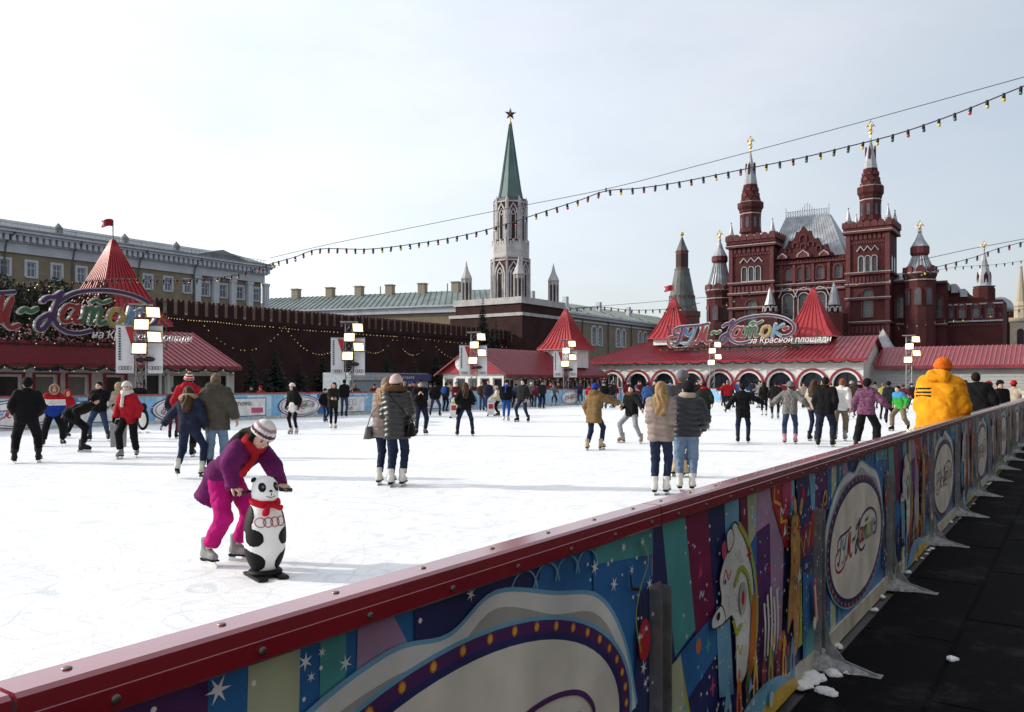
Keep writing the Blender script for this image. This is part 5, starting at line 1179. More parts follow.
for x in big: 
    b = MB(); b.strip([(x - 1.9, bzs + 0.3), (x - 1.2, bzs + 1.75), (x, bzs + 2.3), (x + 1.2, bzs + 1.75), (x + 1.9, bzs + 0.3)], 0.18, -0.45, 0, 0.44); b.build('hood_mould', LEDGE, mu)
for x in [c0 + (c1 - c0) * k / 8 for k in range(1, 8)]:
    MB().box(x - 0.3, x + 0.3, -0.32, -0.003, hz_(290.5), hz_(285)).build('pilaster', MTRIM, mu)
blind_band(mu, c0, c1, 0, hz_(326.5), hz_(323.8), 26); blind_band(mu, c0, c1, 0, hz_(262.6), hz_(259.5), 24)
for xa__, xb__ in zip(small, small[1:]): MB().box((xa__ + xb__) / 2 - 0.28, (xa__ + xb__) / 2 + 0.28, -0.3, -0.003, hz_(282), hz_(264)).build('pilaster', MTRIM, mu)
# stepped central gable with small ones at its sides
gz0 = hz_(258)
gpts = []
gh = hz_(226) - gz0
for u, v in ((-6.2, 0), (6.2, 0), (6.2, 0.10), (5.4, 0.20), (5.0, 0.38), (4.1, 0.34), (3.5, 0.44), (3.1, 0.60), (2.5, 0.56), (1.9, 0.66), (1.5, 0.84), (0.9, 0.82), (0, 1.0), (-0.9, 0.82), (-1.5, 0.84), (-1.9, 0.66), (-2.5, 0.56), (-3.1, 0.60), (-3.5, 0.44), (-4.1, 0.34), (-5.0, 0.38), (-5.4, 0.20), (-6.2, 0.10)):
    gpts.append((mxx(804) + u * 0.96, gz0 + v * gh))
MB().prism(gpts, -0.6, 0.6).build('central_gable', MBRICK, mu)
gx = mxx(804)
for (u, v, r_) in ((0, 0.62, 0.75), (-1.6, 0.42, 0.55), (1.6, 0.42, 0.55), (0, 0.36, 0.6), (-3.2, 0.28, 0.5), (3.2, 0.28, 0.5)):
    b = MB(); arch_ring(b, gx + u, r_ * 1.5, gz0 + v * gh - r_, gz0 + v * gh, 0.22, -0.85, -0.61); b.build('blind_niche', MTRIM, mu)
for u, w_ in ((0, 3.2), (-4.3, 2.4), (4.3, 2.4)): kokoshnik(mu, gx + u, gz0 + 0.1, w_, w_ * 0.62, -0.62, 0.3)
# steep silver roof with cresting
tl, tr = m_(786, 217, 8), m_(829, 214.5, 8); bl, br = m_(765, 261, 1), m_(846, 257, 1)
b = MB(); d_ = 16
zt_ = (tl[1] + tr[1]) / 2; zb2 = hz_(259)
b.add([(bl[0], 1, zb2), (br[0], 1, zb2), (tr[0], 8, zt_), (tl[0], 8, zt_), (bl[0], 1 + d_, zb2), (br[0], 1 + d_, zb2), (tr[0], 10, zt_), (tl[0], 10, zt_)], [(0, 1, 2, 3), (1, 5, 6, 2), (5, 4, 7, 6), (4, 0, 3, 7), (3, 2, 6, 7)])
rfo = b.build('roof', TIN, mu); b = MB(); roof_ribs(b, (bl[0], 1, zb2), (br[0], 1, zb2), (tr[0], 8, zt_), (tl[0], 8, zt_), 22, 0.08, 0.09); b.build('seam', TIN, rfo)
b = MB(); n = 18
for k in range(n + 1):
    x = tl[0] + (tr[0] - tl[0]) * k / n; hh = 1.3 + (1.6 * math.exp(-((k - n / 2) / 2.2) ** 2)) + (0.9 if k in (0, n) else 0)
    b.tube([(x, 8, zt_), (x, 8, zt_ + hh)], 0.06, 5)
    if k < n: b.tube([(x, 8, zt_ + 0.1), (x + (tr[0] - tl[0]) / n, 8, zt_ + 1.2)], 0.04, 4)
for z in (0.15, 1.2): b.tube([(tl[0], 8, zt_ + z), (tr[0], 8, zt_ + z)], 0.05, 5)
b.build('roof_cresting', mat('iron_cresting', (0.25, 0.25, 0.26), 0.6, var=0.1), rfo, kind='stuff')
# ---- main towers
def eagle(root, x, y, z, s, parent_name='eagle'):
    b = MB(); b.tube([(x, y, z - 1.2 * s), (x, y, z)], 0.10 * s, 6); b.ball((x, y, z - 0.3 * s), 0.3 * s, 8); b.ball((x, y, z + 0.5 * s), (0.28 * s, 0.2 * s, 0.5 * s), 8)
    for sx in (-1, 1):
        b.tube([(x, y, z + 0.6 * s), (x + sx * 0.5 * s, y, z + 1.0 * s), (x + sx * 0.75 * s, y, z + 0.6 * s)], [0.16 * s, 0.14 * s, 0.05 * s], 6); b.tube([(x, y, z + 0.9 * s), (x + sx * 0.22 * s, y, z + 1.35 * s), (x + sx * 0.4 * s, y, z + 1.3 * s)], [0.12 * s, 0.1 * s, 0.05 * s], 6)
        b.tube([(x + sx * 0.1 * s, y, z + 0.2 * s), (x + sx * 0.4 * s, y, z - 0.05 * s)], 0.07 * s, 5)
    b.ball((x, y, z + 1.6 * s), 0.16 * s, 6); b.build('eagle', GOLD, root)
def big_tower(pxa, pxb, ref, rows, spire_px):
    """rows: sighted y of (crown top, crown foot, zigzag, win top, win foot, ledge, low win top, low win foot)"""
    y0 = -1.5; xa_, xb_ = m_(pxa, 300, y0)[0], m_(pxb, 300, y0)[0]; wd = xb_ - xa_; cx = (xa_ + xb_) / 2; dpt = wd * 0.98
    h = lambda py: mz(ref, py, y0)
    crown, cfoot, zig, wt, wf, ledge, lt, lf = [h(q_) for q_ in rows]
    t = MB(); tri = [cx - wd * 0.155, cx, cx + wd * 0.155]
    arch_wall(t, xa_, xb_, -0.1, ledge - 1.0, [(cx, wd * 0.24, lf, lt - wd * 0.12, True)], y0, 0.6)
    arch_wall(t, xa_, xb_, ledge - 1.0, cfoot, [(x, wd * 0.105, wf, wt - wd * 0.05, True) for x in tri], y0, 0.5)
    t.box(xa_, xb_, y0 + 0.62, y0 + dpt, -0.1, cfoot); t.box(xa_, xa_ + 0.01, y0, y0 + 0.7, -0.1, cfoot); t.box(xb_ - 0.01, xb_, y0, y0 + 0.7, -0.1, cfoot)
    t.build('tower_wall', MBRICK, mu)
    window(mu, cx, wd * 0.24, lf, lt - wd * 0.12, y0, MFR, MDK, True, (2, 3), 0.22, 0.28, MTRIM, True, 0.4)
    for x in tri: window(mu, x, wd * 0.105, wf, wt - wd * 0.05, y0, MFR, MDK, True, (1, 1), 0.14, 0.16, LEDGE, True, 0.35)
    for z_ in (ledge - 0.3, h((rows[6] + rows[7]) / 2 - 3), lf - 1.4, ledge - 2.6): cornice(mu, xa_, xb_, y0, z_, 0.5, 0.4)
    # right flank of the tower: ledges and a window
    for z_ in (ledge - 0.3, lf - 1.4): MB().box(xb_ + 0.002, xb_ + 0.5, y0, y0 + dpt, z_, z_ + 0.4).build('cornice', MTRIM, mu)
    for yy in (0.33, 0.66): MB().prism([(-0.55, wf), (0.55, wf), (0.55, wt - 0.4), (0, wt + 0.2), (-0.55, wt - 0.4)], 0, 0.04).build('side_window', MDK, mu, loc=(xb_ + 0.05, y0 + dpt * yy, 0), rz=math.pi / 2)
    blind_band(mu, xa_ + 0.8, xb_ - 0.8, y0, ledge - 2.2, ledge - 0.7, 9); blind_band(mu, xa_ + 0.8, xb_ - 0.8, y0, lf - 3.2, lf - 1.8, 8); blind_band(mu, xa_ + 0.8, xb_ - 0.8, y0, zig + 0.5, zig + 1.0, 14)
    b = MB(); zw = wd * 0.5
    b.strip([(cx - zw / 2 + zw * k / 6, zig - (0.9 if k % 2 == 0 else 0)) for k in range(7)], 0.26, y0 - 0.2, 0, 0.2); b.build('zigzag_moulding', LEDGE, mu)
    for k in (0, 1): 
        x = (xa_ + 0.35) if k == 0 else (xb_ - 0.35); MB().box(x - 0.42, x + 0.42, y0 - 0.3, y0 - 0.002, 0, cfoot).build('pilaster', MTRIM, mu)
    # crown
    e = 0.55; b = MB(); b.box(xa_ - e, xb_ + e, y0 - e, y0 + dpt + e, cfoot + 0.5, crown - 0.8); b.build('crown', MBRICK, mu)
    cornice(mu, xa_ - 0.2, xb_ + 0.2, y0, cfoot + 0.1, 0.75, 0.38, True, 'crown_ledge', y0 + dpt + 0.7)
    blind_band(mu, xa_ - 0.3, xb_ + 0.3, y0, cfoot - 1.1, cfoot, 10)
    b = MB(); n = 7
    for k in range(n):
        x = xa_ - e + (wd + 2 * e) * (k + 0.5) / n
        b.prism(arch_poly(x, (wd + 2 * e) / n * 0.92, crown - 0.9, crown - 0.2, True), y0 - e - 0.15, y0 - e + 0.3)
        b.prism(arch_poly(x, (wd + 2 * e) / n * 0.92, crown - 0.9, crown - 0.2, True), y0 + dpt + e - 0.3, y0 + dpt + e)
        yy = y0 - e + (dpt + 2 * e) * (k + 0.5) / n; T = Matrix.Translation((xb_ + e + 0.1, yy, 0)) @ Matrix.Rotation(math.pi / 2, 4, 'Z')
        b.prism(arch_poly(0, (wd + 2 * e) / n * 0.92, crown - 0.9, crown - 0.2, True), -0.15, 0.3, 0, T)
        T = Matrix.Translation((xa_ - e - 0.1, yy, 0)) @ Matrix.Rotation(-math.pi / 2, 4, 'Z'); b.prism(arch_poly(0, (wd + 2 * e) / n * 0.92, crown - 0.9, crown - 0.2, True), -0.15, 0.3, 0, T)
    b.build('parapet_gables', MTRIM, mu, kind='stuff')
    b = MB(); n = 8
    for k in range(n): x = xa_ - e + (wd + 2 * e) * (k + 0.5) / n; arch_ring(b, x, 0.7, cfoot + 0.9, crown - 1.8, 0.16, y0 - e - 0.2, y0 - e - 0.002, 0, 6)
    b.build('arcade_moulding', MTRIM, mu, kind='stuff')
    MB().box(xa_ - e, xb_ + e, y0 - e + 0.3, y0 + dpt + e - 0.3, crown - 0.5, crown - 0.1).build('snow', LEDGE, mu)
    for sx in (xa_ + 0.3, xb_ - 0.3):
        for sy in (y0 + 0.3, y0 + dpt - 0.3):
            b = MB(); b.lathe([(0.55, crown - 0.6), (0.55, crown + 0.5), (0.7, crown + 0.6), (0.5, crown + 1.1), (0.06, crown + 3.2)], 8, (sx, sy)); b.ball((sx, sy, crown + 3.3), 0.18, 6); b.build('corner_spirelet', TIN, mu)
    # octagonal upper stage
    cy = y0 + dpt / 2; sx_, ys = spire_px; K_ = (SM + cy) / (UY + UX * ray(sx_)) / F_PX
    cx = m_(sx_, 200, cy)[0]; g = lambda py: mz(sx_, py, cy)
    ap, sb, fl0, fl1, sh, bt = [g(q_) for q_ in ys]         # apex, spire foot, flare top, flare foot, shaft, bottom
    b = MB(); b.lathe([(11.0 * K_, bt), (10.2 * K_, bt + 0.8), (10.2 * K_, fl1), (10.9 * K_, fl1 + 0.1), (10.9 * K_, fl1 + 0.5), (12.6 * K_, fl1 + 1.1), (12.6 * K_, fl0), (9.4 * K_, fl0)], 8, (cx, cy), a0=a8); b.build('octagon_stage', MBRICK, mu)
    b = MB()
    for k in range(8): T = Matrix.Translation((cx, cy, 0)) @ Matrix.Rotation(math.pi * k / 4, 4, 'Z'); b.box(9.5 * K_, 9.75 * K_, -0.32, 0.32, bt + 1.0, fl1 - 1.2, 0, T)
    b.build('lancet', MDK, mu, kind='stuff')
    b = MB(); b.lathe([(10.6 * K_, fl1 - 0.45), (10.8 * K_, fl1 - 0.3), (10.3 * K_, fl1 - 0.2)], 8, (cx, cy), a0=a8, cap=False); b.lathe([(12.65 * K_, fl0 - 0.1), (12.8 * K_, fl0 + 0.03), (11.6 * K_, fl0 + 0.08)], 8, (cx, cy), a0=a8, cap=False); b.build('stage_ledge', LEDGE, mu)
    mid = sb + (fl0 - sb) * 0.0
    b = MB(); b.lathe([(9.3 * K_, fl0 - 0.1), (8.9 * K_, fl0 + (sb - fl0) * 0.3), (8.2 * K_, fl0 + (sb - fl0) * 0.32), (7.9 * K_, fl0 + (sb - fl0) * 0.62), (7.2 * K_, fl0 + (sb - fl0) * 0.64), (6.8 * K_, sb)], 8, (cx, cy), a0=a8); b.build('tiered_cone', MBRICK, mu)
    b = MB()
    for tier in range(3):
        for k in range(8):
            rr_ = (9.3 - 0.95 * tier) * K_; a = math.pi * k / 4 + (a8 if tier % 2 else 0); z = fl0 + (sb - fl0) * (tier * 0.31); T = Matrix.Translation((cx, cy, 0)) @ Matrix.Rotation(a + math.pi / 2, 4, 'Z') @ Matrix.Translation((0, -rr_ * 0.93, 0))
            w2 = rr_ * 0.58; b.prism([(-w2 / 2, z), (w2 / 2, z), (w2 * 0.45, z + w2 * 0.35), (0, z + w2 * 0.85), (-w2 * 0.45, z + w2 * 0.35)], -0.22, 0.3, 0, T)
    b.build('kokoshnik_tier', MTRIM, mu, kind='stuff')
    b = MB(); b.lathe([(6.8 * K_, sb - 0.1), (5.0 * K_, sb + (ap - sb) * 0.35), (1.3 * K_, sb + (ap - sb) * 0.85), (0.5 * K_, ap)], 8, (cx, cy), a0=a8); spo = b.build('silver_spire', TIN, mu)
    b = MB()
    for k in range(4): T = Matrix.Translation((cx, cy, 0)) @ Matrix.Rotation(math.pi * k / 2, 4, 'Z'); z = sb + (ap - sb) * 0.28; b.prism([(-0.22, z), (0.22, z), (0.22, z + 1.9), (0, z + 2.8), (-0.22, z + 1.9)], -5.0 * K_, -3.4 * K_, 0, T)
    b.build('lucarne', MBRICK, spo)
    eagle(spo, cx, cy, ap + 1.2, 1.25)
big_tower(729.5, 773.5, 751, (236, 247.5, 258, 267, 281, 283, 300, 325), (750.5, (151, 185, 203, 213, 216, 233)))
big_tower(846.5, 889.5, 868, (222.5, 233.5, 246, 256, 272, 273, 289, 317), (870.5, (137, 169, 187, 199, 202, 221)))
# ---- low wings and tented corner turrets
def turret(px, rows, wpx, dS=-0.5):
    """rows: finial, upper cone foot, band foot, roof foot, drum foot"""
    K_ = (SM + dS) / (UY + UX * ray(px)) / F_PX; cx = mxx(px, dS); cy = dS + wpx * K_; g = lambda py: mz(px, py, dS + wpx * K_)
    fin, uc, bd, rfoot, dr = [g(q_) for q_ in rows]; r_ = wpx * K_
    b = MB(); b.lathe([(r_, -0.1), (r_, dr), (r_ * 1.04, dr + 0.3), (r_, dr + 0.6), (r_, rfoot - 1.2), (r_ * 1.1, rfoot - 0.4), (r_ * 1.1, rfoot)], 12, (cx, cy)); b.build('turret_wall', MBRICK, mu)
    b = MB(); b.lathe([(r_ * 1.13, rfoot - 0.1), (r_ * 1.13, rfoot + 0.12)], 12, (cx, cy)); b.lathe([(r_ * 1.06, dr + 0.3), (r_ * 1.06, dr + 0.5)], 12, (cx, cy)); b.build('snow_ledge', LEDGE, mu)
    b = MB(); b.lathe([(r_ * 1.0, rfoot + 0.15), (r_ * 0.62, rfoot + (bd - rfoot) * 0.65), (r_ * 0.47, bd)], 12, (cx, cy)); to = b.build('turret_roof', TIN, mu)
    b = MB()
    for k in range(24): a = math.pi * k / 12; b.tube([(cx + r_ * 1.01 * math.cos(a), cy + r_ * 1.01 * math.sin(a), rfoot + 0.15), (cx + r_ * 0.64 * math.cos(a), cy + r_ * 0.64 * math.sin(a), rfoot + (bd - rfoot) * 0.65), (cx + r_ * 0.48 * math.cos(a), cy + r_ * 0.48 * math.sin(a), bd)], 0.09, 4)
    b.build('seam', TIN, to)
    b = MB()
    for k in range(8):
        T = Matrix.Translation((cx, cy, 0)) @ Matrix.Rotation(math.pi * k / 4 + 0.2, 4, 'Z') @ Matrix.Translation((0, -r_ * 1.02, 0)); b.prism(arch_poly(0, r_ * 0.62, rfoot, rfoot + 0.5, True), -0.2, 0.5, 0, T)
    b.build('roof_gable', MTRIM, mu, kind='stuff')
    b = MB(); b.lathe([(r_ * 0.45, bd - 0.2), (r_ * 0.62, bd + 0.5), (r_ * 0.62, uc - 0.1), (r_ * 0.5, uc)], 12, (cx, cy)); b.build('turret_neck', MTRIM, mu)
    b = MB(); b.lathe([(r_ * 0.6, uc - 0.02), (r_ * 0.3, uc + (fin - uc) * 0.3), (r_ * 0.09, uc + (fin - uc) * 0.62)], 12, (cx, cy)); b.ball((cx, cy, uc + (fin - uc) * 0.64), 0.4, 8); uo = b.build('turret_cap', TIN, mu)
    eagle(uo, cx, cy, uc + (fin - uc) * 0.74, 1.05)
    for k in range(3):
        a = -math.pi / 2 + (k - 1) * 0.75; T = Matrix.Translation((cx, cy, 0)) @ Matrix.Rotation(a + math.pi / 2, 4, 'Z'); b = MB()
        b.prism(arch_poly(0, 1.1, dr - 4.6, dr - 1.8, True), -r_ * 1.02, -r_ * 0.9, 0, T); wd_ = b.build('turret_window', MDK, mu); b = MB(); T2 = T @ Matrix.Translation((0, -r_ * 1.0, 0)); b.strip(arch_poly(0, 1.3, dr - 4.6, dr - 1.8, True)[1:], 0.22, -0.12, 0, 0.15, T2); b.build('surround', MTRIM, wd_)
turret(715, (232, 257, 264, 291, 301), 13.0)
turret(917.5, (224, 247, 256.5, 274, 283), 14.5)
def wing(pa, pb, top, ref, wins_, y=2.0, roof=None):
    x0_, x1_ = mxx(pa, y), mxx(pb, y); zt2 = mz(ref, top, y); wl = MB(); zf, zh = mz(ref, 318, y), mz(ref, 300, y)
    arch_wall(wl, x0_, x1_, -0.1, zt2, [(mxx(p, y), 1.3, zf, zh, True) for p in wins_], y, 0.5); wl.box(x0_, x1_, y + 0.6, y + 12, -0.1, zt2); wl.build('wing_wall', MBRICK, mu)
    for p in wins_: window(mu, mxx(p, y), 1.3, zf, zh, y, MFR, MDK, True, (1, 2), 0.18, 0.35, MTRIM, True, 0.35)
    cornice(mu, x0_, x1_, y, zt2 - 0.4, 0.5, 0.4); cornice(mu, x0_, x1_, y, zf - 1.6, 0.4, 0.3)
    if roof: b = MB(); b.add([(x0_, y - 0.5, zt2), (x1_, y - 0.5, zt2), (x1_, y + 8, zt2 + roof), (x0_, y + 8, zt2 + roof)], [(0, 1, 2, 3)]); b.build('wing_roof', TIN, mu)
wing(724, 730, 288, 727, ()); wing(889.5, 908, 281, 898, (900,), 3.0, 2.6)
# right lower wing going back past the corner turret
wing(926, 946, 282, 935, (938,), 5.0)
xx0, zz0 = m_(942, 284, 9); xx1 = m_(1003, 300, 9)[0]
b = MB(); st_ = [(942, 290), (958, 293), (968, 298), (984, 300), (1003, 306)]
for (pa, ta), (pb, tb) in zip(st_, st_[1:]): b.box(m_(pa, ta, 9)[0], m_(pb, ta, 9)[0] - 0.02, 9, 20, -0.1, mz(pa, ta, 9))
b.build('lower_wing', MBRICK, mu)
for px, tp_, h_, w_ in ((946, 291, 9, 8), (955, 293, 9, 6), (964, 297, 8, 6)):
    x_, z_ = m_(px, tp_, 8.9); K_ = 0.2; b = MB(); b.prism([(x_ - w_ * K_ / 2, z_), (x_ + w_ * K_ / 2, z_), (x_ + w_ * K_ / 2, z_ + h_ * K_ * 0.7), (x_ + w_ * K_ * 0.2, z_ + h_ * K_), (x_ - w_ * K_ / 2, z_ + h_ * K_)], 8.2, 12); b.build('roof_dormer', TIN, mu)
for px in (950, 962, 976, 990):
    x_, z_ = m_(px, 318, 9); window(mu, x_, 1.2, z_, z_ + 2.2, 8.7, MFR, MDK, True, (1, 2), 0.16, 0.3, MTRIM, True, 0.28)
blind_band(mu, xx0, xx1, 9, mz(970, 309, 9), mz(970, 306, 9), 22); blind_band(mu, xx0, xx1, 9, mz(970, 326, 9), mz(970, 323.5, 9), 22)
for zp in (305, 322): MB().box(xx0, xx1, 8.6, 8.99, mz(970, zp, 9), mz(970, zp, 9) + 0.3).build('cornice', LEDGE, mu)
# porch tents before the centre
for px, tp_, ft in ((770, 289, 316), (834, 284, 316)):
    K_ = 0.205; cx = mxx(px, -4); g = lambda py: mz(px, py, -4); b = MB(); b.lathe([(6.2 * K_ * 0.96, g(ft - 11)), (3.2 * K_, g(tp_ + 7)), (0.25, g(tp_))], 8, (cx, -4)); tn = b.build('porch_tent', TIN, mu); b = MB(); b.ball((cx, -4, g(tp_) + 0.1), 0.28, 6); b.build('finial', GOLD, tn)
    for tr_ in range(3):
        z = g(ft - 11) - 0.2 - tr_ * 1.45; r_ = (6.4 + 0.7 * tr_) * K_; b = MB(); b.lathe([(r_, z - 1.2), (r_, z)], 8, (cx, -4), a0=a8); b.build('porch_tier', MBRICK, mu)
        b = MB()
        for k in range(8): T = Matrix.Translation((cx, -4, 0)) @ Matrix.Rotation(math.pi * k / 4 + math.pi / 2, 4, 'Z') @ Matrix.Translation((0, -r_ * 0.94, 0)); b.strip(ell(0, z - 1.15, r_ * 0.36, 0.95, 8, 0, 180), 0.22, -0.25, 0, 0.25, T)
        b.build('porch_gable', LEDGE, mu, kind='stuff')
    MB().box(cx - 2.2, cx + 2.2, -6.2, -1.8, -0.1, g(ft - 2)).build('porch_wall', MBRICK, mu)
MB().box(mxx(778), mxx(846), -6.0, -0.7, -0.1, hz_(328)).build('porch_wall', MBRICK, mu)

# ------------------------------------------------------------------ gate spire, dome and church top at the right edge
gt = thing('gate_tower', 'slim brick gate tower with silver spire right of the museum', 'tower', (ray(984) * 190, 190, 0), RZ_F)
K3 = 190 / F_PX
def gz(py): return CAM_H + (HOR - py) * K3
b = MB(); b.lathe([(9.5 * K3, -0.1), (9.5 * K3, gz(302)), (10.4 * K3, gz(300)), (10.4 * K3, gz(289)), (9 * K3, gz(287))], 8, a0=a8); b.build('octagon_stage', MBRICK, gt)
b = MB(); b.lathe([(9.5 * K3, gz(287.2)), (10.8 * K3, gz(286.5)), (6.5 * K3, gz(285.5))], 8, a0=a8); b.build('ledge', LEDGE, gt)
b = MB(); b.lathe([(7 * K3, gz(286)), (5.4 * K3, gz(272)), (2 * K3, gz(257)), (0.5 * K3, gz(250))], 8, a0=a8); sp_ = b.build('silver_spire', TIN, gt); eagle(sp_, 0, 0, gz(248), 0.9)
b = MB()
for k in range(4): T = Matrix.Rotation(math.pi * k / 2 + 0.4, 4, 'Z'); b.prism([(-0.45, gz(283)), (0.45, gz(283)), (0.45, gz(276)), (0, gz(272)), (-0.45, gz(276))], -6.2 * K3, -3.8 * K3, 0, T)
b.build('lucarne', MBRICK, sp_)
dm_ = thing('domed_hall', 'low grey domed roof beside the gate spire', 'building', (ray(1000) * 192, 192, 0), RZ_F)
b = MB(); b.lathe([(13 * K3, -0.1), (13 * K3, gz(312))], 16); b.build('drum', MBRICK, dm_)
b = MB(); b.lathe([(13.4 * K3, gz(312)), (13 * K3, gz(307)), (10 * K3, gz(301)), (5 * K3, gz(297)), (0.1, gz(296))], 20); b.build('dome', TIN, dm_, True)
b = MB(); b.prism([(-24 * K3, gz(311)), (-8 * K3, gz(311)), (-16 * K3, gz(297))], -2.5, 6); b.box(-24 * K3, -8 * K3, -2, 5, -0.1, gz(311)); b.build('gabled_roof', TIN, dm_)
cb = thing('church_tower', 'pale stone church tower with gilded spire at the right edge', 'tower', (ray(1021) * 185, 185, 0), RZ_F)
CREAM = mat('cream_stone', (0.42, 0.36, 0.27), 0.8, var=0.2, scale=0.6); K4 = 185 / F_PX
def kz(py): return CAM_H + (HOR - py) * K4
b = MB(); b.box(-9 * K4, 9 * K4, -9 * K4, 9 * K4, -0.1, kz(322)); b.box(-10 * K4, 10 * K4, -10 * K4, 10 * K4, kz(322), kz(318)); b.lathe([(6.5 * K4, kz(318)), (6.5 * K4, kz(307)), (7.2 * K4, kz(306)), (5 * K4, kz(302))], 8, a0=a8); b.build('stage', CREAM, cb)
b = MB(); b.lathe([(4.6 * K4, kz(302)), (3.2 * K4, kz(290)), (0.3, kz(268))], 8, a0=a8); b.ball((0, 0, kz(267)), 0.3, 8); b.build('spire', mat('pale_spire', (0.36, 0.31, 0.22), 0.6, var=0.15), cb)
b = MB()
for k in range(4): T = Matrix.Rotation(math.pi * k / 2, 4, 'Z'); b.prism(arch_poly(0, 6 * K4, kz(345), kz(332), True), -9.2 * K4, -8.9 * K4, 0, T)
b.build('belfry_opening', TDK, cb)

# ------------------------------------------------------------------ long department store along the walkway, right of the camera (shades it)
STONE = mat('store_stone', (0.26, 0.245, 0.22), 0.8, var=0.15, scale=0.5)
gs = thing('department_store', 'long pale stone department store facing the rink across the walkway', 'building', W(-40, -11), RZ_S + math.pi)
# local x runs back along the boards, local -y faces the rink
b = MB(); b.box(-190, 25, 0, 22, -0.1, 21); b.build('wall', STONE, gs)
b = MB(); b.box(-190, 25, -0.9, 0, 20.2, 21.2); b.box(-190, 25, -0.5, -0.01, 13.4, 13.9); b.box(-190, 25, -0.5, -0.01, 6.6, 7.1); b.build('cornice', STONE, gs)
b = MB(); b.add([(-190, -0.9, 21.2), (25, -0.9, 21.2), (25, 8, 25), (-190, 8, 25)], [(0, 1, 2, 3)]); b.build('roof', GRROOF, gs)
wme = MB()
for z in (0.6, 7.6, 14.4): wme.prism(arch_poly(0, 2.6, z, z + 3.6, True), -0.05, -0.004)
wmm = mesh_of(wme, 'window_bay', [GLASS])
for k in range(43): put('window_bay', wmm, gs, (-187.5 + 5 * k, 0, 0))
# ================================================================== skaters: every figure one skin surface grown round its joints, clothes over it
def snets(fn, lo, hi, h):
    """surface of fn = 0 as verts and quads (naive surface nets)"""
    lo = np.array(lo, float) - 2.1 * h; hi = np.array(hi, float) + 2.1 * h
    n = np.ceil((hi - lo) / h).astype(int) + 1
    ax = [lo[i] + h * np.arange(n[i]) for i in range(3)]
    P = np.stack(np.meshgrid(*ax, indexing='ij'), -1).reshape(-1, 3)
    V = fn(P).reshape(n); inside = V < 0
    for a in range(3):                                      # keep the rim open cells outside
        sl = [slice(None)] * 3; sl[a] = 0; inside[tuple(sl)] = False; sl[a] = -1; inside[tuple(sl)] = False
    m = n - 1; tot = int(m.prod()); acc = np.zeros((tot, 3)); cnt = np.zeros(tot); quads = []
    st = np.array([m[1] * m[2], m[2], 1])
    for a in range(3):
        o1, o2 = (a + 1) % 3, (a + 2) % 3
        sa = [slice(None)] * 3; sb = [slice(None)] * 3; sa[a] = slice(0, -1); sb[a] = slice(1, None)
        ia, ib = inside[tuple(sa)], inside[tuple(sb)]
        idx = np.argwhere(ia != ib)
        if len(idx) == 0: continue
        va, vb = V[tuple(sa)][tuple(idx.T)], V[tuple(sb)][tuple(idx.T)]
        t = np.clip(va / np.where(np.abs(va - vb) < 1e-12, 1e-12, va - vb), 0, 1)
        pt = idx.astype(float); pt[:, a] += t
        cells = []
        for d1, d2 in ((0, 0), (-1, 0), (-1, -1), (0, -1)):
            c = idx.copy(); c[:, o1] += d1; c[:, o2] += d2; f = c @ st; cells.append(f)
            for j in range(3): acc[:, j] += np.bincount(f, pt[:, j], tot)
            cnt += np.bincount(f, minlength=tot)
        q = np.stack(cells, 1); fl = ia[tuple(idx.T)]; q[~fl] = q[~fl][:, ::-1]; quads.append(q)
    if not quads: return [], []
    used = np.flatnonzero(cnt); mp_ = -np.ones(tot, int); mp_[used] = np.arange(len(used))
    v = acc[used] / cnt[used][:, None] * h + lo
    return v, mp_[np.concatenate(quads)]
def cap_(p, a, b, ra, rb):
    a = np.array(a); b = np.array(b); d = b - a; L2 = max(float(d @ d), 1e-9); q = p - a
    t = np.clip(q @ d / L2, 0, 1); w_ = q - t[:, None] * d
    return np.sqrt(np.einsum('ij,ij->i', w_, w_)) - (ra + (rb - ra) * t)
def elp(p, c, r, Rm=None):
    q = p - np.array(c)
    if Rm is not None: q = q @ Rm
    r = np.array(r); k = np.sqrt(((q / r) ** 2).sum(1)); return (k - 1) * r.min()
def smin(a, b, k):
    h = np.clip(0.5 + 0.5 * (b - a) / k, 0, 1); return b + (a - b) * h - k * h * (1 - h)
_fw = {}
def folds(p, key, s=1.0):                                    # irregular creases: a few waves of random direction and pitch
    if key not in _fw:
        q = random.Random(key); _fw[key] = [(np.array((q.uniform(-1, 1), q.uniform(-1, 1), q.uniform(-1.3, 1.3))) * f_ * s, q.uniform(0, 6), a_) for f_, a_ in ((16, .5), (22, .5), (30, .4), (42, .3), (60, .2))]
    d = 0; w_ = 0
    for k_, ph, a_ in _fw[key]: v_ = np.sin(p @ k_ + ph + 1.5 * w_); d = d + a_ * (1 - 2 * np.abs(v_) ** 0.8); w_ = v_
    return d
def ik(a, t, l1, l2, pole):
    d = t - a; Ld = min(max(d.length, 0.05), (l1 + l2) * 0.998); dn = d.normalized(); t = a + dn * Ld
    x = (l1 * l1 - l2 * l2 + Ld * Ld) / (2 * Ld); h = math.sqrt(max(l1 * l1 - x * x, 0)); p = pole - dn * pole.dot(dn)
    p = p.normalized() if p.length > 1e-5 else Vector((0, 1, 0)); return a + dn * x + p * h, t
SKIN = mat('skin', (0.46, 0.27, 0.20), 0.55, var=0.08, scale=12); SKINP = mat('skin_pale', (0.55, 0.35, 0.27), 0.55, var=0.08, scale=12)
EYE = mat('eye', (0.02, 0.015, 0.012), 0.2, var=0); LIP = mat('lip', (0.32, 0.09, 0.085), 0.5, var=0)
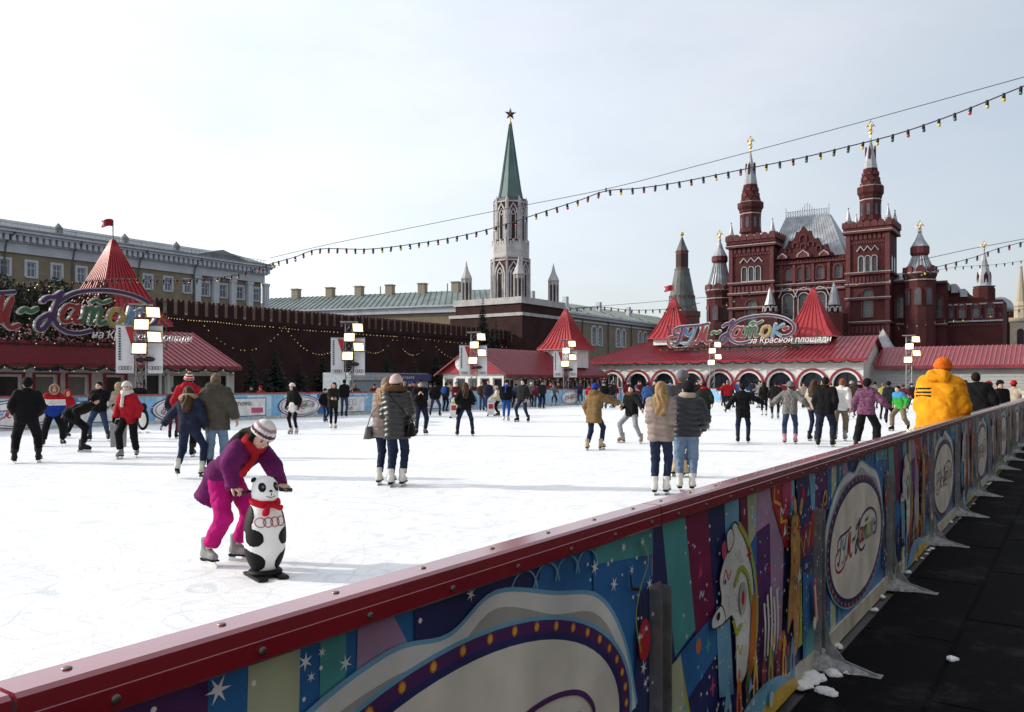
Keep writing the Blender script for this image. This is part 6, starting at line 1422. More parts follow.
HAIRC = {'brown': fabric('hair_brown', (0.06, 0.033, 0.018), 0.5, 0.5, 30), 'dark': fabric('hair_dark', (0.018, 0.013, 0.011), 0.75, 0.4, 30), 'blond': fabric('hair_blond', (0.30, 0.19, 0.09), 0.5, 0.5, 30),
         'red': fabric('hair_red', (0.22, 0.075, 0.025), 0.5, 0.5, 30), 'light': fabric('hair_light', (0.16, 0.10, 0.055), 0.5, 0.5, 30)}
def hand(mb, w_, d, nrm, side, curl=0.5, s=1.0, mi=1):
    """palm and five fingers from the wrist w_ along d; palm faces nrm; side: which way the thumb leaves"""
    d = d.normalized(); nrm = (nrm - d * nrm.dot(d)).normalized(); x = d.cross(nrm) * side
    v = []; f = []; n = 8; prof = ((-0.01, 0.024, 0.02), (0.02, 0.030, 0.018), (0.05, 0.040, 0.017), (0.085, 0.042, 0.014), (0.096, 0.036, 0.008))
    for (l, a, b) in prof:
        for k in range(n):
            an = 2 * math.pi * k / n; v.append(w_ + (d * l + x * a * math.cos(an) + nrm * b * math.sin(an)) * s)
    for i in range(len(prof) - 1):
        for k in range(n): k2 = (k + 1) % n; f.append([i * n + k, i * n + k2, (i + 1) * n + k2, (i + 1) * n + k])
    f.append([(len(prof) - 1) * n + k for k in range(n)]); mb.add(v, f, mi)
    for k, (off, ln, r) in enumerate(((0.031, 0.072, 0.0088), (0.011, 0.082, 0.0092), (-0.010, 0.076, 0.0088), (-0.029, 0.060, 0.0078))):
        p = w_ + (d * 0.086 + x * off) * s; pts = [p]; a = curl * 0.55
        for j, fr_ in enumerate((0.45, 0.32, 0.23)):
            p = p + (d * math.cos(a) + nrm * math.sin(a) + x * off * 0.8) * ln * fr_ * s; pts.append(p); a += curl * 1.1
        mb.tube(pts, [r * s, r * s, r * 0.9 * s, r * 0.65 * s], 6, mi)
    p = w_ + (d * 0.025 + x * 0.034) * s; q = p + (d * 0.030 + x * 0.026 + nrm * 0.012) * s; r_ = q + (d * 0.032 + x * 0.006 + nrm * (0.008 + 0.02 * curl)) * s
    mb.tube([p, q, r_], [0.0125 * s, 0.0115 * s, 0.008 * s], 6, mi)
# ---- ice skates, one mesh of each colour, toe towards +y, ankle joint over the origin; blade edge at z = -0.07 - 0.09
_sk = {}
def skate_mesh(colname, m_boot):
    if colname in _sk: return _sk[colname]
    def fn(p):
        d = cap_(p, (0, -0.045, -0.045), (0, 0.13, -0.055), 0.043, 0.036); d = smin(d, cap_(p, (0, -0.03, -0.03), (0, -0.022, 0.13), 0.046, 0.056), 0.05)
        d = smin(d, cap_(p, (0, 0.02, -0.01), (0, 0.10, -0.045), 0.038, 0.030), 0.03); d = np.maximum(d, p[:, 2] - 0.125); return np.maximum(d, -0.083 - p[:, 2])
    v, f = snets(fn, (-0.07, -0.10, -0.09), (0.07, 0.18, 0.14), 0.014)
    b = MB(); b.add([tuple(x) for x in v], f.tolist())
    boot = mesh_of(b, 'skate', [m_boot], True)
    b = MB(); b.box(-0.037, 0.037, -0.085, 0.155, -0.096, -0.081); b.box(-0.03, 0.03, -0.085, -0.02, -0.11, -0.095); sole = mesh_of(b, 'sole', [fabric('sole_black', (0.02, 0.018, 0.018))])
    b = MB(); b.prism([(-0.115, -0.150), (-0.10, -0.16), (0.15, -0.16), (0.178, -0.146), (0.165, -0.126), (0.13, -0.098), (0.07, -0.098), (0.05, -0.128), (-0.02, -0.128), (-0.03, -0.11), (-0.09, -0.11), (-0.105, -0.128)], -0.0025, 0.0025)
    b.v = [(v_[1], v_[0], v_[2]) for v_ in b.v]; b.f = [g_[::-1] for g_ in b.f]; blade = mesh_of(b, 'blade', [mat('blade_steel', (0.45, 0.46, 0.48), 0.3, metal=0.9, var=0.1)])
    b = MB()
    for k in range(5): b.tube([(-0.022, 0.075 - 0.02 * k, -0.018 + 0.026 * k), (0.022, 0.075 - 0.02 * k, -0.016 + 0.026 * k)], 0.004, 4)
    lace = mesh_of(b, 'lace', [fabric('lace', (0.35, 0.35, 0.35))])
    _sk[colname] = (boot, sole, blade, lace); return _sk[colname]
SK = {'white': fabric('skate_white', (0.62, 0.60, 0.57), 0.5, 0.1), 'black': fabric('skate_black', (0.025, 0.025, 0.028), 0.45, 0.1), 'grey': fabric('skate_grey', (0.25, 0.26, 0.27), 0.5, 0.1),
      'cream': fabric('skate_cream', (0.42, 0.33, 0.22), 0.5, 0.1), 'pink': fabric('skate_pink', (0.50, 0.22, 0.30), 0.5, 0.1)}
POSE = {   # feet: (x, y, lift, yaw, pitch); hands: offset from the shoulder (out, forward, up)
    'stand': dict(feet=((-.10, 0, 0, 8, 0), (.10, .03, 0, -8, 0)), hands=((.035, .09, -.47), (.035, .05, -.48)), lean=4),
    'wide': dict(feet=((-.24, 0, 0, 14, 0), (.24, .03, 0, -14, 0)), hands=((.05, .10, -.46), (.05, .06, -.47)), lean=5, drop=.05),
    'pocket': dict(feet=((-.22, 0, 0, 14, 0), (.20, .05, 0, -12, 0)), hands=((.03, .12, -.40), (.03, .12, -.40)), lean=5, drop=.04, pole=(.55, -.8, -.25)),
    'glide': dict(feet=((-.10, -.16, 0, 18, 0), (.10, .20, 0, -6, 0)), hands=((.10, .14, -.43), (.11, .0, -.46)), lean=10, drop=.06),
    'stride': dict(feet=((-.20, -.34, .07, 30, -25), (.08, .16, 0, -4, 0)), hands=((.22, .22, -.34), (.22, -.12, -.40)), lean=14, drop=.07),
    'out': dict(feet=((-.14, -.05, 0, 12, 0), (.14, .06, 0, -10, 0)), hands=((.36, .02, -.30), (.40, .05, -.22)), lean=6, drop=.04),
    'phone': dict(feet=((-.14, 0, 0, 14, 0), (.16, .12, 0, -14, 0)), hands=((-.10, .26, -.10), (-.10, .26, -.10)), lean=4, drop=.02),
    'close': dict(feet=((-.08, 0, 0, 6, 0), (.09, .08, 0, -6, 0)), hands=((-.06, .22, -.26), (-.06, .22, -.26)), lean=4, pole=(.25, -.8, -.5)),
    'lean': dict(feet=((-.14, -.30, 0, 8, 0), (.14, -.26, 0, -8, 0)), hands=((.10, .36, -.20), (.10, .36, -.20)), lean=24, drop=.06),
}
def person(label, px, py, H, face, jacket, trousers, pose='stand', skate='black', head=None, hair='dark', long_hair=False, coat=None, glove=None, tier=2, group='skaters on the ice', cat='person',
           pos=None, loose=0.0, skirt=None, scarf=None, bag=None, fur=None, hood=False, hood_up=None, puff=False, hem=0.10, pants_hem=0.0, child=False, skin=SKIN, pompom=False, hide_legs=False, accents=None, eyes=False, girth=1.0, headyaw=0, headpitch=0, backpack=None, wrk=0.009, **ov):
    ps = dict(POSE[pose]); ps.update(ov)
    vr = random.Random(label); headyaw = headyaw + vr.uniform(-22, 22); ps['roll'] = ps.get('roll', 0) + vr.uniform(-3.5, 3.5); ps['twist'] = ps.get('twist', 0) + vr.uniform(-9, 9); ps['lean'] = ps.get('lean', 0) + vr.uniform(-2, 4)
    fem = any(w_ in label for w_ in ('woman', 'girl', 'child', 'boy', 'haired w'))
    shw = 0.142 if fem else 0.165
    if fem: girth = girth * 0.90
    k = H / 1.70; h = {0: 0.013, 1: 0.021, 2: 0.032, 3: 0.046}[tier] / k
    loc = pos if pos is not None else ice_at(px, py)
    rz = math.pi + R(face) - math.atan2(loc.x, loc.y)       # facing is given relative to the line of sight
    root = thing('person', label, cat, loc, rz, group); root.scale = (k, k, k)
    SKH = 0.16                                              # ankle joint above the ice on skates
    lean, roll, drop, tw_ = ps.get('lean', 0), ps.get('roll', 0), ps.get('drop', 0), ps.get('twist', 0)
    An = [Vector((f[0], f[1], SKH + f[2])) for f in ps['feet']]
    mid = (An[0] + An[1]) / 2
    pel = Vector((ps.get('px', mid.x), ps.get('pely', mid.y) - math.sin(R(lean)) * 0.10, 0.985 - drop))
    RT = Matrix.Rotation(R(tw_), 3, 'Z') @ Matrix.Rotation(R(roll), 3, 'Y') @ Matrix.Rotation(R(-lean), 3, 'X')
    hs = 1.0 if not child else 1.16
    at_ = lambda x, y, z: pel + RT @ Vector((x, y, z))
    HipJ = [pel + Vector((sx * 0.085, 0, -0.05)) for sx in (-1, 1)]
    Kn = []
    for i in (0, 1):
        yw = R(ps['feet'][i][3]); kn, an = ik(HipJ[i], An[i], 0.42, 0.41, Vector((-math.sin(yw) * 0.8, math.cos(yw), 0.1))); Kn.append(kn)
        if (an - An[i]).length > 1e-3: An[i] = an
    Sh = [at_(sx * shw, 0, 0.425) for sx in (-1, 1)]; El = []; Wr = []
    pole = Vector(ps.get('pole', (0.45, -1, -0.25)))
    for i, sx in ((0, -1), (1, 1)):
        o = ps['hands'][i]
        tgt = Vector(o[1:]) if len(o) == 4 and o[0] == 'abs' else Sh[i] + RT @ Vector((sx * o[0], o[1], o[2]))
        e, t_ = ik(Sh[i], tgt, 0.275, 0.245, RT @ Vector((sx * pole.x, pole.y, pole.z))); El.append(e); Wr.append(t_)
    neck = at_(0, -0.005, 0.50); RH = RT @ Matrix.Rotation(R(headyaw), 3, 'Z') @ Matrix.Rotation(R(lean * 0.75 - headpitch), 3, 'X')
    hc = neck + RH @ Vector((0, 0.022, 0.125 * hs)); HM = np.array(RH); hp = lambda x, y, z: np.array(hc + RH @ Vector((x * hs, y * hs, z * hs)))
    A = lambda v: np.array(v)
    allp = [*An, *Kn, *HipJ, *Sh, *El, *Wr, hc]
    lo = np.array([min(p[i] for p in allp) for i in range(3)]); hi = np.array([max(p[i] for p in allp) for i in range(3)])
    th = 0.018 if coat is None else coat
    # ---- body
    def body(p):
        d = smin(cap_(p, HipJ[0], at_(-0.075, 0, 0.33), 0.075, 0.078), cap_(p, HipJ[1], at_(0.075, 0, 0.33), 0.075, 0.078), 0.05)
        d = smin(d, cap_(p, Sh[0], Sh[1], 0.052, 0.052), 0.06); d = smin(d, cap_(p, at_(0, 0, 0.40), hc, 0.055, 0.05), 0.03)
        for i in (0, 1):
            d = smin(d, cap_(p, HipJ[i], Kn[i], 0.080, 0.052), 0.03); d = smin(d, cap_(p, Kn[i], An[i], 0.050, 0.034), 0.02)
            d = smin(d, cap_(p, Sh[i], El[i], 0.047, 0.037), 0.03); d = smin(d, cap_(p, El[i], Wr[i], 0.036, 0.024), 0.015)
        hd = smin(elp(p, hp(0, -0.008, 0.018), np.array((0.074, 0.092, 0.098)) * hs, HM), elp(p, hp(0, 0.018, -0.055), np.array((0.052, 0.066, 0.062)) * hs, HM), 0.035)
        if tier < 2:
            hd = smin(hd, cap_(p, hp(0, 0.088, 0.01), hp(0, 0.108, -0.028), 0.009, 0.014), 0.012)
            for sx in (-1, 1):
                hd = np.minimum(hd, elp(p, hp(sx * 0.078, 0, -0.01), (0.012, 0.022, 0.032), HM)); hd = smin(hd, -(-elp(p, hp(sx * 0.034, 0.075, -0.02), (0.022, 0.02, 0.02), HM)), 0.02)
        return smin(d, hd, 0.02)
    v, f = snets(body, lo - 0.16, hi + 0.16, h)
    b = MB(); b.add([tuple(x) for x in v], f.tolist(), 0)
    for i, sx in ((0, -1), (1, 1)):
        d = (Wr[i] - El[i]).normalized(); nr = ps.get('palm', None); nr = Vector(nr) if nr else RT @ Vector((-sx, 0.25, 0))
        dd = Vector(ps['hdir'][i]) if 'hdir' in ps else d
        hand(b, Wr[i] - d * 0.01, dd, nr, sx * (-1 if ps.get('thumbin') else 1), ps.get('curl', 0.55), 1.0, 1)
    if tier < 2 or eyes:
        for sx in (-1, 1): b.ball(hp(sx * 0.033, 0.083, 0.012), (0.012, 0.008, 0.008), 6, 2); b.ball(hp(sx * 0.033, 0.087, 0.030), (0.018, 0.006, 0.004), 6, 2)
        b.ball(hp(0, 0.088, -0.062), (0.024, 0.008, 0.007), 6, 3)
    b.build('body', [skin, glove or skin, EYE, LIP], root, True)
    # ---- trousers
    lo2 = A(lo) - 0.18; hi2 = A((hi[0], hi[1], max(HipJ[0].z, HipJ[1].z))) + 0.22; hi2[2] = pel.z + 0.12
    def trs(p):
        d = smin(cap_(p, HipJ[0], at_(-0.07, 0, 0.06), 0.105 * girth, 0.10 * girth), cap_(p, HipJ[1], at_(0.07, 0, 0.06), 0.105 * girth, 0.10 * girth), 0.05)
        for i in (0, 1):
            an = An[i] + (Kn[i] - An[i]).normalized() * (0.055 + pants_hem)
            lg = smin(cap_(p, HipJ[i], Kn[i], 0.100 * girth + loose * 0.4, 0.070 * girth + loose), cap_(p, Kn[i], an, 0.068 * girth + loose, 0.053 + loose * 1.2), 0.03)
            ax_ = A((Kn[i] - An[i]).normalized()); lg = np.maximum(lg, -((p - A(an)) @ ax_))
            d = smin(d, lg, 0.02)
        if tier < 2: d = d + 0.006 * folds(p, label + 't', 1.3)
        return np.maximum(d, (p - A(pel + Vector((0, 0, 0.10)))) @ A(Matrix.Rotation(R(-lean * 0.25), 3, 'X') @ Vector((0, 0, 1))))
    v, f = snets(trs, lo2, hi2, h); b = MB(); b.add([tuple(x) for x in v], f.tolist()); b.build('trousers', trousers, root, True)
    # ---- jacket
    tu = RT @ Vector((0, 0, 1)); tun = A(tu)
    hemv = (tu * -0.72 + ((Kn[0] + Kn[1]) / 2 - pel).normalized() * 0.28 + Vector((0, 0, -0.1))).normalized()
    def jk(p):
        ql = 0.0
        if puff: 
            s_ = (p - A(pel)) @ tun; ql = 0.024 * np.abs(np.sin(s_ * math.pi / 0.085 + 0.5 * np.sin(p[:, 0] * 14))) ** 0.6 - 0.012
        d = None
        for sx in (-1, 1):
            lowp = at_(sx * 0.072, 0, 0.02); hp2 = lowp + hemv * (hem + 0.10)
            wr_ = (0.080 if fem else 0.096) * girth + th; c = smin(cap_(p, lowp, at_(sx * 0.072, 0.0, 0.16), 0.096 * girth + th, wr_), cap_(p, at_(sx * 0.072, 0, 0.16), at_(sx * 0.082, 0.0, 0.33), wr_, 0.102 * girth + th), 0.03)
            c = smin(c, cap_(p, lowp, hp2, 0.096 * girth + th, 0.100 * girth + th * 1.4), 0.03)
            d = c if d is None else smin(d, c, 0.07)
        d = smin(d, cap_(p, Sh[0] + RT @ Vector((0.03, 0, -0.01)), Sh[1] + RT @ Vector((-0.03, 0, -0.01)), 0.066 + th * 0.8, 0.066 + th * 0.8), 0.07)
        d = smin(d, cap_(p, at_(0, -0.01, 0.42), at_(0, 0.0, 0.53), 0.07 + th * 0.6, 0.066 + th * 0.3), 0.04)
        hp3 = A(pel + hemv * hem); d = np.maximum(d, (p - hp3) @ A(hemv))
        d = np.maximum(d, (p - A(at_(0, 0, 0.545))) @ tun)
        for i in (0, 1):
            w2 = Wr[i] - (Wr[i] - El[i]).normalized() * 0.012
            ar = smin(cap_(p, Sh[i], El[i], 0.060 + th * 0.9, 0.052 + th * 0.8), cap_(p, El[i], w2, 0.050 + th * 0.8, 0.040 + th * 0.7), 0.03)
            dn = A((Wr[i] - El[i]).normalized()); ar = np.maximum(ar, (p - A(w2)) @ dn); d = smin(d, ar, 0.025)
        if hood: d = smin(d, smin(cap_(p, at_(-0.06, -0.085 - th * 0.8, 0.50 + th * 0.3), at_(0.06, -0.085 - th * 0.8, 0.50 + th * 0.3), 0.05 + th * 0.5, 0.05 + th * 0.5), cap_(p, at_(-0.09, 0.0, 0.52), at_(0.09, 0, 0.52), 0.045, 0.045), 0.05), 0.02)
        if tier < 2 and not puff: d = d + wrk * folds(p, label)
        return d - ql
    lo3 = lo - 0.2; lo3[2] = min(pel.z - hem - 0.3, min(w_.z for w_ in Wr) - 0.12, lo[2] + 0.9); hi3 = hi + 0.2; hi3[2] = max(neck.z + 0.14, max(q_.z for q_ in Wr + El) + 0.14)
    v, f = snets(jk, lo3, hi3, h); b = MB(); b.add([tuple(x) for x in v], f.tolist())
    mats = [jacket] + (accents[1] if accents else [])
    if accents:
        cen = v[np.array(f)].mean(1); L_ = (cen - A(pel)) @ tun; b.m = [int(i) for i in accents[0](cen, L_, pel)]
    b.build('jacket', mats, root, True)
    # ---- things on the head
    top_lo, top_hi = A(hc) - 0.20 * hs, A(hc) + 0.22 * hs
    Hn = lambda p: (p - A(hc)) @ HM / hs
    hh = h * 0.8
    if hair and not hood_up:
        def hr(p):
            q = Hn(p); d = elp(p, hp(0, -0.014, 0.022), np.array((0.086, 0.100, 0.108)) * hs, HM)
            d = np.maximum(d, ((q[:, 1] - 0.035) * 0.8 - (q[:, 2] - 0.03) * 0.75 - 0.01) * hs); d = np.maximum(d, (-0.075 - q[:, 2]) * hs)
            if long_hair:
                d2 = cap_(p, hp(0, -0.05, 0.02), A(at_(0, -0.09 - th, 0.44)), 0.080, 0.075)
                for sx in (-1, 0, 1): d2 = smin(d2, cap_(p, A(at_(sx * 0.055, -0.085 - th, 0.48)), A(at_(sx * 0.05 + 0.01, -0.112 - th, 0.28 - 0.03 * (sx == 0))), 0.060, 0.036), 0.045)
                for sx in (-1, 1): d2 = smin(d2, cap_(p, hp(sx * 0.07, -0.01, 0.0), A(at_(sx * 0.085, 0.02, 0.44)), 0.035, 0.035), 0.03)
                d2 = d2 + 0.007 * np.sin(p[:, 0] * 75 + 2.5 * np.sin(p[:, 2] * 17 + 6 * p[:, 0])); d = smin(d, d2, 0.02)
            return d
        l_, u_ = top_lo.copy(), top_hi.copy()
        if long_hair: l_ = np.minimum(l_, A(at_(0, -0.15, 0.18)) - 0.16); u_ = np.maximum(u_, A(at_(0, -0.15, 0.3)) + 0.14)
        v, f = snets(hr, l_, u_, hh)
        if len(v): b = MB(); b.add([tuple(x) for x in v], f.tolist()); b.build('hair', HAIRC[hair], root, True)
    if head:
        def hat(p):
            q = Hn(p); d = elp(p, hp(0, -0.012, 0.045), np.array((0.100, 0.112, 0.108)) * hs, HM); cut = (0.020 + 0.28 * q[:, 1] - q[:, 2]) * hs
            d = np.maximum(d, cut)
            rim = np.maximum(elp(p, hp(0, -0.012, 0.03), np.array((0.107, 0.119, 0.12)) * hs, HM), np.maximum(cut, (q[:, 2] - 0.28 * q[:, 1] - 0.065) * hs)); d = smin(d, rim, 0.008)
            if pompom: d = smin(d, elp(p, hp(0, -0.02, 0.175), np.array((0.036, 0.036, 0.034)) * hs), 0.01)
            return d
        v, f = snets(hat, top_lo, top_hi + 0.05, hh)
        hm = head if isinstance(head, (list, tuple)) else [head]
        b = MB(); b.add([tuple(x) for x in v], f.tolist())
        if len(hm) > 1: cen = Hn(v[np.array(f)].mean(1)); s_ = cen[:, 2] - 0.28 * cen[:, 1]; b.m = [int(x) for x in (np.floor((s_ + 0.01) / 0.026).astype(int) % len(hm))]
        b.build('hat', hm, root, True)
    if hood_up:
        def hu(p):
            q = Hn(p); d = smin(elp(p, hp(0, -0.02, 0.02), np.array((0.118, 0.128, 0.135)) * hs, HM), cap_(p, hp(0, -0.05, -0.05), A(at_(0, -0.05, 0.46)), 0.10, 0.11), 0.05)
            d = np.maximum(d, (q[:, 1] - 0.065) * hs); return np.maximum(d, -elp(p, hp(0, 0.05, -0.015), np.array((0.085, 0.12, 0.105)) * hs, HM))
        v, f = snets(hu, top_lo - 0.1, top_hi, hh); b = MB(); b.add([tuple(x) for x in v], f.tolist()); b.build('hood', hood_up, root, True)
    if fur:
        def fu(p):
            if hood_up: 
                q = Hn(p); rr_ = np.sqrt((q[:, 0] / 1.0) ** 2 + ((q[:, 2] - 0.0) / 1.18) ** 2); d = (np.sqrt((rr_ - 0.108) ** 2 + (q[:, 1] - 0.06) ** 2) - 0.024) * hs
            else:
                q = (p - A(at_(0, -0.02, 0.52))) @ np.array(RT); rr_ = np.sqrt((q[:, 0] / 1.15) ** 2 + q[:, 1] ** 2); d = np.sqrt((rr_ - 0.105) ** 2 + (q[:, 2] - 0.15 * -q[:, 1]) ** 2) - 0.048
            return d + 0.009 * np.sin(p[:, 0] * 110) * np.sin(p[:, 1] * 120) * np.sin(p[:, 2] * 105)
        v, f = snets(fu, top_lo - 0.16, top_hi, hh * 0.8); b = MB(); b.add([tuple(x) for x in v], f.tolist()); b.build('fur_trim', fur, root, True)
    if scarf:
        def sf(p):
            q = (p - A(at_(0, 0, 0.53))) @ np.array(RT); rr_ = np.sqrt((q[:, 0] / 1.1) ** 2 + q[:, 1] ** 2); d = np.sqrt((rr_ - 0.085) ** 2 + (q[:, 2] * 0.8) ** 2) - 0.042
            return smin(d, cap_(p, at_(0.03, 0.12, 0.50), at_(0.05, 0.15 + th, 0.26), 0.035, 0.035), 0.03) + 0.004 * np.sin(p[:, 2] * 80 + p[:, 0] * 40)
        v, f = snets(sf, A(at_(0, 0, 0.42)) - 0.26, A(at_(0, 0, 0.5)) + 0.26, hh); b = MB(); b.add([tuple(x) for x in v], f.tolist()); b.build('scarf', scarf, root, True)
    if skirt:
        def sk_(p):
            c0 = at_(0, 0, 0.05); c1 = pel + Vector((0, 0, -0.26)); d = np.minimum(cap_(p, c0 + Vector((-.04, 0, 0)), c1 + Vector((-.07, 0, 0)), 0.12, 0.15), cap_(p, c0 + Vector((.04, 0, 0)), c1 + Vector((.07, 0, 0)), 0.12, 0.15))
            return np.maximum(d, c1.z - p[:, 2])
        v, f = snets(sk_, A(pel) - 0.42, A(pel) + 0.3, h); b = MB(); b.add([tuple(x) for x in v], f.tolist()); b.build('skirt', skirt, root, True)
    if backpack:
        def bp(p): q = (p - A(at_(0, -0.19 - th, 0.27))) @ np.array(RT); return np.sqrt((np.maximum(np.abs(q) - np.array((0.10, 0.03, 0.15)), 0) ** 2).sum(1)) - 0.05
        v, f = snets(bp, A(at_(0, -0.19, 0.27)) - 0.3, A(at_(0, -0.19, 0.27)) + 0.3, h); b = MB(); b.add([tuple(x) for x in v], f.tolist()); b.build('backpack', backpack, root, True)
    if bag:
        m_b, side_, z_ = bag; c = at_(side_ * 0.24, -0.04, -0.16 + z_); b = MB(); T = Matrix.Translation(c)
        b.add([(-0.05, -0.15, -0.11), (0.05, -0.15, -0.11), (0.05, 0.15, -0.11), (-0.05, 0.15, -0.11), (-0.02, -0.12, 0.09), (0.02, -0.12, 0.09), (0.02, 0.12, 0.09), (-0.02, 0.12, 0.09)], [(3, 2, 1, 0), (4, 5, 6, 7), (0, 1, 5, 4), (1, 2, 6, 5), (2, 3, 7, 6), (3, 0, 4, 7)], 0, T)
        b.tube(crom([tuple(c + Vector((0, -0.1, 0.09))), tuple(at_(side_ * 0.16, -0.155 - th, 0.15)), tuple(at_(-side_ * 0.02, -0.165 - th, 0.36)), tuple(at_(-side_ * 0.12, -0.07, 0.505)), tuple(at_(-side_ * 0.08, 0.10, 0.42)), tuple(at_(side_ * 0.16, 0.16, 0.1)), tuple(c + Vector((0, 0.1, 0.09)))], 4), 0.009, 5); b.build('shoulder_bag', m_b, root, True)
    # ---- skates
    if not hide_legs:
        for i in (0, 1):
            boot, sole, blade, lace = skate_mesh(skate, SK[skate]); ft = ps['feet'][i]
            o = put('skate', boot, root, An[i]); o.rotation_euler = Euler((R(ft[4]), 0, R(ft[3])), 'XYZ'); put('blade', blade, o); put('sole', sole, o)
            if tier < 2: put('lace', lace, o)
    return root

C = lambda n, c, **kw: fabric(n, c, **kw)
BLK = C('black', (0.012, 0.012, 0.014)); CHAR = C('charcoal', (0.03, 0.03, 0.034)); NAVY = C('navy', (0.016, 0.020, 0.042)); JEAN = C('blue_jeans', (0.035, 0.055, 0.11), bscale=30); DJEAN = C('dark_jeans', (0.016, 0.024, 0.055), bscale=30)
LJEAN = C('light_jeans', (0.15, 0.22, 0.33), bscale=30); REDJ = C('red', (0.36, 0.012, 0.022)); WHT = C('white', (0.62, 0.61, 0.59)); OLIVE = C('olive_grey', (0.070, 0.062, 0.050)); TANC = C('tan', (0.17, 0.105, 0.045)); CRM = C('cream', (0.48, 0.42, 0.33))
BPUF = C('beige_puffer', (0.26, 0.205, 0.185), bump=0.15); KPUF = mat('fabric_black_puffer', (0.010, 0.010, 0.009), 0.38, 0, 0.3, 9, 0.15, 14, spec=0.5); NPUF = mat('fabric_navy_puffer', (0.014, 0.016, 0.024), 0.5, 0, 0.3, 9, 0.15, 14, spec=0.4)
FURB = C('brown_fur', (0.11, 0.055, 0.03), bump=0.9, bscale=60); FURL = C('light_fur', (0.42, 0.30, 0.19), bump=0.9, bscale=60); GREYC = C('grey', (0.14, 0.14, 0.15)); KHAKI = C('khaki', (0.17, 0.13, 0.09)); BROWN = C('brown', (0.055, 0.03, 0.02)); PINKH = C('pale_pink', (0.55, 0.42, 0.39), bump=0.5, bscale=40)
PURP = C('plum', (0.115, 0.012, 0.090), bump=0.3); MAG = C('magenta', (0.42, 0.008, 0.155), bump=0.5); YELJ = C('amber_yellow', (0.66, 0.26, 0.010), bump=0.3); ORNG = C('orange', (0.62, 0.13, 0.012), bump=0.6, bscale=45); GRN = C('green', (0.04, 0.30, 0.04)); SKYB = C('sky_blue', (0.04, 0.22, 0.42)); BLUEH = C('royal_blue', (0.012, 0.04, 0.26))
BLUT = C('blue_trousers', (0.02, 0.08, 0.30)); LEGG = C('grey_leggings', (0.27, 0.27, 0.30)); WINE = C('wine', (0.10, 0.012, 0.02)); CAMO = mat('fabric_camo', (0.13, 0.125, 0.12), 0.85, 0, 0.75, 34, 0.3, 14); PATT = mat('fabric_patterned_plum', (0.115, 0.035, 0.08), 0.8, 0, 0.95, 30, 0.3, 14); BEIGE = C('beige', (0.36, 0.31, 0.25)); BLUEJ = C('blue_coat', (0.03, 0.08, 0.22)); DGREEN = C('dark_green', (0.025, 0.03, 0.024))
tri = (lambda cen, L_, pel: np.where(L_ > 0.36, 0, np.where(L_ > 0.20, 1, 2)), [WHT, BLUEH])
gb = (lambda cen, L_, pel: np.where(L_ > 0.33, 1, 0), [SKYB])
strp = (lambda cen, L_, pel: np.where(((np.abs(L_ - 0.35) < 0.012) | (np.abs(L_ - 0.305) < 0.010) | (np.abs(L_ - 0.265) < 0.010)) & (cen[:, 1] < pel.y - 0.02) & (cen[:, 0] < -0.03), 1, 0), [BLK])
# ---- near and middle skaters
person('skater all in black with knit hat, back turned, hands in pockets, far left', 27, 463, 1.66, 176, BLK, BLK, 'pocket', 'black', head=BLK, tier=1, coat=.03, girth=1.08, loose=.01, hem=.16)
person('person in red, white and blue jacket with fur-trimmed hood facing the camera', 53, 446, 1.52, 8, REDJ, BLK, 'wide', 'black', hood_up=REDJ, fur=FURL, accents=tri, tier=1, coat=.035, loose=.02, eyes=True, hem=.14)
person('child in red jacket half hidden behind the tricolour jacket', 66, 438, 1.38, 20, REDJ, BLK, 'glide', 'black', hood_up=REDJ, tier=2, coat=.03, loose=.015)
person('person in black bending far forward at the waist near the left boards', 82, 452, 1.68, 84, BLK, BLK, 'stand', 'black', head=BLK, tier=1, lean=68, drop=.10, feet=((-.12, 0, 0, 10, 0), (.12, .05, 0, -10, 0)), hands=((.02, .20, -.36), (.02, .22, -.34)), coat=.025, pely=-.16)
person('man in black jacket and blue jeans reaching out a hand, left side', 99, 441, 1.60, -12, BLK, JEAN, 'wide', 'black', hair='dark', tier=1, coat=.03, eyes=True, hands=((.30, .10, -.36), (.08, .08, -.46)), skin=SKINP)
person('small figure in pale fur hood behind the woman in red', 119, 441, 1.52, 160, BEIGE, CHAR, 'stand', 'black', hood_up=FURL, fur=FURL, tier=2, coat=.03)
person('woman in red sweater with white hat and scarf carrying a silver bag', 129, 458, 1.60, -22, REDJ, BLK, 'glide', 'grey', head=WHT, hair='brown', scarf=WHT, tier=1, coat=.022, hem=.18, eyes=True, skin=SKINP, loose=.012, glove=BLK, hands=((.10, .10, -.46), (.12, .12, -.45)))
person('tall man in red jacket and striped bobble hat seen from behind', 187, 457, 1.70, 168, REDJ, BLK, 'stand', 'black', head=[REDJ, WHT], pompom=True, hair='dark', tier=1, coat=.03, loose=.012, hood=True, backpack=None, hands=((.06, .14, -.40), (.06, .12, -.42)))
person('small dark child partly hidden by the man in the red jacket', 173, 439, 1.40, 170, CHAR, WINE, 'stand', 'black', head=CHAR, tier=2, coat=.03)
person('woman in navy jacket with brown hair striding with one arm stretched left', 196, 477, 1.56, 150, NAVY, DJEAN, 'stride', 'white', hair='brown', long_hair=True, fur=FURL, tier=1, coat=.028, glove=GREYC, feet=((-.18, -.30, .07, 26, -24), (.06, .12, 0, -4, 0)), hands=((.42, .18, -.28), (.12, .10, -.44)), lean=16, roll=-6)
person('man in olive grey hooded jacket and light jeans, back to the camera', 216, 476, 1.68, 172, OLIVE, LJEAN, 'stand', 'black', hair='light', hood=True, tier=1, coat=.042, hem=.20, hands=((.14, .05, -.47), (.16, .02, -.46)))
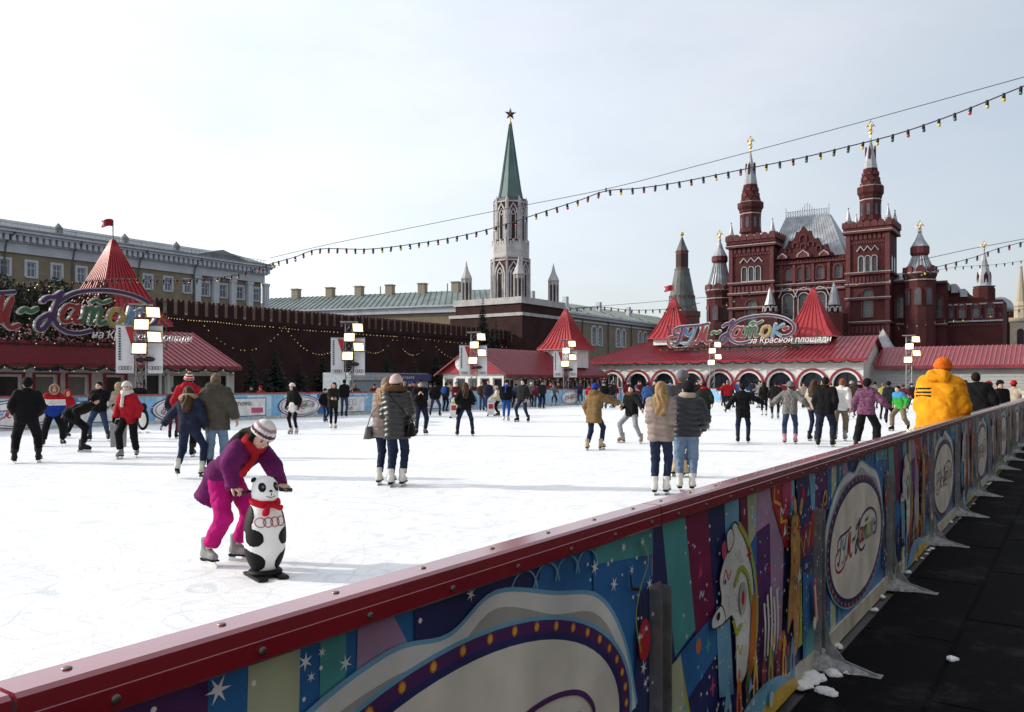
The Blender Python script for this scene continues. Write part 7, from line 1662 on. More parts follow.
person('girl in black sweater, white skirt and white hat gliding alone', 294, 434, 1.50, -30, BLK, BLK, 'stand', 'white', head=WHT, hair='dark', long_hair=True, skirt=WHT, tier=2, coat=.02, hem=.02, hands=((.10, .06, -.46), (.10, .10, -.44)), glove=BLK)
person('dark-clad youngster left of the woman with white skates', 325, 422, 1.34, 20, BLK, DJEAN, 'glide', 'black', head=BLK, tier=2, coat=.025)
person('woman in dark green jacket and black leggings with white skates', 333, 429, 1.54, 10, DGREEN, BLK, 'close', 'white', hair='dark', long_hair=True, tier=2, coat=.028, hem=.2)
person('man in dark jacket and jeans behind the white-skated woman', 344, 417, 1.66, 170, BLK, JEAN, 'stand', 'black', hair='dark', tier=2, coat=.028)
person('woman in shiny black quilted jacket, pale pink hat and brown fur collar', 396, 487, 1.64, 168, KPUF, DJEAN, 'close', 'white', head=PINKH, hair='brown', fur=FURB, puff=True, tier=0, coat=.036, hem=.24, glove=BLK, hands=((.0, .26, -.20), (.06, .18, -.36)), bag=(BLK, 1, .06))
person('woman in beige quilted jacket standing left of the shiny black jacket', 384, 485, 1.60, 160, BPUF, DJEAN, 'close', 'white', head=C('taupe', (.2, .15, .13)), hair='blond', long_hair=True, fur=FURL, puff=True, tier=0, coat=.032, hem=.2, bag=(C('grey_bag', (.16, .15, .15)), -1, .02))
person('man in black looking at a phone in both hands', 421, 435, 1.62, 10, BLK, NAVY, 'phone', 'black', hair='dark', tier=1, coat=.025, eyes=True, skin=SKINP)
person('man with dark jacket and faded jeans right of the phone user', 435, 416, 1.58, 168, BLK, JEAN, 'wide', 'black', hair='dark', tier=2, coat=.03)
person('figure with bright blue backpack near the middle of the far boards', 445, 412, 1.52, 150, CHAR, BLK, 'stand', 'black', hair='dark', backpack=BLUT, tier=3, coat=.03)
person('figure in grey coat and blue hat at the far boards, left of the phone user', 410, 415, 1.55, 30, CHAR, NAVY, 'stand', 'black', head=BLUEH, tier=3, coat=.03)
person('long-haired woman in black jacket and dark jeans, legs apart, back turned', 465, 436, 1.58, 180, BLK, DJEAN, 'wide', 'black', hair='brown', long_hair=True, tier=1, coat=.028, hands=((.10, .16, -.34), (.10, .16, -.34)), bag=(BLK, -1, .0))
person('dark-haired woman facing the camera behind the black-jacketed skater', 456, 417, 1.55, 10, WINE, DJEAN, 'close', 'black', hair='dark', tier=3, coat=.03)
person('child in cream jacket pushing a skating aid by the far boards', 497, 416, 1.42, -70, CRM, BLK, 'lean', 'black', head=CRM, tier=2, coat=.03, hands=((.0, .34, -.28), (.0, .34, -.28)), lean=12, feet=((-.12, -.05, 0, 8, 0), (.12, -.10, 0, -8, 0)))
person('person in black jacket and bright blue trousers', 506, 421, 1.60, 8, BLK, BLUT, 'stand', 'white', head=BLK, scarf=BLUT, tier=2, coat=.025, glove=BLK)
person('tall man in dark leather jacket right of the bright blue trousers', 523, 422, 1.70, -30, CHAR, DJEAN, 'wide', 'black', hair='dark', tier=2, coat=.022, skin=SKINP)
person('woman in tan hooded coat and blue hat stretching an arm right', 594, 450, 1.56, 150, TANC, DJEAN, 'glide', 'cream', head=BLUEH, hood=True, tier=1, coat=.04, hem=.24, hands=((.12, .10, -.44), (.36, .38, -.12)), glove=BEIGE)
person('woman in dark jacket and grey leggings reaching left towards the tan coat', 632, 443, 1.56, -35, BLK, LEGG, 'wide', 'cream', hair='dark', long_hair=True, fur=FURB, tier=1, coat=.032, hem=.14, feet=((-.30, 0, 0, 24, 0), (.28, .08, 0, -22, 0)), drop=.10, roll=-4, hands=((.40, .22, -.30), (.06, .20, -.32)), skin=SKINP, eyes=True)
person('long blond-haired woman in beige quilted jacket at the near red rail', 660, 495, 1.55, 172, BPUF, DJEAN, 'close', 'white', hair='blond', long_hair=True, puff=True, tier=0, coat=.03, hem=.16, headyaw=-24)
person('person in black quilted jacket, dark knit hat and light jeans at the near rail', 686, 491, 1.54, 178, NPUF, LJEAN, 'stand', 'white', head=C('dark_knit', (.018, .018, .03), bump=.6, bscale=45), hair='dark', scarf=BEIGE, puff=True, tier=0, coat=.045, hem=.10, girth=1.12, hands=((.12, .14, -.40), (.12, .14, -.40)))
person('man in grey knit hat mostly hidden between the two quilted jackets', 680, 477, 1.72, 130, CHAR, DJEAN, 'stand', 'cream', head=GREYC, hair='light', tier=1, coat=.03, skin=SKINP)
person('woman in dark coat with red scarf, dark hair, seen from behind', 705, 430, 1.60, 176, DGREEN, BLK, 'glide', 'white', hair='dark', scarf=REDJ, tier=2, coat=.035, hem=.22)
person('person in raspberry jacket near the far arches', 731, 407, 1.50, 150, C('raspberry', (.22, .012, .06)), CHAR, 'stride', 'white', head=C('pink_hat', (.3, .12, .16)), tier=3, coat=.03)
person('small child in white suit before the far arches', 722, 403, 1.25, 20, WHT, LEGG, 'wide', 'white', head=WHT, tier=3, coat=.035, child=True)
person('woman in black coat with both arms held out, back turned', 743, 443, 1.54, 178, BLK, DJEAN, 'out', 'black', hair='dark', tier=1, coat=.03, hem=.22, head=None, hands=((.30, .05, -.38), (.42, .10, -.24)), glove=BLK)
person('woman in mottled grey jacket, jeans and pink skates, arms out', 790, 444, 1.58, 178, CAMO, JEAN, 'out', 'pink', head=GREYC, hair='brown', tier=1, coat=.03, hem=.12, hands=((.36, .12, -.30), (.34, .05, -.34)))
person('long black-haired woman in black by the far arches', 764, 416, 1.54, 176, BLK, BLK, 'stand', 'white', hair='dark', long_hair=True, tier=2, coat=.028, hem=.2)
person('man in black skating away between the arches and the mottled jacket', 775, 419, 1.64, 172, BLK, CHAR, 'glide', 'grey', hair='dark', tier=2, coat=.03)
person('tall man in black sweater and navy trousers, back turned, right of centre', 825, 447, 1.72, 172, BLK, NAVY, 'wide', 'black', hair='dark', tier=1, coat=.03, loose=.012, hem=.14, feet=((-.16, 0, 0, 14, 0), (.16, .10, 0, -10, 0)))
person('woman with brown hair and pale jacket half hidden behind the tall man in black', 813, 441, 1.62, 150, BEIGE, DJEAN, 'stand', 'black', hair='brown', long_hair=True, tier=2, coat=.03)
person('red-haired woman in white jacket and khaki trousers', 840, 441, 1.70, 172, WHT, KHAKI, 'glide', 'grey', hair='red', tier=1, coat=.03, loose=.012, backpack=None)
person('person in brown coat with pale hat skating away, right of centre', 851, 418, 1.58, 176, BROWN, CHAR, 'stand', 'white', head=BEIGE, tier=2, coat=.035, hem=.26)
person('woman in patterned plum and white jacket with wide black trousers', 867, 449, 1.66, 165, PATT, BLK, 'wide', 'black', hair='dark', head=BLK, tier=1, coat=.035, loose=.03, hands=((.14, .10, -.44), (.34, .12, -.34)), feet=((-.24, -.04, 0, 14, 0), (.20, .06, 0, -14, 0)), glove=BLK)
person('boy in green and sky-blue jacket with brown trousers skating left', 897, 431, 1.50, -40, GRN, KHAKI, 'stride', 'black', hair='dark', accents=gb, tier=1, coat=.035, loose=.02, skin=SKINP, eyes=True, lean=12)
person('dark figure behind the boy in the green jacket', 889, 424, 1.56, 170, CHAR, BLK, 'stand', 'black', head=BLK, tier=2, coat=.03)
person('figure in yellow-green jacket left of the boy in green', 883, 420, 1.52, 160, C('lime', (.30, .28, .06)), BLK, 'stand', 'black', hair='light', tier=3, coat=.03)
def by_rail(px, d): return Vector((ray(px) * d, d, 0))
person('man in bright yellow padded jacket and orange knit hat leaning on the rail', 0, 0, 1.93, 162, YELJ, BLK, 'lean', 'black', head=ORNG, hair='light', hood=True, wrk=0.008, accents=strp, tier=0, coat=.058, hem=.14, pos=by_rail(937, 11.6), girth=1.04, lean=5, hands=((-.06, .26, -.36), (.04, .28, -.34)), pole=(.45, -.5, -.6), feet=((-.14, 0, 0, 8, 0), (.14, .04, 0, -8, 0)))
person('dark-haired man in black coat standing at the rail right of the yellow jacket', 0, 0, 1.74, 172, BLK, CHAR, 'stand', 'black', hair='dark', tier=1, coat=.06, girth=1.1, pos=by_rail(977, 17.0), hands=((.12, .16, -.38), (.12, .16, -.38)))
for i, (px, d, H, fc, jm, hm, lb) in enumerate(((989, 20, 1.55, 160, NAVY, REDJ, 'person in red knit hat right of the dark man at the rail'), (1000, 22, 1.58, 20, BLK, BLK, 'person in black hood bending towards the rail, far right'), (1014, 25, 1.62, 170, BEIGE, REDJ, 'person in beige jacket and red hat with arms out at the right edge'), (955, 30, 1.56, 150, SKYB, BLUEH, 'figure in blue hat between yellow jacket and dark man'), (964, 32, 1.6, 20, CHAR, BLK, 'dark-hatted figure just left of the dark man at the rail'), (945, 36, 1.58, 170, GREYC, BLK, 'grey figure just right of the yellow jacket'))):
    person(lb, 0, 0, H, fc, jm, BLK, 'out' if i == 2 else 'stand', 'black', head=hm, tier=2, coat=.035, pos=by_rail(px, d))
# ---- small far skaters, and people standing behind the boards
far = [(531, 407, 1.5, 20, GREYC, 'figure in grey at the far boards right of the leather jacket', WHT), (537, 408, 1.5, 170, WINE, 'figure in wine red at the far boards', BLK), (542, 409, 1.6, 10, CHAR, 'dark figure at the far boards before the small red tent tower', BLK), (569, 404, 1.65, 170, BROWN, 'lone brown-coated figure against the blue far boards', BLK),
       (604, 409, 1.6, 0, BLK, 'dark-clad skater right of the tan coat, far off', BLK), (612, 408, 1.62, 150, CHAR, 'charcoal figure beside the dark-clad far skater', GREYC), (647, 414, 1.58, 165, BLUEJ, 'figure in blue coat behind the grey leggings', BROWN), (640, 407, 1.6, 10, WINE, 'figure in dark red left of the blue coat', BROWN), (656, 409, 1.6, 150, CHAR, 'grey figure close to the first arch', BEIGE),
       (697, 409, 1.6, 20, BLK, 'figure in black below the third arch', BLK), (752, 405, 1.6, 170, NAVY, 'navy figure below the middle arches', BLK), (803, 408, 1.55, 20, BEIGE, 'figure in beige beyond the mottled jacket', BROWN), (858, 407, 1.6, 10, BLK, 'black figure at the far boards beyond the brown coat', WINE), (875, 409, 1.55, 170, GREYC, 'grey figure near the far right boards', BLK),
       (430, 410, 1.5, 20, NAVY, 'navy figure near the kiosk behind the phone user', BROWN), (482, 411, 1.55, 10, BROWN, 'brown figure with scarf by the ringed sign', TANC), (515, 408, 1.5, 150, NAVY, 'navy figure between blue trousers and leather jacket', BLK), (783, 406, 1.6, 170, WINE, 'wine-coloured figure under the arches left of the mottled jacket', BLK), (667, 412, 1.6, 178, BLUEJ, 'blue figure below the second arch', BLK), (912, 410, 1.5, 20, CHAR, 'dark skater at the foot of the right floodlight mast', BLK)]
for px, py, H, fc, jm, lb, hm in far:
    person(lb, px, py, H, fc, jm, random.choice([BLK, DJEAN, CHAR, JEAN]), random.choice(['stand', 'wide', 'glide']), 'black', head=hm, tier=3, coat=.03, group='skaters at the far boards')
arches = [('first', 612), ('second', 637), ('third', 665), ('fourth', 692), ('fifth', 721), ('sixth', 749), ('seventh', 781), ('eighth', 813), ('ninth', 846)]
cols = [('black', BLK), ('navy', NAVY), ('wine-red', WINE), ('grey', GREYC), ('brown', BROWN), ('dark green', DGREEN), ('blue', BLUEJ), ('beige', BEIGE), ('charcoal', CHAR), ('red', REDJ), ('cream', CRM)]
qf = random.Random(77); ci = 0
for an_, apx in arches:
    for j in range(3):
        cn_, cm_ = cols[(ci * 4 + 1) % len(cols)]; ci += 1; py_ = qf.choice([405, 406.5, 408, 411, 415])
        far.append((apx + qf.uniform(-10, 12), py_, qf.uniform(1.45, 1.68), qf.choice([0, 20, 160, 175, 190, -60, 70]), cm_, 'small skater in %s on the far ice below the %s arch from the left' % (cn_, an_), qf.choice([BLK, GREYC, WINE, BROWN, BEIGE, NAVY, None])))
for px_, py_, cn_, cm_, wh in ((388, 416, 'charcoal', CHAR, 'left of the two quilted jackets'), (415, 411, 'wine-red', WINE, 'beside the kiosk sign'), (450, 409, 'beige', BEIGE, 'left of the gabled pavilion'), (475, 409, 'black', BLK, 'under the gabled end'), (488, 412, 'navy', NAVY, 'before the gabled end'), (526, 406, 'cream', CRM, 'left of the small red tent tower'), (553, 406, 'grey', GREYC, 'below the small red tent tower'), (580, 405, 'navy', NAVY, 'right of the small red tent tower'), (590, 408, 'red', REDJ, 'just left of the tan coat'), (356, 414, 'brown', BROWN, 'right of the banner mast'), (905, 413, 'wine-red', WINE, 'right of the boy in green'), (870, 412, 'navy', NAVY, 'behind the patterned plum jacket'), (830, 412, 'beige', BEIGE, 'behind the tall man in black')):
    far.append((px_, py_, qf.uniform(1.45, 1.65), qf.choice([0, 20, 160, 175, -60]), cm_, 'small %s figure on the far ice %s' % (cn_, wh), qf.choice([BLK, GREYC, BROWN, None])))
for px, py, H, fc, jm, lb, hm in far[20:]:
    person(lb, px, py, H, fc, jm, qf.choice([BLK, DJEAN, CHAR, JEAN, GREYC]), qf.choice(['stand', 'wide', 'glide', 'stride', 'out']), qf.choice(['black', 'white']), head=hm, hair=qf.choice(['dark', 'brown', 'blond']), tier=3, coat=.03, group='skaters at the far boards')
beh = [(137, 1.60, CHAR, 'onlooker in grey hood behind the boards left of the red jacket', GREYC), (250, 1.45, BLK, 'onlooker in black behind the boards beside the left pavilion', BLK), (259, 1.42, REDJ, 'onlooker in red behind the boards beside the left pavilion', REDJ), (372, 1.5, WINE, 'onlooker in dark red behind the boards below the kiosk', WINE), (382, 1.55, BROWN, 'onlooker in brown behind the boards below the kiosk', GREYC), (402, 1.6, NAVY, 'onlooker with fair hood behind the boards near the kiosk sign', FURL), (557, 1.6, CHAR, 'dark onlooker by the small red tent tower', BLK), (549, 1.55, WINE, 'onlooker in wine red left of the tent tower mast', TANC)]
for px, H, jm, lb, hm in beh:
    s_ = sp(px, 390, T_FAR + 0.9)[0]; o = W(s_, T_FAR + 0.75, -0.12)
    person(lb, 0, 0, H + 0.06, random.choice([0, 20, -20]), jm, CHAR, 'stand', 'black', head=hm, tier=3, coat=.04, pos=o, group='onlookers behind the boards')
# ================================================================== the girl, the panda skating aid, other aids, bag, strings of lamps
def girl_panda():
    P = ice_at(265, 576); yawP = R(36)                       # the panda's nose points right of the camera
    root = thing('panda_skating_aid', 'black and white panda skating aid with red scarf and four-ring emblem', 'skating aid', P, yawP)
    # local -y is the panda's front
    def body(p):
        d = elp(p, (0, 0, 0.285), (0.160, 0.155, 0.275)); d = smin(d, elp(p, (0, 0.005, 0.44), (0.132, 0.125, 0.23)), 0.08); d = smin(d, elp(p, (0, -0.005, 0.70), (0.105, 0.112, 0.112)), 0.06)
        d = smin(d, elp(p, (0, -0.085, 0.675), (0.062, 0.06, 0.05)), 0.035)
        for sx in (-1, 1): d = smin(d, elp(p, (sx * 0.078, 0.02, 0.775), (0.026, 0.02, 0.024)), 0.012)
        return np.maximum(d, 0.035 - p[:, 2])
    def mk(fn, lo, hi, h, name, m, parent=root):
        v, f = snets(fn, lo, hi, h); b = MB(); b.add([tuple(x) for x in v], f.tolist()); return b.build(name, m, parent, True)
    PW = mat('panda_white', (0.70, 0.70, 0.70), 0.5, var=0.05, scale=9); PB = mat('panda_black', (0.007, 0.007, 0.008), 0.6, var=0.2, spec=0.15)
    lo, hi = (-0.2, -0.2, 0.0), (0.2, 0.2, 0.84)
    mk(body, lo, hi, 0.011, 'body', PW)
    def patch(reg): return lambda p: np.maximum(body(p) - 0.004, reg(p))
    for sx in (-1, 1):
        # arm wraps from the shoulder round to the belly; foot patch wraps the lower body
        arm = lambda p, sx=sx: smin(elp(p, (sx * 0.20, 0.06, 0.50), (0.12, 0.20, 0.13)), elp(p, (sx * 0.13, -0.12, 0.33), (0.075, 0.12, 0.07)), 0.06)
        mk(patch(arm), lo, hi, 0.0105, 'arm_patch', PB)
        leg = lambda p, sx=sx: smin(elp(p, (sx * 0.19, 0.05, 0.13), (0.13, 0.22, 0.125)), elp(p, (sx * 0.13, -0.12, 0.12), (0.095, 0.10, 0.09)), 0.05)
        mk(patch(leg), lo, hi, 0.0105, 'leg_patch', PB)
        eye = lambda p, sx=sx: elp(p, (sx * 0.060, -0.105, 0.735), (0.030, 0.05, 0.042))
        e = mk(patch(eye), (-0.15, -0.16, 0.66), (0.15, 0, 0.82), 0.0065, 'eye_patch', PB); b = MB(); b.ball((sx * 0.055, -0.112, 0.735), 0.011, 8); b.build('eye', GREYC, e)
        ear = lambda p, sx=sx: elp(p, (sx * 0.088, 0.02, 0.785), (0.026, 0.03, 0.026)); mk(patch(ear), (-0.15, -0.1, 0.74), (0.15, 0.1, 0.85), 0.008, 'ear_patch', PB)
    def surf(x, z, off=0.004):                               # front surface of the panda at x, z
        y0, y1 = -0.3, 0.0
        for _ in range(30):
            ym = (y0 + y1) / 2
            if body(np.array([[x, ym, z]]))[0] > 0: y0 = ym
            else: y1 = ym
        return (x, y0 - off, z)
    b = MB(); b.ball(surf(0, 0.700, -0.006), (0.017, 0.010, 0.012), 8); b.build('nose', PB, root)
    b = MB(); b.tube([surf(0, 0.688), surf(0, 0.665)], 0.0025, 5); b.tube([surf(-0.035 + 0.007 * k, 0.652 + 0.010 * (abs(k - 5) / 5) ** 2, 0.002) for k in range(11)], 0.0025, 5); b.build('mouth', PB, root)
    b = MB()
    for k in range(4):
        cx = -0.080 + 0.056 * k; b.tube([surf(cx + 0.037 * math.cos(a), 0.455 + 0.037 * math.sin(a), 0.003 + 0.001 * k) for a in np.linspace(0, 2 * math.pi, 22)], 0.0033, 5)
    b.build('ring_emblem', mat('emblem_red', (0.30, 0.02, 0.03), 0.4, var=0), root)
    RS = fabric('red_scarf', (0.42, 0.008, 0.02))
    def sc(p):
        rr_ = np.sqrt((p[:, 0] / 1.0) ** 2 + p[:, 1] ** 2); d = np.sqrt((rr_ - 0.103) ** 2 + ((p[:, 2] - 0.605 + 0.10 * (-p[:, 1])) * 0.62) ** 2) - 0.020
        d = smin(d, cap_(p, (-0.02, -0.145, 0.585), (-0.055, -0.165, 0.535), 0.018, 0.030), 0.015); return smin(d, cap_(p, (0.02, -0.14, 0.585), (0.075, -0.145, 0.565), 0.016, 0.024), 0.015) + 0.003 * np.sin(p[:, 0] * 70 + p[:, 2] * 60)
    mk(sc, (-0.18, -0.22, 0.5), (0.18, 0.18, 0.68), 0.008, 'scarf', RS)
    b = MB(); b.tube([(-0.235, 0.04, 0.675), (-0.10, 0.035, 0.69), (0.10, 0.035, 0.69), (0.235, 0.04, 0.675)], 0.0115, 8); hb = b.build('handlebar', PB, root)
    b = MB()
    for sx in (-1, 1): b.tube([(sx * 0.14, 0.037, 0.686), (sx * 0.24, 0.04, 0.674)], 0.0165, 8)
    b.build('grip', mat('black_grip', (0.014, 0.014, 0.015), 0.8, var=0.2), hb)
    for sx in (-1, 1):
        b = MB(); b.prism([(-0.17, 0.0), (0.17, 0.0), (0.20, 0.016), (0.17, 0.026), (-0.17, 0.026), (-0.20, 0.016)], -0.038, 0.038, 0, Matrix.Translation((sx * 0.085, -0.02, 0.0)) @ Matrix.Rotation(math.pi / 2, 4, 'Z')); b.build('runner', PB, root)
    b = MB(); b.lathe([(0.135, 0.028), (0.14, 0.04), (0.125, 0.06)], 20); b.build('base', PB, root, True)
    # the girl: her hands close on the grips
    G = ice_at(224, 564); H = 1.45; k = H / 1.70; face = 39.0
    rz = math.pi + R(face) - math.atan2(G.x, G.y)
    inv = Matrix.Translation(G) @ Matrix.Rotation(rz, 4, 'Z') @ Matrix.Scale(k, 4); inv = inv.inverted()
    MP = Matrix.Translation(P) @ Matrix.Rotation(yawP, 4, 'Z')
    tg = []
    for sx in (-1, 1):
        gw = MP @ Vector((sx * 0.19, 0.04, 0.68)); tg.append(inv @ gw)
    # which of the grips is on her left side (local -x)
    tg.sort(key=lambda q_: q_.x)
    hd = [Vector((0.15, 1, -0.25)), Vector((-0.15, 1, -0.25))]
    wr = [('abs', *(t_ - h_.normalized() * 0.085 + Vector((0, 0, 0.020)))) for t_, h_ in zip(tg, hd)]
    mid = (tg[0] + tg[1]) / 2
    g = person('girl in plum coat, magenta trousers and striped hat pushing the panda aid', 0, 0, H, face, PURP, MAG, 'stand', 'grey', pos=G, tier=0, head=[WHT, WHT, C('hat_stripe', (.12, .03, .06)), WHT, C('hat_stripe2', (.3, .2, .24))], hair='dark', long_hair=True, scarf=REDJ, coat=.028, hem=.30, loose=.018, girth=1.02, pants_hem=.03, child=True, skin=SKINP, eyes=True,
               lean=53, drop=.06, roll=0, feet=((-.15, .02, 0, 10, 0), (.15, -.06, 0, -8, 0)), pely=.08, hands=(wr[0], wr[1]), hdir=[tuple(x) for x in hd], palm=(0, 0, -1), curl=1.25, headpitch=34, headyaw=0, wrk=0.012, pole=(0.7, -0.2, 0.5), thumbin=True)
girl_panda()

# small white skating aids by the far boards
def small_aid(px, py, label, top):
    r_ = thing('skating_aid', label, 'skating aid', ice_at(px, py), R(random.uniform(-20, 20)), 'white skating aids by the far boards')
    b = MB(); b.prism([(-0.17, 0.06), (0.17, 0.06), (0.15, 0.5), (0.12, 0.82), (0.0, 0.9), (-0.12, 0.82), (-0.15, 0.5)], -0.13, 0.13); b.build('body', WHITE, r_)
    MB().box(-0.11, 0.11, -0.138, -0.131, 0.34, 0.56).build('red_panel', P_RED, r_); MB().box(-0.11, 0.11, -0.138, -0.131, 0.62, 0.72).build('top_panel', top, r_)
    for sx in (-1, 1): MB().box(sx * 0.15 - 0.03, sx * 0.15 + 0.03, -0.3, 0.26, 0.0, 0.06).build('runner', PB_, r_)
    b = MB(); b.tube([(-0.24, 0.0, 0.80), (0.24, 0.0, 0.80)], 0.015, 6); b.build('handlebar', PB_, r_)
PB_ = mat('panda_black', (0.01, 0.01, 0.01))
small_aid(454, 418, 'white skating aid with red and green panels beside the long-haired skater', P_LIME)
small_aid(491, 416, 'white skating aid with red panel pushed by the child in cream', P_GREY)
r_ = thing('skating_aid', 'dark penguin-shaped skating aid right of the woman in red', 'skating aid', ice_at(143, 433), R(20))
b = MB(); v, f = snets(lambda p: smin(elp(p, (0, 0, 0.42), (0.17, 0.15, 0.34)), elp(p, (0, 0, 0.82), (0.11, 0.11, 0.11)), 0.08), (-.2, -.2, 0), (.2, .2, 1.0), 0.025); b.add([tuple(x) for x in v], f.tolist()); b.build('body', PB_, r_, True)
v, f = snets(lambda p: np.maximum(smin(elp(p, (0, 0, 0.42), (0.17, 0.15, 0.34)), elp(p, (0, 0, 0.82), (0.11, 0.11, 0.11)), 0.08) - 0.006, elp(p, (0, -0.16, 0.40), (0.11, 0.12, 0.26))), (-.2, -.2, 0), (.2, .2, 1.0), 0.02); b = MB(); b.add([tuple(x) for x in v], f.tolist()); b.build('belly', WHITE, r_, True)
for sx in (-1, 1): MB().box(sx * 0.12 - 0.04, sx * 0.12 + 0.04, -0.3, 0.25, 0, 0.05).build('runner', WHITE, r_)
MB().tube([(-0.3, 0.05, 0.78), (0.3, 0.05, 0.78)], 0.018, 6).build('handlebar', STEEL, r_)
# silver bag held by the woman in red
o = ice_at(118.5, 456.5); bg_ = thing('carrier_bag', 'large silver grey carrier bag held by the woman in red', 'bag', (o.x, o.y, 0.20), R(24))
b = MB(); b.add([(-0.15, -0.07, 0), (0.15, -0.07, 0), (0.15, 0.07, 0), (-0.15, 0.07, 0), (-0.165, -0.05, 0.47), (0.165, -0.05, 0.47), (0.165, 0.05, 0.47), (-0.165, 0.05, 0.47)], [(3, 2, 1, 0), (0, 1, 5, 4), (1, 2, 6, 5), (2, 3, 7, 6), (3, 0, 4, 7)]); b.build('bag_body', mat('silver_paper', (0.30, 0.31, 0.33), 0.35, metal=0.4, var=0.15, bump=0.2, bscale=12), bg_)
b = MB(); b.tube(crom([(-0.08, -0.05, 0.46), (-0.05, -0.03, 0.58), (0.05, -0.03, 0.58), (0.08, -0.05, 0.46)], 4), 0.006, 5); b.build('handle', WHITE, bg_)

# ------------------------------------------------------------------ strings of coloured lamps over the rink
BULBC = [mat('bulb_' + n, c, 0.15, var=0, spec=0.6) for n, c in (('yellow', (0.62, 0.42, 0.05)), ('blue', (0.03, 0.06, 0.16)), ('red', (0.35, 0.03, 0.03)), ('green', (0.02, 0.12, 0.06)))]
WIRE = mat('cable', (0.01, 0.01, 0.011), 0.6, var=0)
b = MB(); b.lathe([(0.001, -0.20), (0.030, -0.192), (0.046, -0.16), (0.044, -0.12), (0.034, -0.10)], 8); MBULB = [mesh_of(b, 'bulb', [m], True) for m in BULBC]
b = MB(); b.lathe([(0.042, -0.118), (0.044, -0.03), (0.034, 0.02), (0.012, 0.035)], 8); MSOCK = mesh_of(b, 'socket', [WIRE], True)
def at_px(px, py, d): return Vector((ray(px) * d, d, CAM_H + (HOR - py) * d / F_PX))
def lamp_string(label, pts, step, seed, r=0.018, scale=1.0, tie=None):
    q = random.Random(seed); line = [Vector(p) for p in crom([tuple(p) for p in pts], 24)]; r_ = thing('lamp_string', label, 'string lights', line[0], 0, 'strings of coloured lamps')
    o = line[0].copy(); line = [p - o for p in line]; MB().tube(line, r, 5).build('cable', WIRE, r_)
    acc = 0.0; n = 0
    for a, c in zip(line, line[1:]):
        L_ = (c - a).length
        while acc < L_:
            p = a.lerp(c, acc / L_); m_i = [0, 1, 2, 3][n % 4] if q.random() < 0.75 else q.randrange(4)
            s_ = put('socket', MSOCK, r_, p); s_.scale = (scale,) * 3; s_.rotation_euler = (q.uniform(-.16, .16), q.uniform(-.16, .16), 0); put('bulb', MBULB[m_i], s_); acc += step; n += 1
        acc -= L_
dA = lambda px: 21.0 + (1060 - px) * 0.0165
main = [(1075, 68), (1024, 86), (960, 112), (900, 133), (850, 146), (800, 158), (740, 170), (680, 182), (640, 188), (606, 191), (580, 200), (540, 213), (500, 226), (460, 236), (420, 243), (370, 249), (320, 249), (295, 257), (273, 263)]
lamp_string('long string of coloured lamps slung high across the rink', [at_px(a, b_, dA(a)) for a, b_ in main], 0.405, 1)
lf = [(273, 263), (235, 275), (200, 279), (160, 280), (120, 279), (60, 283), (0, 282), (-40, 280)]
lamp_string('string of coloured lamps before the ochre palace, ending at the left pavilion', [at_px(a, b_, dA(a)) for a, b_ in lf], 0.35, 2)
b = MB(); pts = [at_px(a, b_, dA(a)) for a, b_ in ((1080, 62), (1024, 77), (850, 125), (700, 165), (606, 189), (500, 210), (400, 230), (330, 244), (270, 258))]; b.tube(crom([tuple(p) for p in pts], 10), 0.011, 5); tag(b.build('catenary_cable', WIRE), 'thin support cable running above the long lamp string', 'cable')
b = MB(); b.tube([at_px(606, 188, dA(606)), at_px(606, 192, dA(606))], 0.03, 5); tag(b.build('cable_clamp', WIRE), 'small clamp joining the lamp string to its cable', 'clamp')
lamp_string('short string of lamps right of the museum corner turret', [at_px(a, b_, 44 - (a - 930) * 0.02) for a, b_ in ((925, 270), (945, 265), (975, 257), (1000, 248), (1040, 238))], 0.50, 3, 0.018, 1.25)
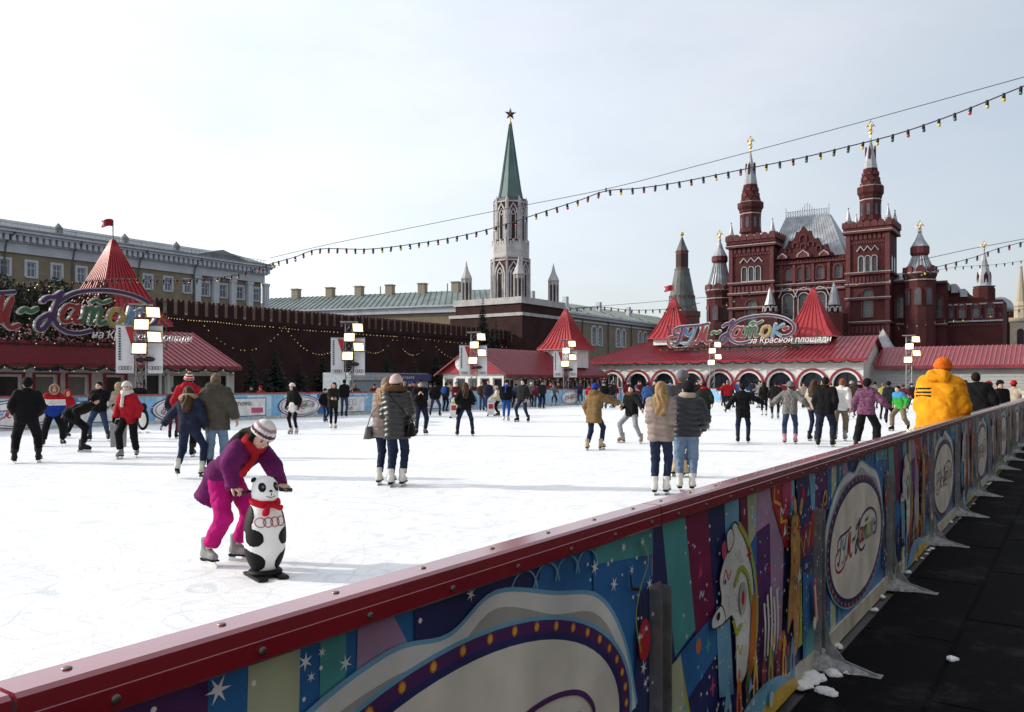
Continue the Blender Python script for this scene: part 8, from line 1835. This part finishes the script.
b = MB(); b.tube([at_px(a, b_, 46) for a, b_ in ((920, 260), (970, 249), (1045, 235))], 0.016, 5); tag(b.build('catenary_cable', WIRE), 'thin cable above the lamp string beside the museum turret', 'cable')
lamp_string('string of lamps between the middle tent tower and the far left tent roof', [at_px(a, b_, 60) for a, b_ in ((570, 309), (600, 307), (630, 310), (668, 309), (700, 303))], 0.5, 4, 0.02, 1.3)
b = MB(); b.tube([at_px(a, b_, 60) for a, b_ in ((575, 308), (640, 303), (720, 296))], 0.015, 5); tag(b.build('catenary_cable', WIRE), 'thin cable above the lamps near the far left tent roof', 'cable')
lamp_string('string of lamps crossing in front of the museum facade', [at_px(a, b_, 62) for a, b_ in ((727, 303), (760, 289), (800, 286), (850, 283), (900, 277), (950, 268), (1000, 264), (1040, 258))], 0.62, 5, 0.012, 1.1)
lamp_string('lower string of lamps before the museum right wing', [at_px(a, b_, 62) for a, b_ in ((880, 330), (930, 322), (980, 316), (1040, 306))], 0.7, 6, 0.012, 1.1)
# fairy lights swagged on the fortress wall
FL = mat('fairy_light', (1, 1, 1))
def fairy(label, pts, n, sag, r=0.06):
    b = MB(); c = MB(); line = []
    for a, e in zip(pts, pts[1:]):
        for k in range(n):
            u = k / n; p = a.lerp(e, u); p = Vector((p.x, p.y, p.z - sag * 4 * u * (1 - u))); line.append(p)
            if random.random() < 0.8: b.ball(p + Vector((0, 0, -0.1)), r * random.uniform(0.6, 1.1), 5)
    o = MB().tube(line, 0.025, 4).build('fairy_light_garland', WIRE); tag(o, label, 'string lights', 'fairy light swags on the wall'); b.build('lamp', FL, o, kind='stuff')
def wl_(px, py, T=93.4): s_, z = sp(px, py, T); return W(s_, T, z)
fairy('upper row of fairy lights along the fortress wall', [wl_(a, b_) for a, b_ in ((160, 316), (215, 321), (270, 326), (330, 331), (400, 336), (480, 344), (560, 352))], 20, 0.1)
fairy('low swags of fairy lights on the left half of the fortress wall', [wl_(a, b_) for a, b_ in ((200, 320), (285, 326), (350, 333))], 22, 3.6)
fairy('low swags of fairy lights on the right half of the fortress wall', [wl_(a, b_) for a, b_ in ((350, 333), (395, 336), (430, 339), (480, 345), (520, 350))], 18, 2.9)
